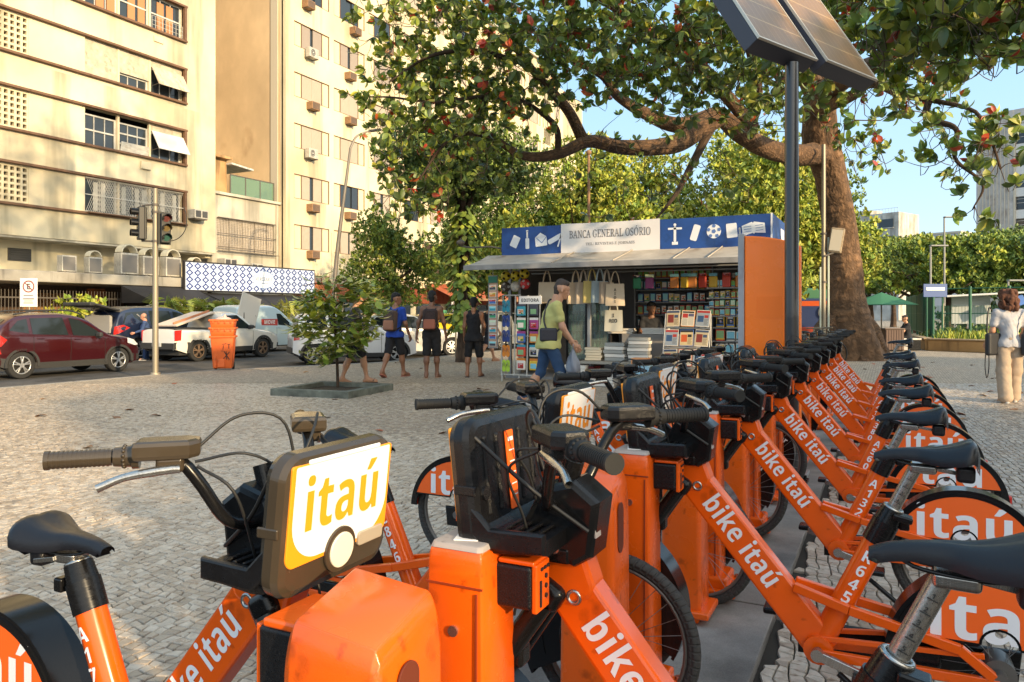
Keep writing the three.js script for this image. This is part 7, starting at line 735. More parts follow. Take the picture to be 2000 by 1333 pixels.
{ // white pickup
  const s = { L: 4.45, W: 1.68, r: 0.33, wheels: [0.86, 3.58], paint: [0.72, 0.69, 0.63], archPaint: false, flare: 0.11, rimM: mat([0.16, 0.1, 0.06], 0.8), top: [[0, 0.45], [0.01, 0.98], [0.06, 1.02], [1.0, 1.03], [1.78, 1.05], [1.84, 1.44], [2.0, 1.55], [2.45, 1.56], [2.72, 1.47], [3.15, 1.1], [3.4, 1.0], [3.9, 0.93], [4.3, 0.8], [4.44, 0.6], [4.45, 0.4]], belt: [[0, 1.04], [1.8, 1.02], [3.2, 0.93], [4.45, 0.88]], sill: [[0, 0.42], [0.4, 0.28], [4, 0.26], [4.45, 0.32]], windows: [[[2.08, 1.04], [2.02, 1.44], [2.5, 1.46], [3.02, 1.06], [2.96, 0.99]]], screens: [[2.64, 3.18, 0.86]], clad: [[[0.0, 0.42], [0.0, 0.62], [0.5, 0.62], [0.5, 0.3]], [[1.25, 0.27], [1.25, 0.42], [3.1, 0.42], [3.1, 0.26]], [[4.0, 0.3], [4.0, 0.5], [4.44, 0.48], [4.44, 0.34]]], seams: [1.98, 3.1], handles: [[2.2, 0.93]], mirror: [2.92, 1.06], mirrorDark: true, heads: [[[3.95, 0.74], [3.95, 0.88], [4.3, 0.78], [4.4, 0.64]]], tails: [[[0.01, 0.66], [0.01, 0.98], [0.22, 1.0], [0.2, 0.68]]], front: [[4.42, 0.56, 1.0, 0.2]], rear: [[0.0, 0.5, 1.5, 0.2]] };
  const { car, X } = makeCar('pickup_truck', 'small white pickup with a brown wheel rim, parked behind the orange bins', 'pickup', s, [-19.6, -0.115, -17.75], Math.PI / 2, 0.97); mesh('load_bed', bx(1.62, 0.03, 1.36, X(0.9), 1.036, 0), cladM, car); mesh('number_plate', rb(0.02, 0.13, 0.4, X(-0.035), 0.55, 0, 0.004), plateM, car);
  const bd = thing('load_board', 'pale board leaning in the bed of the white pickup', 'board', [-19.75, 0.98, -16.7], Math.PI / 2); mesh('board', boxUV(rb(1.5, 0.05, 1.0, 0, 0.2, 0, 0.01, 0, 0, 0.28)), mat([0.62, 0.5, 0.4], 0.8), bd); mesh('batten', rb(1.4, 0.06, 0.06, 0, 0.26, 0.3, 0.01, 0, 0, 0.28), mat([0.5, 0.2, 0.1], 0.8), bd);
  const v = { L: 3.9, W: 1.64, r: 0.31, wheels: [0.8, 3.2], paint: [0.50, 0.62, 0.66], archPaint: true, top: [[0, 0.45], [0.01, 1.2], [0.05, 1.74], [0.2, 1.8], [1.2, 1.84], [1.9, 1.82], [2.25, 1.66], [2.8, 1.22], [3.1, 1.02], [3.6, 0.92], [3.85, 0.72], [3.9, 0.42]], belt: [[0, 1.05], [3.9, 0.9]], sill: [[0, 0.36], [0.4, 0.24], [3.9, 0.28]], windows: [[[2.0, 1.06], [1.98, 1.5], [2.2, 1.5], [2.72, 1.08], [2.68, 1.0]]], screens: [[2.3, 2.86, 0.86]], seams: [1.9, 2.84], handles: [[2.05, 0.96]], mirror: [2.62, 1.1], heads: [[[3.4, 0.74], [3.4, 0.9], [3.7, 0.82], [3.82, 0.66]]], tails: [[[0.01, 0.8], [0.01, 1.1], [0.14, 1.1], [0.14, 0.8]]], front: [[3.86, 0.55, 0.9, 0.2]], rear: [[0, 0.42, 1.4, 0.16, plateM]] };
  const { car: van, hw } = makeCar('delivery_van', 'pale blue delivery van with a red panel of white letters on its side', 'van', v, [-21.7, -0.115, -21.95], Math.PI / 2, 0.97); const sg = mesh('side_panel', rb(0.85, 0.34, 0.01, -0.42, 1.12, hw(1.5, 1.1) + 0.006, 0.003), mat([0.45, 0.05, 0.04], 0.5), van); mesh('lettering', letters('MOVE', 0.15).translate(-0.42, 1.1, hw(1.5, 1.1) + 0.014), whiteM, sg);
  const cv = thing('slanted_panel', 'pale flat panel propped upright behind the pickup cab, beside the van', 'panel', [-20.3, -0.115, -19.9], Math.PI / 2); mesh('panel', boxUV(rb(0.9, 1.0, 0.05, 0, 1.62, 0, 0.01, 0, 0, -0.3)), mat([0.62, 0.57, 0.5], 0.8), cv); mesh('leg', [rod([-0.3, 0, 0.1], [-0.25, 1.5, 0], 0.03), rod([0.3, 0, -0.1], [0.3, 1.4, 0], 0.03)], ironM, cv);
}
{ // white hatchbacks, taxi, silver car
  const up = { L: 3.6, W: 1.62, r: 0.30, wheels: [0.58, 2.98], paint: [0.74, 0.74, 0.74], archPaint: false, flare: 0.09, top: [[0, 0.5], [0.02, 0.9], [0.1, 1.1], [0.24, 1.4], [0.5, 1.48], [1.2, 1.50], [1.7, 1.48], [2.1, 1.38], [2.55, 1.08], [2.8, 0.96], [3.2, 0.90], [3.48, 0.76], [3.58, 0.58], [3.6, 0.36]], belt: [[0, 1.0], [2.5, 0.92], [3.6, 0.86]], sill: [[0, 0.36], [0.3, 0.22], [3.3, 0.2], [3.6, 0.28]], windows: [[[0.3, 1.06], [0.42, 1.36], [0.9, 1.39], [0.96, 1.0]], [[1.04, 0.99], [0.98, 1.39], [1.66, 1.38], [2.0, 1.3], [2.42, 1.0], [2.38, 0.95]]], screens: [[2.02, 2.58, 0.86], [0.1, 0.28, 0.8]], seams: [1.0, 2.5], handles: [[1.2, 0.9]], mirror: [2.32, 1.02], heads: [[[3.1, 0.72], [3.1, 0.86], [3.36, 0.8], [3.5, 0.66], [3.3, 0.62]]], tails: [[[0.02, 0.7], [0.05, 1.0], [0.16, 1.04], [0.18, 0.72]]], clad: [[[0.92, 0.21], [0.92, 0.32], [2.6, 0.32], [2.6, 0.2]]], front: [[3.57, 0.46, 0.9, 0.2], [3.56, 0.64, 0.7, 0.05]], rear: [[0, 0.4, 1.3, 0.18]] };
  makeCar('parked_car', 'small white hatchback partly hidden by the young planted tree', 'car', up, [-14.35, -0.115, -18.15], 0.86, 1.0);
  const hb = { ...up, L: 4.0, W: 1.7, r: 0.32, wheels: [0.72, 3.3], paint: [0.70, 0.68, 0.63], archPaint: true, flare: 0.05, spokes: 7, top: [[0, 0.5], [0.02, 0.92], [0.2, 1.12], [0.5, 1.38], [1.2, 1.47], [1.9, 1.44], [2.3, 1.3], [2.9, 0.98], [3.3, 0.92], [3.75, 0.80], [3.95, 0.62], [4.0, 0.38]], windows: [[[0.5, 1.1], [0.72, 1.34], [1.4, 1.38], [1.44, 1.0]], [[1.52, 0.99], [1.5, 1.38], [2.0, 1.36], [2.7, 1.0], [2.62, 0.95]]], screens: [[2.26, 2.86, 0.86], [0.2, 0.5, 0.8]], seams: [1.48, 2.76], handles: [[1.65, 0.9]], mirror: [2.6, 1.0], heads: [[[3.3, 0.72], [3.36, 0.86], [3.72, 0.76], [3.9, 0.64], [3.6, 0.64]]], tails: [[[0.02, 0.7], [0.05, 0.95], [0.3, 1.0], [0.3, 0.78]]], clad: undefined, front: [[3.97, 0.5, 1.0, 0.18]], rear: [[0, 0.42, 1.4, 0.16]] };
  makeCar('parked_car', 'cream white hatchback behind the young man with a dark backpack', 'car', hb, [-14.75, -0.115, -21.7], 0.86, 1.0);
  const tx = makeCar('taxi', 'yellow taxi with a green roof lamp and blue stripe beyond the white hatchbacks', 'taxi', { ...hb, paint: [0.66, 0.48, 0.02] }, [-16.7, -0.115, -27.6], Math.PI / 2 - 0.2, 1.0); mesh('roof_lamp', rb(0.16, 0.14, 0.4, -0.4, 1.53, 0, 0.03), mat([0.2, 0.6, 0.3], 0.3), tx.car); for (const s of [1, -1]) mesh('stripe', gridGeo(12, 1, (u, v) => { const x = lerp(0.5, 3.2, u), y = lerp(0.62, 0.76, v); return [tx.X(x), y, s * (tx.hw(x, y) + 0.014)]; }), mat([0.03, 0.06, 0.3], 0.4), tx.car);
  makeCar('parked_car', 'silver car between the man in a black tank top and the postcard rack', 'car', { ...hb, paint: [0.42, 0.46, 0.5], metal: 0.4 }, [-14.6, -0.115, -28.6], Math.PI / 2 - 0.15, 1.05);
  makeCar('parked_car', 'dark car in the street behind the taxi', 'car', { ...hb, paint: [0.05, 0.05, 0.06] }, [-22.5, -0.115, -31], Math.PI / 2, 1.0); makeCar('parked_car', 'dark red car beyond the pale blue van, under the leafy street tree', 'car', { ...hb, paint: [0.16, 0.02, 0.02] }, [-20.2, -0.115, -27.6], Math.PI / 2, 1.0);
  const fp = P0(1590, 0, 33), f = thing('parked_truck', 'navy and orange truck back with a white round emblem, left of the great trunk', 'truck', fp, 0.05); mesh('box', boxUV(rb(3.2, 1.3, 3, 0, 1.35, -1.5, 0.06)), mat([0.03, 0.05, 0.14], 0.5), f); mesh('stripe', [bx(3.22, 0.22, 3.02, 0, 1.78, -1.5)], mat([0.62, 0.10, 0.02], 0.5), f); mesh('roof', boxUV(rb(2.9, 0.5, 2.6, -0.2, 2.2, -1.5, 0.1)), mat([0.08, 0.22, 0.12], 0.6), f); mesh('emblem', [T(new THREE.TorusGeometry(0.26, 0.07, 8, 24), 0.5, 1.4, 0.02), new THREE.CircleGeometry(0.12, 6).translate(0.5, 1.4, 0.014)], whiteM, f); mesh('bumper', [rb(3.1, 0.3, 0.2, 0, 0.6, 0, 0.04)], mat([0.4, 0.06, 0.03], 0.5), f); for (const x of [-1.1, 1.1]) mesh('wheel', [cy(0.42, 0.42, 0.3, x, 0.42, -0.8, 0, 0, Math.PI / 2, 20)], carRubberM, f); for (const x of [-1.35, 1.35]) mesh('tail_light', bx(0.18, 0.1, 0.05, x, 0.85, 0.02), tailM, f);
}
// ---------------------------------------------------------------- people: one continuous body each, clothes over it
function isoMesh(caps, k, res, pad = 0.05) { // smooth union of tapered capsules [a, b, ra, rb]
  const bb = new THREE.Box3(); for (const [a, b, r, r2] of caps) { const m = Math.max(r, r2); bb.expandByPoint(a.clone().addScalar(m)); bb.expandByPoint(a.clone().addScalar(-m)); bb.expandByPoint(b.clone().addScalar(m)); bb.expandByPoint(b.clone().addScalar(-m)); } bb.expandByScalar(pad); const c = bb.getCenter(V()), h = bb.getSize(V()).multiplyScalar(0.5);
  const mc = new MarchingCubes(res, undefined, false, false, 60000), n = res, f = mc.field, hs = n / 2; mc.isolation = 0; const C = caps.map(([a, b, ra, rb]) => { const d = b.clone().sub(a); return [a.x, a.y, a.z, d.x, d.y, d.z, d.lengthSq() || 1e-9, ra, rb]; });
  for (let z = 0; z < n; z++) for (let y = 0; y < n; y++) for (let x = 0; x < n; x++) { const px = c.x + (x - hs) / hs * h.x, py = c.y + (y - hs) / hs * h.y, pz = c.z + (z - hs) / hs * h.z; let s = 0, m = 1e9; for (const q of C) { const ex = px - q[0], ey = py - q[1], ez = pz - q[2]; let t = (ex * q[3] + ey * q[4] + ez * q[5]) / q[6]; t = t < 0 ? 0 : t > 1 ? 1 : t; const ux = ex - q[3] * t, uy = ey - q[4] * t, uz = ez - q[5] * t, d = Math.sqrt(ux * ux + uy * uy + uz * uz) - (q[7] + (q[8] - q[7]) * t); if (d < m) { const hh = Math.max(k - (m - d), 0) / k; m = d - hh * hh * k * 0.25; } else { const hh = Math.max(k - (d - m), 0) / k; m = m - hh * hh * k * 0.25; } } f[x + y * n + z * n * n] = -m; }
  mc.update(); const cnt = mc.count, g = new THREE.BufferGeometry(), P = new Float32Array(cnt * 3); for (let i = 0; i < cnt; i++) { P[3 * i] = c.x + mc.positionArray[3 * i] * h.x; P[3 * i + 1] = c.y + mc.positionArray[3 * i + 1] * h.y; P[3 * i + 2] = c.z + mc.positionArray[3 * i + 2] * h.z; } g.setAttribute('position', new THREE.BufferAttribute(P, 3)); const w = mergeVertices(g, 1e-5); w.computeVertexNormals(); return w;
}
const cap = (a, b, r, r2 = r) => [a, b, r, r2];
const handG = (() => { const c = [cap(V(-0.02, -0.02, 0), V(-0.024, -0.085, 0.004), 0.019, 0.017), cap(V(0.02, -0.02, 0), V(0.022, -0.08, 0.004), 0.018, 0.016), cap(V(0, 0.02, 0), V(0, -0.05, 0), 0.021, 0.024)]; [[-0.032, 0.062], [-0.011, 0.072], [0.011, 0.068], [0.031, 0.052]].forEach(([x, l]) => { const a = V(x, -0.085, 0.004), b = V(x * 1.1, -0.085 - l * 0.5, 0.016), d = V(x * 1.1, -0.085 - l * 0.82, 0.04), e = V(x * 1.08, -0.085 - l * 0.9, 0.058); c.push(cap(a, b, 0.0095, 0.009), cap(b, d, 0.009, 0.008), cap(d, e, 0.008, 0.007)); }); c.push(cap(V(-0.028, -0.035, 0.008), V(-0.05, -0.07, 0.028), 0.012, 0.0105), cap(V(-0.05, -0.07, 0.028), V(-0.045, -0.098, 0.042), 0.0105, 0.0085)); return isoMesh(c, 0.008, 44, 0.01); })();
const headG = (() => isoMesh([cap(V(0, 0.035, -0.02), V(0, 0.03, 0.005), 0.086, 0.08), cap(V(0, -0.03, 0.035), V(0, -0.075, 0.05), 0.058, 0.036), cap(V(0, 0.01, 0.07), V(0, -0.028, 0.098), 0.011, 0.014), cap(V(-0.03, 0.03, 0.072), V(0.03, 0.03, 0.072), 0.018), cap(V(-0.022, -0.052, 0.082), V(0.022, -0.052, 0.082), 0.010), cap(V(0.083, 0.015, -0.012), V(0.09, -0.02, -0.016), 0.017, 0.012), cap(V(-0.083, 0.015, -0.012), V(-0.09, -0.02, -0.016), 0.017, 0.012), cap(V(0, -0.06, -0.015), V(0, -0.14, -0.03), 0.052, 0.056)], 0.022, 52, 0.015))();
const foldN = fbm(909, 6, 4);
function folds(g, amp, seed) { // cloth creases: the surface moves a little along its normal
  const p = g.attributes.position, n = g.attributes.normal; for (let i = 0; i < p.count; i++) { const x = p.getX(i), y = p.getY(i), z = p.getZ(i), a = Math.atan2(x, z) * 0.16; const d = amp * ((foldN(a + y * 0.35 + seed, y * 0.9 + a * 0.8 + seed) - 0.5) * 2.6 + 0.35 * Math.sin(y * 46 + x * 30 + 7 * foldN(x, y + seed))); p.setXYZ(i, x + n.getX(i) * d, y + n.getY(i) * d * 0.4, z + n.getZ(i) * d); } g.computeVertexNormals(); return g;
}
function person(o) {
  const t = thing('person', o.label, 'person', o.p, o.turn, o.group), S = (o.h ?? 1.75) / 1.75; t.scale.setScalar(S); const P = o.pose ?? {}, lean = P.lean ?? 0.04, slim = o.slim ?? 1;
  const sit = P.sit, hipY = 0.93, up = V(0, Math.cos(lean), Math.sin(lean)), pel = V(0, hipY, 0), on = (d, z = 0) => pel.clone().add(up.clone().multiplyScalar(d)).add(V(0, 0, z)); const tw = P.twist ?? 0;
  const sh = (s) => on(0.47).add(V(s * 0.175 * slim * Math.cos(tw), 0, -s * 0.175 * Math.sin(tw)));
  const legs = [['L', 1], ['R', -1]].map(([n, s]) => { const [a, b, sp] = P['leg' + n] ?? [0, 0, 0], hip = pel.clone().add(V(s * 0.088, -0.02, 0)), kn = hip.clone().add(V(s * (0.01 + (sp ?? 0)), -0.43 * Math.cos(a), 0.43 * Math.sin(a))), an = kn.clone().add(V(0, -0.41 * Math.cos(a - b), 0.41 * Math.sin(a - b))), ft = P['foot' + n] ?? Math.min(0, (a - b) * 0.9 + 0.1), toe = an.clone().add(V(s * 0.03, -0.055 + 0.16 * Math.sin(ft), 0.165 * Math.cos(ft))), heel = an.clone().add(V(0, -0.05 - 0.04 * Math.sin(ft), -0.045)); return { s, hip, kn, an, toe, heel }; });
  const dy = sit ? sit - hipY : -Math.min(...legs.flatMap((l) => [l.toe.y, l.heel.y])) + 0.028;
  const arms = [['L', 1], ['R', -1]].map(([n, s]) => { const [a, ab, e] = P['arm' + n] ?? [0, 0.12, 0.2], st = sh(s), el = st.clone().add(V(s * Math.sin(ab) * 0.29, -0.29 * Math.cos(ab) * Math.cos(a), 0.29 * Math.sin(a))), b = a + e, in2 = P['in' + n] ?? 0, wr = el.clone().add(V(s * (Math.sin(ab) * 0.5 - in2) * 0.25, -0.25 * Math.cos(b), 0.25 * Math.sin(b))); return { s, st, el, wr }; });
  const J = [cap(on(0.0), on(0.12), 0.125 * slim, 0.112 * slim), cap(on(0.14), on(0.34), 0.112 * slim, 0.118 * slim), cap(on(0.42).add(V(-0.1, 0, 0)), on(0.42).add(V(0.1, 0, 0)), 0.085), cap(on(0.30).add(V(-0.06, 0, 0.02)), on(0.30).add(V(0.06, 0, 0.02)), 0.105 * slim), cap(on(0.46), on(0.60, 0.01), 0.062, 0.052)]; if (o.belly) J.push(cap(on(0.1, o.belly), on(0.2, o.belly), 0.12, 0.11));
  for (const l of legs) J.push(cap(l.hip, l.kn, 0.086, 0.054), cap(l.kn, l.kn.clone().lerp(l.an, 0.35).add(V(0, 0, -0.015)), 0.052, 0.054), cap(l.kn.clone().lerp(l.an, 0.3), l.an, 0.052, 0.033), cap(l.heel, l.toe, 0.032, 0.026), cap(l.an, l.toe, 0.034, 0.024)); for (const a of arms) J.push(cap(a.st, a.el, 0.05, 0.038), cap(a.el, a.wr, 0.038, 0.026), cap(on(0.46), a.st, 0.05));
  const skin = mat(o.skin, 0.5, { sheen: 0.2 }), gs = [isoMesh(J, 0.05, o.res ?? 76)];
  const head = on(0.69, 0.03 + (P.headFwd ?? 0)), hq = new THREE.Quaternion().setFromEuler(new THREE.Euler((P.headPitch ?? 0) + lean * 0.3, P.headYaw ?? 0, P.headTilt ?? 0)); const hg = headG.clone().scale(1.06, 1.1, 1.06).applyQuaternion(hq).translate(head.x, head.y, head.z); gs.push(hg);
  for (const a of arms) { const d = a.wr.clone().sub(a.el).normalize(), q = new THREE.Quaternion().setFromUnitVectors(V(0, -1, 0), d), g = handG.clone(); if (a.s > 0) { g.scale(-1, 1, 1); const ix = g.index.array; for (let i = 0; i < ix.length; i += 3) { const k = ix[i]; ix[i] = ix[i + 1]; ix[i + 1] = k; } g.computeVertexNormals(); } g.rotateY(-a.s * Math.PI / 2 * (P.palm ?? 0.9)); g.applyQuaternion(q).translate(a.wr.x + d.x * 0.02, a.wr.y + d.y * 0.02, a.wr.z + d.z * 0.02); gs.push(g); }
  const dyG = (g) => g.translate(0, dy, 0); mesh('body', dyG(merged(gs)), skin, t);
  const eyes = [-1, 1].map((s) => sp(0.009, s * 0.034, 0.028, 0.084, 1, 0.7, 0.6, 8, 6)); mesh('eyes', dyG(merged(eyes).applyQuaternion(hq).translate(head.x, head.y, head.z)), inkM, t);
  if (o.hair) { const hc = o.hair.kind === 'curly' ? (() => { const c = [cap(V(0, 0.06, -0.03), V(0, 0.04, -0.05), 0.1)], r = rng(5); for (let k = 0; k < 90; k++) { const a = r() * 6.28, y = -0.13 + 0.26 * r(), rr = 0.085 + 0.035 * r(); const x = Math.sin(a) * rr, z = Math.cos(a) * rr - 0.04; if (z > 0.055 && y < 0.07) continue; c.push(cap(V(x, y, z), V(x * 1.05, y - 0.03, z), 0.024, 0.017)); } return c; })() : o.hair.kind === 'bald' ? [cap(V(-0.045, -0.02, -0.062), V(0.045, -0.02, -0.062), 0.042)] : [cap(V(0, 0.062, -0.022), V(0, 0.05, -0.01), 0.083 + (o.hair.r ?? 0), 0.078), cap(V(0, 0.01, -0.05), V(0, -0.03, -0.055), 0.066, 0.05), cap(V(-0.04, 0.09, 0.04), V(0.04, 0.09, 0.04), 0.035)]; mesh('hair', dyG(isoMesh(hc, 0.02, 44, 0.02).scale(1.06, 1.1, 1.06).applyQuaternion(hq).translate(head.x, head.y, head.z)), mat(o.hair.c, 0.8, { bumpMap: again(grainTex, 8), bumpScale: 0.004 }), t); }
  const cloth = (c) => mat(c, 0.9, { map: again(wearTex, 2), sheen: 0.25 }); const e = 0.014;
  if (o.shirt) { const s = o.shirt, c = [cap(on(s.low ?? -0.04), on(0.12), 0.142 * slim + (s.loose ?? 0), 0.128 * slim + (s.loose ?? 0)), cap(on(0.12), on(0.34), 0.128 * slim + (s.loose ?? 0), 0.13 * slim), cap(on(0.415).add(V(-0.09, 0, 0)), on(0.415).add(V(0.09, 0, 0)), 0.098), cap(on(0.3).add(V(-0.06, 0, 0.02)), on(0.3).add(V(0.06, 0, 0.02)), 0.12 * slim)]; c.push(cap(on((s.low ?? -0.04)).add(V(-0.055, 0, 0)), on((s.low ?? -0.04)).add(V(0.055, 0, 0)), 0.146 * slim + (s.loose ?? 0))); if (o.belly) c.push(cap(on(0.08, o.belly), on(0.2, o.belly), 0.135, 0.122)); for (const a of arms) { if (s.sleeve === 'short') c.push(cap(a.st, a.st.clone().lerp(a.el, 0.62), 0.066, 0.064), cap(on(0.45), a.st, 0.066)); else if (s.sleeve === 'long') c.push(cap(a.st, a.el, 0.068, 0.054), cap(a.el, a.wr.clone().lerp(a.el, 0.1), 0.052, 0.04), cap(on(0.45), a.st, 0.066)); else c.push(cap(on(0.44).add(V(a.s * 0.07, 0, -0.02)), on(0.50).add(V(a.s * 0.085, 0, 0)), 0.06)); } const sg = isoMesh(c, 0.035, o.res ?? 76), hem = on((s.low ?? -0.04) - 0.03).y, q = sg.attributes.position; for (let i = 0; i < q.count; i++) { const y = q.getY(i), wv = hem + 0.008 * Math.sin(q.getX(i) * 40 + q.getZ(i) * 30); if (y < wv) q.setY(i, wv); } sg.computeVertexNormals(); mesh('shirt', dyG(folds(sg, 0.008, 0.3)), cloth(s.c), t); }
  if (o.bottoms) { const s = o.bottoms, c = [cap(on(-0.03), on(0.06), 0.138 * slim, 0.132 * slim)]; for (const l of legs) { if (s.kind === 'shorts') { const m = l.kn.clone().lerp(l.hip, s.up ?? 0.12); c.push(cap(l.hip, m, 0.105, 0.088)); } else { c.push(cap(l.hip, l.kn, 0.102, 0.07 + (s.wide ?? 0)), cap(l.kn, l.an.clone().add(V(0, s.hem ?? 0.0, 0)), 0.068 + (s.wide ?? 0), 0.05 + (s.wide ?? 0) * 1.5)); } } mesh(s.kind === 'shorts' ? 'shorts' : 'trousers', dyG(folds(isoMesh(c, 0.03, o.res ?? 76), 0.008, 1.7)), cloth(s.c), t); }
  for (const l of legs) { const d = l.toe.clone().sub(l.heel).setY(0).normalize(), f = l.toe.clone().sub(l.heel).normalize(); if (o.shoes?.kind === 'sandal') { const g = ext(roundRect(0.104, 0.285, 0.05), 0.024, 0.005).rotateX(-Math.PI / 2); g.rotateY(Math.PI); const q = new THREE.Quaternion().setFromUnitVectors(V(0, 0, 1), f); g.applyQuaternion(q); const m = l.heel.clone().lerp(l.toe, 0.52).add(V(0, -0.034, 0)); mesh('sandal', dyG(merged([g.translate(m.x, m.y, m.z), tube([l.toe.clone().add(V(-0.03, 0.0, -0.06)), l.toe.clone().add(V(0, 0.036, -0.02)), l.toe.clone().add(V(0.03, 0.0, -0.06))], 0.014, 8, 5)])), mat(o.shoes.c, 0.7), t); } else if (o.shoes) { mesh('shoe', dyG(isoMesh([cap(l.heel, l.toe, 0.043, 0.036), cap(l.an.clone().add(V(0, 0.01, 0)), l.toe.clone().lerp(l.heel, 0.4).add(V(0, 0.02, 0)), 0.045, 0.04)], 0.02, 34, 0.02)), mat(o.shoes.c, 0.6), t); const q = l.heel.clone().lerp(l.toe, 0.5); mesh('sole', dyG(isoMesh([cap(l.heel.clone().add(V(0, -0.02, 0)), l.toe.clone().add(V(0, -0.018, 0.01)), 0.038, 0.034)], 0.01, 26, 0.02)), mat(o.shoes.sole ?? [0.5, 0.5, 0.5], 0.7), t); } }
  const world = (v) => t.localToWorld(v.clone().add(V(0, dy, 0))); t.updateMatrixWorld(true); return { t, S, arms, legs, on, world, dy };
}
const facing = (az) => { const d = V(-SA * Math.cos(az) + CA * Math.sin(az), 0, -CA * Math.cos(az) - SA * Math.sin(az)); return Math.atan2(d.x, d.z); }; // az: 0 walks away from the viewer, +90 degrees to the right
const rad = (d) => d * Math.PI / 180, G0 = (px, py, y = 0) => { const p = onGround(px, py, y); return [p.x, y, p.z]; };
const brown = [0.27, 0.125, 0.068], dkbrown = [0.19, 0.088, 0.05], tan = [0.46, 0.235, 0.14];
function satchel(name, label, cat, p, turn, s, w, h, d, m, extra) { const o = thing(name, label, cat, p, turn); o.scale.setScalar(s); mesh('bag', boxUV(rb(w, h, d, 0, 0, 0, d * 0.42, 0, 0, 0, 4)), m, o); if (extra) extra(o); return o; }
{ // man in yellow
  const m = person({ label: 'man in a pale yellow polo and jeans walking to the right with a plastic bag', p: G0(1072, 797), turn: facing(rad(82)), h: 1.84, skin: tan, belly: 0.03, slim: 1.05, hair: { c: [0.05, 0.035, 0.028] }, shirt: { c: [0.66, 0.62, 0.22], sleeve: 'short', low: -0.08, loose: 0.012 }, bottoms: { kind: 'long', c: [0.03, 0.075, 0.17] }, shoes: { c: [0.04, 0.05, 0.08] }, pose: { lean: 0.16, legR: [0.34, 0.12], legL: [-0.22, 0.42], armR: [0.25, 0.08, 0.35], armL: [0.3, 0.1, 0.45], headFwd: 0.045, headPitch: 0.12 } });
  const wr = m.world(m.arms[1].wr), t = facing(rad(82)), bagM = mat([0.22, 0.23, 0.27], 0.35, { transmission: 0.25, thickness: 0, phys: true, side: THREE.DoubleSide }); const b = thing('plastic_bag', 'dark grey plastic bag hanging from the hand of the man in yellow', 'plastic bag', [wr.x, wr.y - 0.09, wr.z], t); mesh('bag', gridGeo(28, 16, (u, v) => { const a = u * 6.2832, r = 0.015 + 0.125 * Math.pow(Math.sin(Math.min(1, v * 1.02) * Math.PI * 0.62), 1.2) * (v > 0.93 ? Math.sqrt(Math.max(0, (1 - v) / 0.07)) : 1), q = 1 + 0.12 * Math.sin(a * 5 + v * 6) + 0.07 * Math.sin(a * 9); return [Math.cos(a) * r * q, -0.36 * v, Math.sin(a) * r * q * 0.7]; }), bagM, b); mesh('handles', [tube([[-0.02, 0, 0], [-0.02, 0.05, 0], [0.0, 0.08, 0], [0.02, 0.05, 0], [0.02, 0, 0]], 0.006, 10, 5)], bagM, b);
  const hp = m.world(m.on(0.08).add(V(-0.17, 0, -0.05))); const bg = satchel('shoulder_bag', 'black shoulder bag worn at the hip of the man in yellow', 'shoulder bag', hp, t + Math.PI / 2, m.S, 0.24, 0.18, 0.07, mat([0.02, 0.02, 0.03], 0.6)); const sv = [m.on(0.10).add(V(-0.16, 0, -0.06)), m.on(0.3).add(V(-0.10, 0, -0.135)), m.on(0.46).add(V(0.03, 0.075, -0.07)), m.on(0.5).add(V(0.1, 0.05, 0.0)), m.on(0.42).add(V(0.06, 0, 0.125)), m.on(0.25).add(V(-0.06, 0, 0.15)), m.on(0.10).add(V(-0.16, 0, 0.05))].map((q) => bg.worldToLocal((bg.updateMatrixWorld(true), m.world(q)))); mesh('strap', tube(sv, 0.012, 40, 6), mat([0.02, 0.02, 0.03], 0.6), bg);
}
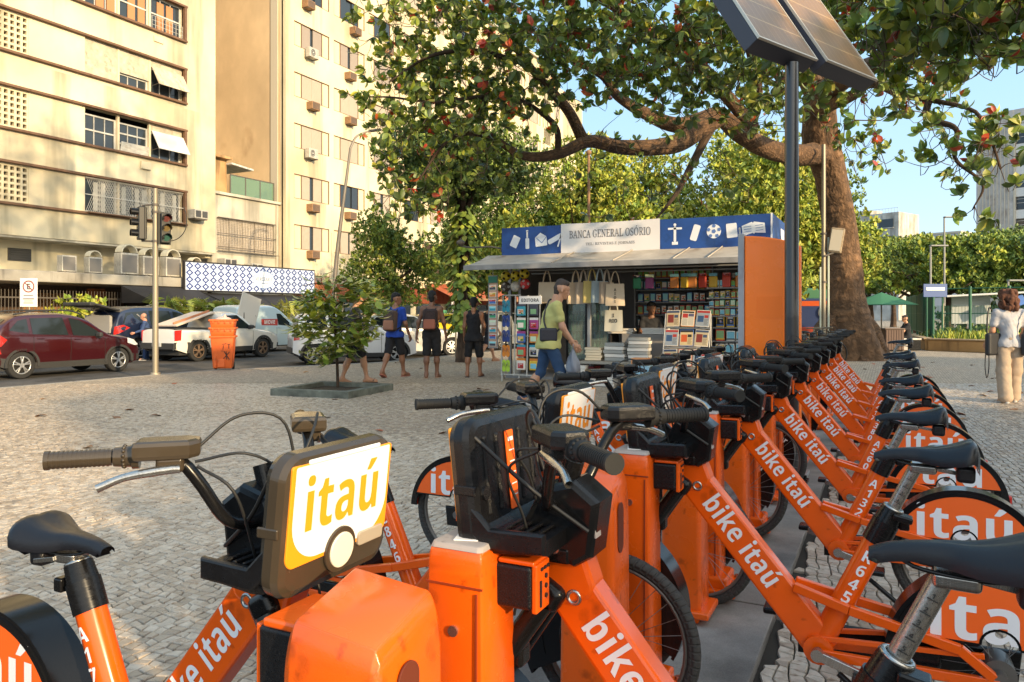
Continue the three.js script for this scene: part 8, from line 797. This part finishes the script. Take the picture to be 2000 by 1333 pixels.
{ // three young men walking away
  const backpack = (m, t, label, c1, c2) => { const q = m.world(m.on(0.25).add(V(0, 0, -0.19))), o = thing('backpack', label, 'backpack', q, t); o.scale.setScalar(m.S); mesh('pack', boxUV(rb(0.30, 0.44, 0.17, 0, 0, 0, 0.07, 0.1, 0, 0, 5)), mat(c1, 0.85, { map: again(wearTex, 3) }), o); mesh('pocket', boxUV(rb(0.24, 0.2, 0.07, 0, -0.09, -0.085, 0.03, 0.1, 0, 0, 4)), mat(c2, 0.85), o); mesh('zip', tube([[-0.12, -0.05, -0.092], [-0.1, 0.12, -0.08], [0, 0.18, -0.07], [0.1, 0.12, -0.08], [0.12, -0.05, -0.092]], 0.005, 16, 5), inkM, o); for (const s of [-1, 1]) mesh('strap', tube([[s * 0.09, 0.2, 0.07], [s * 0.1, 0.235, 0.17], [s * 0.105, 0.14, 0.31], [s * 0.11, -0.05, 0.29], [s * 0.15, -0.14, 0.14], [s * 0.12, -0.17, 0.06]], 0.014, 20, 6), inkM, o); return o; };
  let t = facing(rad(22)), m = person({ label: 'young man in a bright blue shirt and black shorts, head turned right', p: G0(771, 737), turn: t, h: 1.78, skin: brown, slim: 0.95, hair: { c: [0.012, 0.01, 0.01], r: 0.004 }, shirt: { c: [0.02, 0.08, 0.48], sleeve: 'short', low: -0.06, loose: 0.01 }, bottoms: { kind: 'shorts', c: [0.018, 0.018, 0.022], up: 0.1 }, shoes: { kind: 'sandal', c: [0.35, 0.12, 0.08] }, pose: { lean: 0.05, legL: [-0.26, 0.3], legR: [0.26, 0.06], armL: [0.05, 0.14, 0.15], armR: [0.1, 0.2, 0.35], headYaw: -0.9 } }); backpack(m, t, 'brown and black backpack on the young man in the blue shirt', [0.10, 0.06, 0.045], [0.28, 0.13, 0.08]);
  t = facing(rad(4)); m = person({ label: 'shirtless young man in black shorts with arms held away from his sides', p: G0(843, 739), turn: t, h: 1.80, skin: dkbrown, hair: { c: [0.01, 0.009, 0.009] }, bottoms: { kind: 'shorts', c: [0.02, 0.018, 0.02], up: 0.05 }, shoes: { kind: 'sandal', c: [0.4, 0.25, 0.15] }, pose: { lean: 0.02, legL: [-0.06, 0.04], legR: [0.1, 0.04], armL: [-0.05, 0.32, 0.12], armR: [0.05, 0.24, 0.2] } }); backpack(m, t, 'dark maroon backpack with a bright print on the shirtless young man', [0.05, 0.028, 0.026], [0.30, 0.10, 0.06]);
  t = facing(rad(10)); m = person({ label: 'young man in a black tank top and black shorts, third of the walkers', p: G0(925, 737), turn: t, h: 1.66, skin: brown, hair: { c: [0.012, 0.01, 0.01], r: 0.008 }, shirt: { c: [0.016, 0.016, 0.02], sleeve: 'none', low: -0.1, loose: 0.02 }, bottoms: { kind: 'shorts', c: [0.015, 0.015, 0.018], up: 0.02 }, shoes: { kind: 'sandal', c: [0.06, 0.05, 0.05] }, pose: { lean: 0.03, legL: [-0.1, 0.08, 0.02], legR: [0.12, 0.06, 0.03], armL: [-0.02, 0.15, 0.35], armR: [0.15, 0.18, 0.75], inR: 0.3, headPitch: 0.1 } });
}
person({ label: 'person in dark shorts and sandals mostly hidden behind the young planted tree', p: G0(690, 752), turn: facing(rad(75)), h: 1.74, skin: [0.42, 0.22, 0.13], belly: 0.02, hair: { c: [0.03, 0.02, 0.015] }, shirt: { c: [0.10, 0.10, 0.11], sleeve: 'short', low: -0.06 }, bottoms: { kind: 'shorts', c: [0.015, 0.015, 0.02], up: 0.14 }, shoes: { kind: 'sandal', c: [0.05, 0.03, 0.03] }, pose: { lean: 0.06, legR: [0.42, 0.25], legL: [-0.16, 0.2], armR: [-0.1, 0.1, 0.5], armL: [0.2, 0.1, 0.5] } });
person({ label: 'balding man in blue clothes holding a hand to his face beside the blue SUV', p: G0(284, 704, -0.115), turn: facing(rad(-115)), h: 1.46, skin: [0.45, 0.22, 0.14], belly: 0.05, slim: 1.12, hair: { kind: 'bald', c: [0.12, 0.1, 0.09] }, shirt: { c: [0.05, 0.09, 0.22], sleeve: 'long', low: -0.06, loose: 0.015 }, bottoms: { kind: 'long', c: [0.03, 0.06, 0.16], wide: 0.01 }, shoes: { c: [0.03, 0.03, 0.04] }, res: 64, pose: { lean: 0.06, legL: [0.05, 0.02], legR: [-0.05, 0.04], armR: [0.6, 0.1, 1.75], inR: 0.2, armL: [0.3, 0.12, 0.9], headPitch: 0.2 } });
person({ label: 'walker in the street partly hidden behind the postcard rack', p: G0(953, 707), turn: facing(rad(60)), h: 1.66, skin: tan, hair: { c: [0.02, 0.015, 0.012] }, shirt: { c: [0.03, 0.03, 0.04], sleeve: 'short' }, bottoms: { kind: 'shorts', c: [0.02, 0.02, 0.03], up: 0.2 }, shoes: { kind: 'sandal', c: [0.4, 0.2, 0.1] }, res: 60, pose: { lean: 0.05, legL: [0.36, 0.1], legR: [-0.3, 0.3], armL: [-0.3, 0.1, 0.2], armR: [0.3, 0.1, 0.3] } });
{ // woman at the right edge
  const t = facing(rad(14)), m = person({ label: 'woman in a white T-shirt and wide beige trousers walking away at the right', p: G0(1972, 787), turn: t, h: 1.68, skin: [0.48, 0.24, 0.14], slim: 0.95, hair: { kind: 'curly', c: [0.10, 0.035, 0.016] }, shirt: { c: [0.66, 0.64, 0.66], sleeve: 'short', low: -0.03 }, bottoms: { kind: 'long', c: [0.56, 0.42, 0.30], wide: 0.034 }, shoes: { c: [0.5, 0.42, 0.34] }, pose: { lean: 0.03, legL: [-0.12, 0.1], legR: [0.16, 0.05], armL: [0.05, 0.22, 0.7], armR: [0.1, 0.25, 0.9], inR: 0.25 } });
  const blk = mat([0.02, 0.02, 0.022], 0.55), tote2 = (s, label) => { const q = m.world(m.on(-0.02).add(V(s * 0.25, 0, -0.06))); const o = satchel('shoulder_bag', label, 'shoulder bag', q, t + 0.75, 1, 0.32, 0.34, 0.09, blk, (g) => mesh('strap', [tube([[-0.12, 0.15, 0.02], [-0.09, 0.4, s * 0.03], [0, 0.56, s * 0.05], [0.09, 0.4, s * 0.03], [0.12, 0.15, 0.02]], 0.012, 20, 6)], blk, g)); return o; }; const b1 = tote2(1, 'black bag hanging at the left hip of the woman in white'); mesh('loose_strap', tube([[0.1, -0.1, 0.05], [0.1, -0.35, 0.06], [0.05, -0.52, 0.06], [0.0, -0.35, 0.06], [0.02, -0.12, 0.05]], 0.008, 20, 5), blk, b1); tote2(-1, 'black shoulder bag on the right arm of the woman in white');
}
{ // vendor, and people sitting far off on the right
  person({ label: 'kiosk vendor in a dark shirt sitting behind the counter', p: [-4.35, 0.06, KZ - 1.0], turn: 0.25, h: 1.72, skin: dkbrown, hair: { c: [0.012, 0.01, 0.01] }, shirt: { c: [0.03, 0.03, 0.035], sleeve: 'short' }, bottoms: { kind: 'long', c: [0.03, 0.03, 0.04] }, shoes: { c: [0.03, 0.03, 0.03] }, res: 62, pose: { sit: 0.72, legL: [1.45, 1.4], legR: [1.45, 1.4], armL: [0.5, 0.15, 0.9], armR: [0.5, 0.15, 0.9], headYaw: 0.5, headPitch: 0.15 } });
  const st = thing('stool', 'plain stool under the kiosk vendor', 'stool', [-4.35, 0.06, KZ - 1.05]); mesh('seat', cy(0.17, 0.17, 0.05, 0, 0.56, 0, 0, 0, 0, 16), shelfM, st); for (const [x, z] of [[-0.12, -0.12], [0.12, -0.12], [-0.12, 0.12], [0.12, 0.12]]) mesh('leg', rod([x, 0.54, z], [x * 1.3, 0, z * 1.3], 0.015), ironM, st);
}
// ---------------------------------------------------------------- street furniture and the far right of the square
const galvM = mat([0.36, 0.31, 0.24], 0.5, { metalness: 0.5, map: again(streakTex, 1, 0.4) });
{ // traffic light
  const b = onGround(303, 733), D = depthOf(b), t = thing('traffic_light', 'grey steel pole with two black traffic signals, at the kerb left of the orange bins', 'traffic light', [b.x, 0, b.z], YAW); mesh('pole', cy(0.055, 0.065, 4.1, 0, 2.05, 0, 0, 0, 0, 16), galvM, t); mesh('base', cy(0.10, 0.12, 0.06, 0, 0.03, 0, 0, 0, 0, 16), galvM, t);
  const sig = (x, ry, y, sc) => { const g = part('signal_head', t); g.position.set(x, y, 0.02); g.rotation.y = ry; g.scale.setScalar(sc); mesh('housing', rb(0.26, 0.84, 0.2, 0, 0, 0, 0.03), mat([0.02, 0.02, 0.018], 0.5), g); mesh('back_plate', rb(0.34, 0.92, 0.015, 0, 0, -0.04, 0.006), mat([0.025, 0.025, 0.02], 0.6), g); for (const dy of [0.27, 0, -0.27]) { mesh('visor', T(arcBand(0.105, 0.115, 0.09, -0.5, Math.PI + 0.5, 16), 0, dy, 0.17), blackM, g); mesh('lens', cy(0.1, 0.1, 0.02, 0, dy, 0.1, Math.PI / 2, 0, 0, 20), mat(dy > 0.1 ? [0.10, 0.02, 0.015] : dy < -0.1 ? [0.015, 0.07, 0.05] : [0.12, 0.08, 0.02], 0.2), g); } }; sig(-0.29, -0.9, 3.33, 0.86); sig(0.22, 0.75, 3.22, 0.78);
  mesh('bracket', [rod([-0.3, 3.72, 0], [0.05, 3.76, 0], 0.02), rod([-0.3, 2.95, 0], [0.25, 2.92, 0], 0.02), rod([0.2, 3.56, 0], [0, 3.6, 0], 0.018), ...[2.94, 3.74, 3.58].map((y) => cy(0.075, 0.075, 0.05, 0, y, 0, 0, 0, 0, 14))], ironM, t); mesh('cable', tube([[0.25, 2.92, 0], [0.5, 3.0, 0], [0.66, 3.2, 0], [0.68, 3.5, 0], [0.62, 3.7, 0]], 0.01, 24, 5), inkM, t);
}
{ // nested orange bins
  const b = onGround(436, 723), t = thing('wheeled_bins', 'stack of three nested orange wheeled bins with graffiti beside the kerb', 'bins', [b.x, 0, b.z], YAW + 0.25), om = mat([0.72, 0.13, 0.015], 0.55, { map: again(scuffTex, 0.9) }); const tap = (w0, w1, d0, d1, y0, y1) => { const g = new RoundedBoxGeometry(1, 1, 1, 3, 0.05), p = g.attributes.position; for (let i = 0; i < p.count; i++) { const q = p.getY(i) + 0.5; p.setXYZ(i, p.getX(i) * lerp(w0, w1, q), lerp(y0, y1, q), p.getZ(i) * lerp(d0, d1, q)); } g.computeVertexNormals(); return toCreasedNormals(g, 0.7); };
  mesh('bin', boxUV(merged([tap(0.42, 0.52, 0.44, 0.56, 0.05, 0.80), rb(0.58, 0.05, 0.62, 0, 0.80, 0, 0.015), rb(0.16, 0.2, 0.04, -0.02, 0.18, 0.245, 0.01), rb(0.06, 0.3, 0.03, -0.16, 0.22, 0.235, 0.01)])), om, t); [0.84, 1.03].forEach((y, k) => mesh('bin', boxUV(merged([tap(0.50, 0.56, 0.54, 0.6, y - 0.02, y + 0.16), rb(0.60, 0.045, 0.64, 0, y + 0.16, 0, 0.015), ...[-0.2, -0.07, 0.07, 0.2].map((x) => rb(0.03, 0.07, 0.03, x, y + 0.12, 0.31, 0.008))])), om, t)); for (const s of [-1, 1]) mesh('wheel', cy(0.1, 0.1, 0.05, s * 0.2, 0.1, -0.24, 0, 0, Math.PI / 2, 18), carRubberM, t);
  mesh('graffiti', [rod([0.0, 0.62, 0.262], [0.1, 0.64, 0.265], 0.008), rod([0.03, 0.6, 0.262], [0.02, 0.5, 0.258], 0.008), rod([0.12, 0.62, 0.266], [0.18, 0.62, 0.266], 0.008), rod([0.15, 0.62, 0.266], [0.15, 0.52, 0.26], 0.008), rod([0.04, 0.46, 0.256], [0.16, 0.26, 0.244], 0.009), rod([0.16, 0.44, 0.256], [0.03, 0.28, 0.244], 0.009), rod([0.09, 0.46, 0.256], [0.1, 0.26, 0.244], 0.007)], inkM, t); const lf = thing('rubbish_sack', 'pale crumpled sack lying in the top of the orange bins', 'sack', [b.x, 1.19, b.z]); mesh('sack', new THREE.IcosahedronGeometry(0.2, 3).scale(1, 0.45, 0.9), mat([0.6, 0.42, 0.36], 0.7), lf); mesh('knot', cy(0.02, 0.05, 0.08, 0.05, 0.1, 0), mat([0.6, 0.42, 0.36], 0.7), lf);
}
{ // no-parking signs
  const sign = (p, h, s, label, e) => { const t = thing('traffic_sign', label, 'traffic sign', p, YAW); mesh('post', cy(0.03, 0.03, h, 0, h / 2, -0.02, 0, 0, 0, 8), galvM, t); const tx = canvasTex(256, 420, (x, w, H2) => { x.fillStyle = '#d9d4cf'; x.fillRect(0, 0, w, H2); x.lineWidth = 18; x.strokeStyle = '#7d2a24'; x.beginPath(); x.arc(128, 118, 84, 0, 7); x.stroke(); x.fillStyle = '#2a2626'; x.font = 'bold 120px sans-serif'; x.textAlign = 'center'; x.fillText('E', 128, 162); x.lineWidth = 14; x.beginPath(); x.moveTo(68, 60); x.lineTo(188, 176); x.stroke(); x.fillStyle = '#555'; x.fillRect(50, 250, 150, 12); x.fillRect(40, 300, 176, 16); x.fillRect(60, 335, 130, 10); x.fillRect(50, 365, 150, 12); }); mesh('plate', rb(0.62 * s, 1.02 * s, 0.02, 0, h - 0.5 * s, 0.015, 0.006), whiteM, t); mesh('face', new THREE.PlaneGeometry(0.58 * s, 0.98 * s).translate(0, h - 0.5 * s, 0.027), mat(0xffffff, 0.6, { map: tx }), t); };
  const a = at(56, 612, 25); sign([a.x, 0, a.z], 2.5, 0.92, 'white no-parking sign with a crossed E, above the red car'); const c = at(890, 612, 23.5); sign([c.x, 0, c.z], 1.82, 0.42, 'small white no-parking sign by the ivy-clad trunk');
}
{ // street lamp leaning, with curved arm
  const lampM = mat([0.16, 0.14, 0.12], 0.5, { metalness: 0.4 });
  const D = 32, a = at(655, 530, D), m = at(684, 290, D), tp = at(730, 255, D + 0.4); const g = [a.x, 0, a.z], t = thing('street_lamp', 'tall thin street lamp with a curved arm before the yellow block', 'street lamp', g); const L = (v) => V(v.x - a.x, v.y, v.z - a.z); mesh('pole', taperTube([[0, 0, 0], L(a), L(m)], [0.10, 0.085, 0.05], 16, 8), lampM, t); mesh('arm', taperTube([L(m), L(at(695, 268, D + 0.1)), L(at(715, 258, D + 0.3)), L(tp)], [0.05, 0.045, 0.04, 0.035], 14, 8), lampM, t); mesh('lamp_head', T(rb(0.5, 0.09, 0.2, 0, 0, 0, 0.035, 0, 0.3, 0.1), L(tp).x + 0.1, L(tp).y, L(tp).z), acGrilleM, t);
  const p = at(1150, 612, 24), s = thing('lamp_post', 'thin brown post rising behind the white kiosk banner', 'lamp post', [p.x, 0, p.z]); mesh('post', cy(0.045, 0.06, 6.4, 0, 3.2, 0, 0, 0, 0, 8), acBrownM, s); mesh('cap', sp(0.09, 0, 6.45, 0), acBrownM, s);
}
{ // pipes and floodlight at the great trunk
  const D = 20.4, b = at(1609, 612, D), t = thing('utility_pole', 'thin grey conduit pole standing against the great trunk', 'utility pole', [b.x, 0, b.z], YAW); mesh('pole', cy(0.055, 0.06, 5.9, 0, 2.95, 0, 0, 0, 0, 10), galvM, t); mesh('conduit', [cy(0.03, 0.03, 3.4, 0.12, 1.7, 0.02, 0, 0, 0, 8), cy(0.025, 0.025, 2.6, -0.1, 1.3, 0.03, 0, 0, 0, 8)], mat([0.45, 0.5, 0.42], 0.6), t); mesh('clamp', [cy(0.08, 0.08, 0.05, 0, 2.2, 0, 0, 0, 0, 12), cy(0.08, 0.08, 0.05, 0, 3.5, 0, 0, 0, 0, 12)], ironM, t);
  const f = thing('floodlight', 'box floodlight tilted on the conduit pole before the great trunk', 'floodlight', [...at(1634, 470, D - 0.15).toArray()], YAW); mesh('housing', boxUV(rb(0.34, 0.66, 0.16, 0, 0, 0, 0.03, 0, -0.5, -0.16)), mat([0.42, 0.32, 0.2], 0.6, { map: again(wearTex, 2) }), f); mesh('lens', rb(0.28, 0.56, 0.01, -0.045, 0, 0.08, 0.004, 0, -0.5, -0.16), mat([0.55, 0.48, 0.36], 0.2), f); mesh('arm', rod([0, -0.3, 0], [-0.32, -0.42, 0], 0.025), ironM, f);
}
{ // planted bed with orange edge, green fence, blue sign, lamp posts
  const A = at(1815, 612, 27.4), B = at(2120, 612, 23.6), C = at(1778, 612, 33), t = thing('planted_bed', 'raised bed with an orange-brown rendered edge at the right', 'planter', [0, 0, 0]), em = mat([0.50, 0.28, 0.11], 0.9, { map: again(streakTex, 0.4), bumpMap: again(grainTex, 2), bumpScale: 0.006 }); const pts = [[C.x, C.z], [A.x, A.z], [B.x, B.z]]; for (let k = 0; k < 2; k++) { const g = bar([pts[k][0], 0.2, pts[k][1]], [pts[k + 1][0], 0.2, pts[k + 1][1]], 0.28, 0.42); mesh('edge', boxUV(g), em, t); const c = bar([pts[k][0], 0.43, pts[k][1]], [pts[k + 1][0], 0.43, pts[k + 1][1]], 0.34, 0.05); mesh('coping', boxUV(c), mat([0.58, 0.4, 0.22], 0.85, { map: again(wearTex, 1) }), t); } mesh('soil', boxUV(flat([...pts, [B.x + 14, B.z - 16], [C.x + 12, C.z - 16]], 0.36)), mat([0.06, 0.08, 0.03], 1), t); const gl = [], rr = rng(9); for (let k = 0; k < 900; k++) { const u = rr(), v = 0.3 + rr() * 2.2, q = A.clone().lerp(B, u); gl.push({ p: V(q.x + v * 0.35, 0.36, q.z - v), q: new THREE.Quaternion().setFromEuler(new THREE.Euler(rr() * 0.7 - 0.35, rr() * 6.28, rr() * 0.7 - 0.35)), s: 0.8 + rr(), c: hue(YELG, rr) }); } instanced('grass', leafGeo(0.24, 0.012, 0.2, 0.3, 0.4), leafWhiteM, gl, t);
  const F = [at(1772, 612, 46), at(1805, 612, 36), at(1823, 612, 29.5), at(2140, 612, 26.2)], f = thing('mesh_fence', 'tall dark green mesh fence around the planted bed', 'fence', [0, 0, 0]), fm = mat([0.02, 0.11, 0.065], 0.5); F.forEach((p, i) => { if (i === 3) return; const q = F[i + 1], n = i === 2 ? 4 : 3; for (let k = 0; k < n; k++) { const a = p.clone().lerp(q, k / n), b = p.clone().lerp(q, (k + 1) / n); mesh('post', cy(0.055, 0.055, 2.35, a.x, 1.2, a.z, 0, 0, 0, 8), fm, f); const g = []; for (const y of [0.45, 1.35, 2.3]) g.push(rod([a.x, y, a.z], [b.x, y, b.z], 0.02, 0.02, 5)); const m = i === 2 ? 26 : 40; for (let j = 1; j < m; j++) { const c = a.clone().lerp(b, j / m); g.push(cy(i === 2 ? 0.008 : 0.02, i === 2 ? 0.008 : 0.02, i === 2 ? 1.6 : 1.85, c.x, i === 2 ? 0.85 : 1.38, c.z, 0, 0, 0, 4)); } mesh('mesh_panel', g, fm, f); } });
  const s = at(1827, 612, 28.8), sg = thing('info_sign', 'blue and white sign board on the green fence', 'sign', [s.x, 0, s.z], YAW); mesh('board', rb(0.9, 0.5, 0.04, 0, 2.22, 0, 0.01), mat([0.03, 0.08, 0.25], 0.5), sg); mesh('panel', rb(0.7, 0.12, 0.01, 0, 2.28, 0.026, 0.003), whiteM, sg); mesh('post', [cy(0.03, 0.03, 2, -0.3, 1, -0.03, 0, 0, 0, 6), cy(0.03, 0.03, 2, 0.3, 1, -0.03, 0, 0, 0, 6)], fm, sg);
  const postGreyM = mat([0.24, 0.24, 0.23], 0.6);
  [[1818, 33, 4.3, 'shorter grey lamp post with a flat head behind the green fence'], [1845, 35, 5.8, 'taller grey lamp post with a flat head behind the green fence'], [1970, 31, 2.7, 'short grey post behind the shrubs at the right']].forEach(([px, D, h, l]) => { const p = at(px, 612, D), o = thing('lamp_post', l, 'lamp post', [p.x, 0, p.z], YAW); mesh('post', cy(0.04, 0.055, h, 0, h / 2, 0, 0, 0, 0, 10), postGreyM, o); mesh('lamp_head', rb(0.75, 0.06, 0.2, 0.36, h, 0, 0.02), postGreyM, o); });
  const bs = at(1935, 612, 31.5), sh = thing('bus_shelter', 'pale slanted shelter roof seen through the shrubs at the right', 'shelter', [bs.x, 0, bs.z], YAW - 0.2); mesh('roof', rb(4.2, 0.08, 1.4, 0, 2.15, 0, 0.02, 0, 0, 0.05), mat([0.5, 0.5, 0.5], 0.6), sh); mesh('panel', rb(1.5, 1.2, 0.06, -0.6, 1.5, -0.4, 0.02), mat([0.55, 0.58, 0.6], 0.4), sh); mesh('sign', rb(1.0, 0.4, 0.05, 0.6, 1.75, 0.5, 0.01, 0, 0, 0.4), mat([0.05, 0.16, 0.5], 0.5), sh); for (const x of [-1.8, 1.8]) mesh('post', cy(0.05, 0.05, 2.1, x, 1.05, 0, 0, 0, 0, 8), galvM, sh);
}
{ // cafe corner far right
  const W0 = (px, D) => { const p = at(px, 612, D); return [p.x, 0, p.z]; };
  const u = thing('parasol', 'dark green parasol beside the great trunk', 'parasol', W0(1722, 36)); mesh('canopy', new THREE.ConeGeometry(1.6, 0.6, 8, 1, true).translate(0, 2.05, 0), mat([0.04, 0.16, 0.08], 0.8, { side: THREE.DoubleSide }), u); mesh('pole', cy(0.03, 0.03, 2.3, 0, 1.15, 0, 0, 0, 0, 8), galvM, u); mesh('base', cy(0.25, 0.3, 0.08, 0, 0.04, 0, 0, 0, 0, 14), greyWallM, u);
  const tb = thing('cafe_table', 'small white table left of the dark slatted cabinet', 'table', W0(1708, 28)); mesh('top', rb(0.9, 0.04, 0.7, 0, 0.74, 0, 0.01), whiteFrameM, tb); for (const [x, z] of [[-0.4, -0.3], [0.4, -0.3], [-0.4, 0.3], [0.4, 0.3]]) mesh('leg', cy(0.02, 0.02, 0.74, x, 0.37, z), whiteFrameM, tb);
  const cb = thing('slatted_cabinet', 'dark brown slatted cabinet standing right of the great trunk', 'cabinet', W0(1740, 27), YAW); mesh('body', rb(0.66, 0.74, 0.6, 0, 0.42, 0, 0.02), mat([0.07, 0.045, 0.035], 0.7), cb); for (let k = 0; k < 7; k++) mesh('slat', rb(0.075, 0.7, 0.02, -0.27 + k * 0.09, 0.42, 0.305, 0.006), mat([0.10, 0.06, 0.045], 0.7), cb); mesh('top', rb(0.72, 0.04, 0.66, 0, 0.81, 0, 0.01), mat([0.12, 0.08, 0.06], 0.6), cb); mesh('foot', [bx(0.6, 0.06, 0.5, 0, 0.03, 0)], blackM, cb);
  const bn = thing('low_bench', 'low pale box bench under the seated man in black', 'bench', W0(1768, 27.6), YAW); mesh('seat', rb(0.95, 0.06, 0.5, 0, 0.42, 0, 0.01), whiteFrameM, bn); mesh('box', [rb(0.42, 0.36, 0.44, -0.22, 0.2, 0, 0.01)], mat([0.4, 0.36, 0.33], 0.8), bn); mesh('dark_box', rb(0.44, 0.36, 0.46, 0.24, 0.2, 0, 0.01), blackM, bn);
  const q = W0(1774, 27.5); person({ label: 'man in black sitting on a low bench near the planted bed', p: q, turn: facing(rad(-80)), h: 1.66, skin: tan, hair: { c: [0.02, 0.015, 0.012] }, shirt: { c: [0.02, 0.022, 0.028], sleeve: 'short' }, bottoms: { kind: 'long', c: [0.02, 0.02, 0.025] }, shoes: { c: [0.04, 0.04, 0.04] }, res: 58, pose: { sit: 0.52, lean: 0.12, legL: [1.35, 1.1], legR: [1.4, 1.3], armL: [0.6, 0.1, 0.7], armR: [0.6, 0.1, 0.7], headPitch: 0.1 } });
  const r = W0(1692, 29); person({ label: 'person in a black shirt at the white table beside the great trunk', p: r, turn: facing(rad(60)), h: 1.66, skin: brown, hair: { c: [0.02, 0.015, 0.012] }, shirt: { c: [0.015, 0.015, 0.02], sleeve: 'short' }, bottoms: { kind: 'long', c: [0.03, 0.04, 0.06] }, shoes: { c: [0.04, 0.04, 0.04] }, res: 58, pose: { sit: 0.5, lean: 0.2, legL: [1.4, 1.4], legR: [1.4, 1.4], armL: [0.7, 0.1, 0.8], armR: [0.7, 0.1, 0.8] } });
  const ch = thing('cafe_chair', 'plain dark chair under the person at the white table', 'chair', r, facing(rad(60))); mesh('seat', rb(0.42, 0.04, 0.42, 0, 0.38, 0, 0.01), blackM, ch); mesh('backrest', rb(0.42, 0.4, 0.04, 0, 0.66, -0.2, 0.01), blackM, ch); for (const [x, z] of [[-0.18, -0.18], [0.18, -0.18], [-0.18, 0.18], [0.18, 0.18]]) mesh('leg', cy(0.018, 0.018, 0.38, x, 0.19, z), blackM, ch);
  // private bicycles parked left of the trunk
  const wheelG = merged([new THREE.TorusGeometry(0.32, 0.018, 6, 24)]), bikeL = ['grey city bicycle nearest the conduit pole', 'grey city bicycle in the middle of the parked trio', 'grey city bicycle at the left of the parked trio'];
  [[1592, 19], [1578, 18.4], [1566, 17.8]].forEach(([px, D], i) => { const c = thing('city_bicycle', bikeL[i], 'bicycle', W0(px, D), 0.5 + i * 0.1); for (const x of [-0.5, 0.5]) { const w = mesh('wheel', wheelG, carRubberM, c); w.position.set(x, 0.34, 0); } mesh('frame', [rod([-0.5, 0.34, 0], [-0.12, 0.3, 0], 0.014), rod([-0.12, 0.3, 0], [-0.25, 0.82, 0], 0.016), rod([-0.12, 0.3, 0], [0.36, 0.76, 0], 0.018), rod([-0.22, 0.72, 0], [0.34, 0.82, 0], 0.016), rod([0.34, 0.9, 0], [0.5, 0.34, 0], 0.014), rod([-0.5, 0.34, 0], [-0.22, 0.72, 0], 0.012)], galvM, c); mesh('handlebar', [rod([0.32, 1.0, -0.28], [0.32, 1.0, 0.28], 0.014), rod([0.34, 0.88, 0], [0.32, 1.0, 0], 0.016)], galvM, c); mesh('saddle', sp(0.1, -0.26, 0.88, 0, 1.3, 0.4, 0.8), blackM, c); });
}
{ // a few fallen leaves on the paving
  const rr = rng(808), g = leafGeo(0.16, 0.05, 0.3, 0.3), ms = [[0.25, 0.12, 0.05], [0.3, 0.16, 0.06], [0.2, 0.1, 0.05], [0.35, 0.1, 0.04]].map((c) => leafMat(c, 0.7, 0)); for (let k = 0; k < 70; k++) { const px = k < 40 ? 1650 + rr() * 350 : rr() * 1100, D = 7 + rr() * 14, p = at(px, 612, D); if (p.x < -14 || (p.x > -1.6 && p.x < 0.6 && p.z > -11.5)) continue; const o = tag(new THREE.Mesh(g, ms[k % 4]), 'dry brown leaf fallen on the stone paving', 'leaf', 'fallen leaves on the paving'); o.name = numbered('fallen_leaf'); o.castShadow = o.receiveShadow = true; o.position.set(p.x, 0.02, p.z); o.rotation.set(-Math.PI / 2 + (rr() - 0.5) * 0.4, (rr() - 0.5) * 0.4, rr() * 6.28); scene.add(o); }
}
renderer.render(scene, camera);
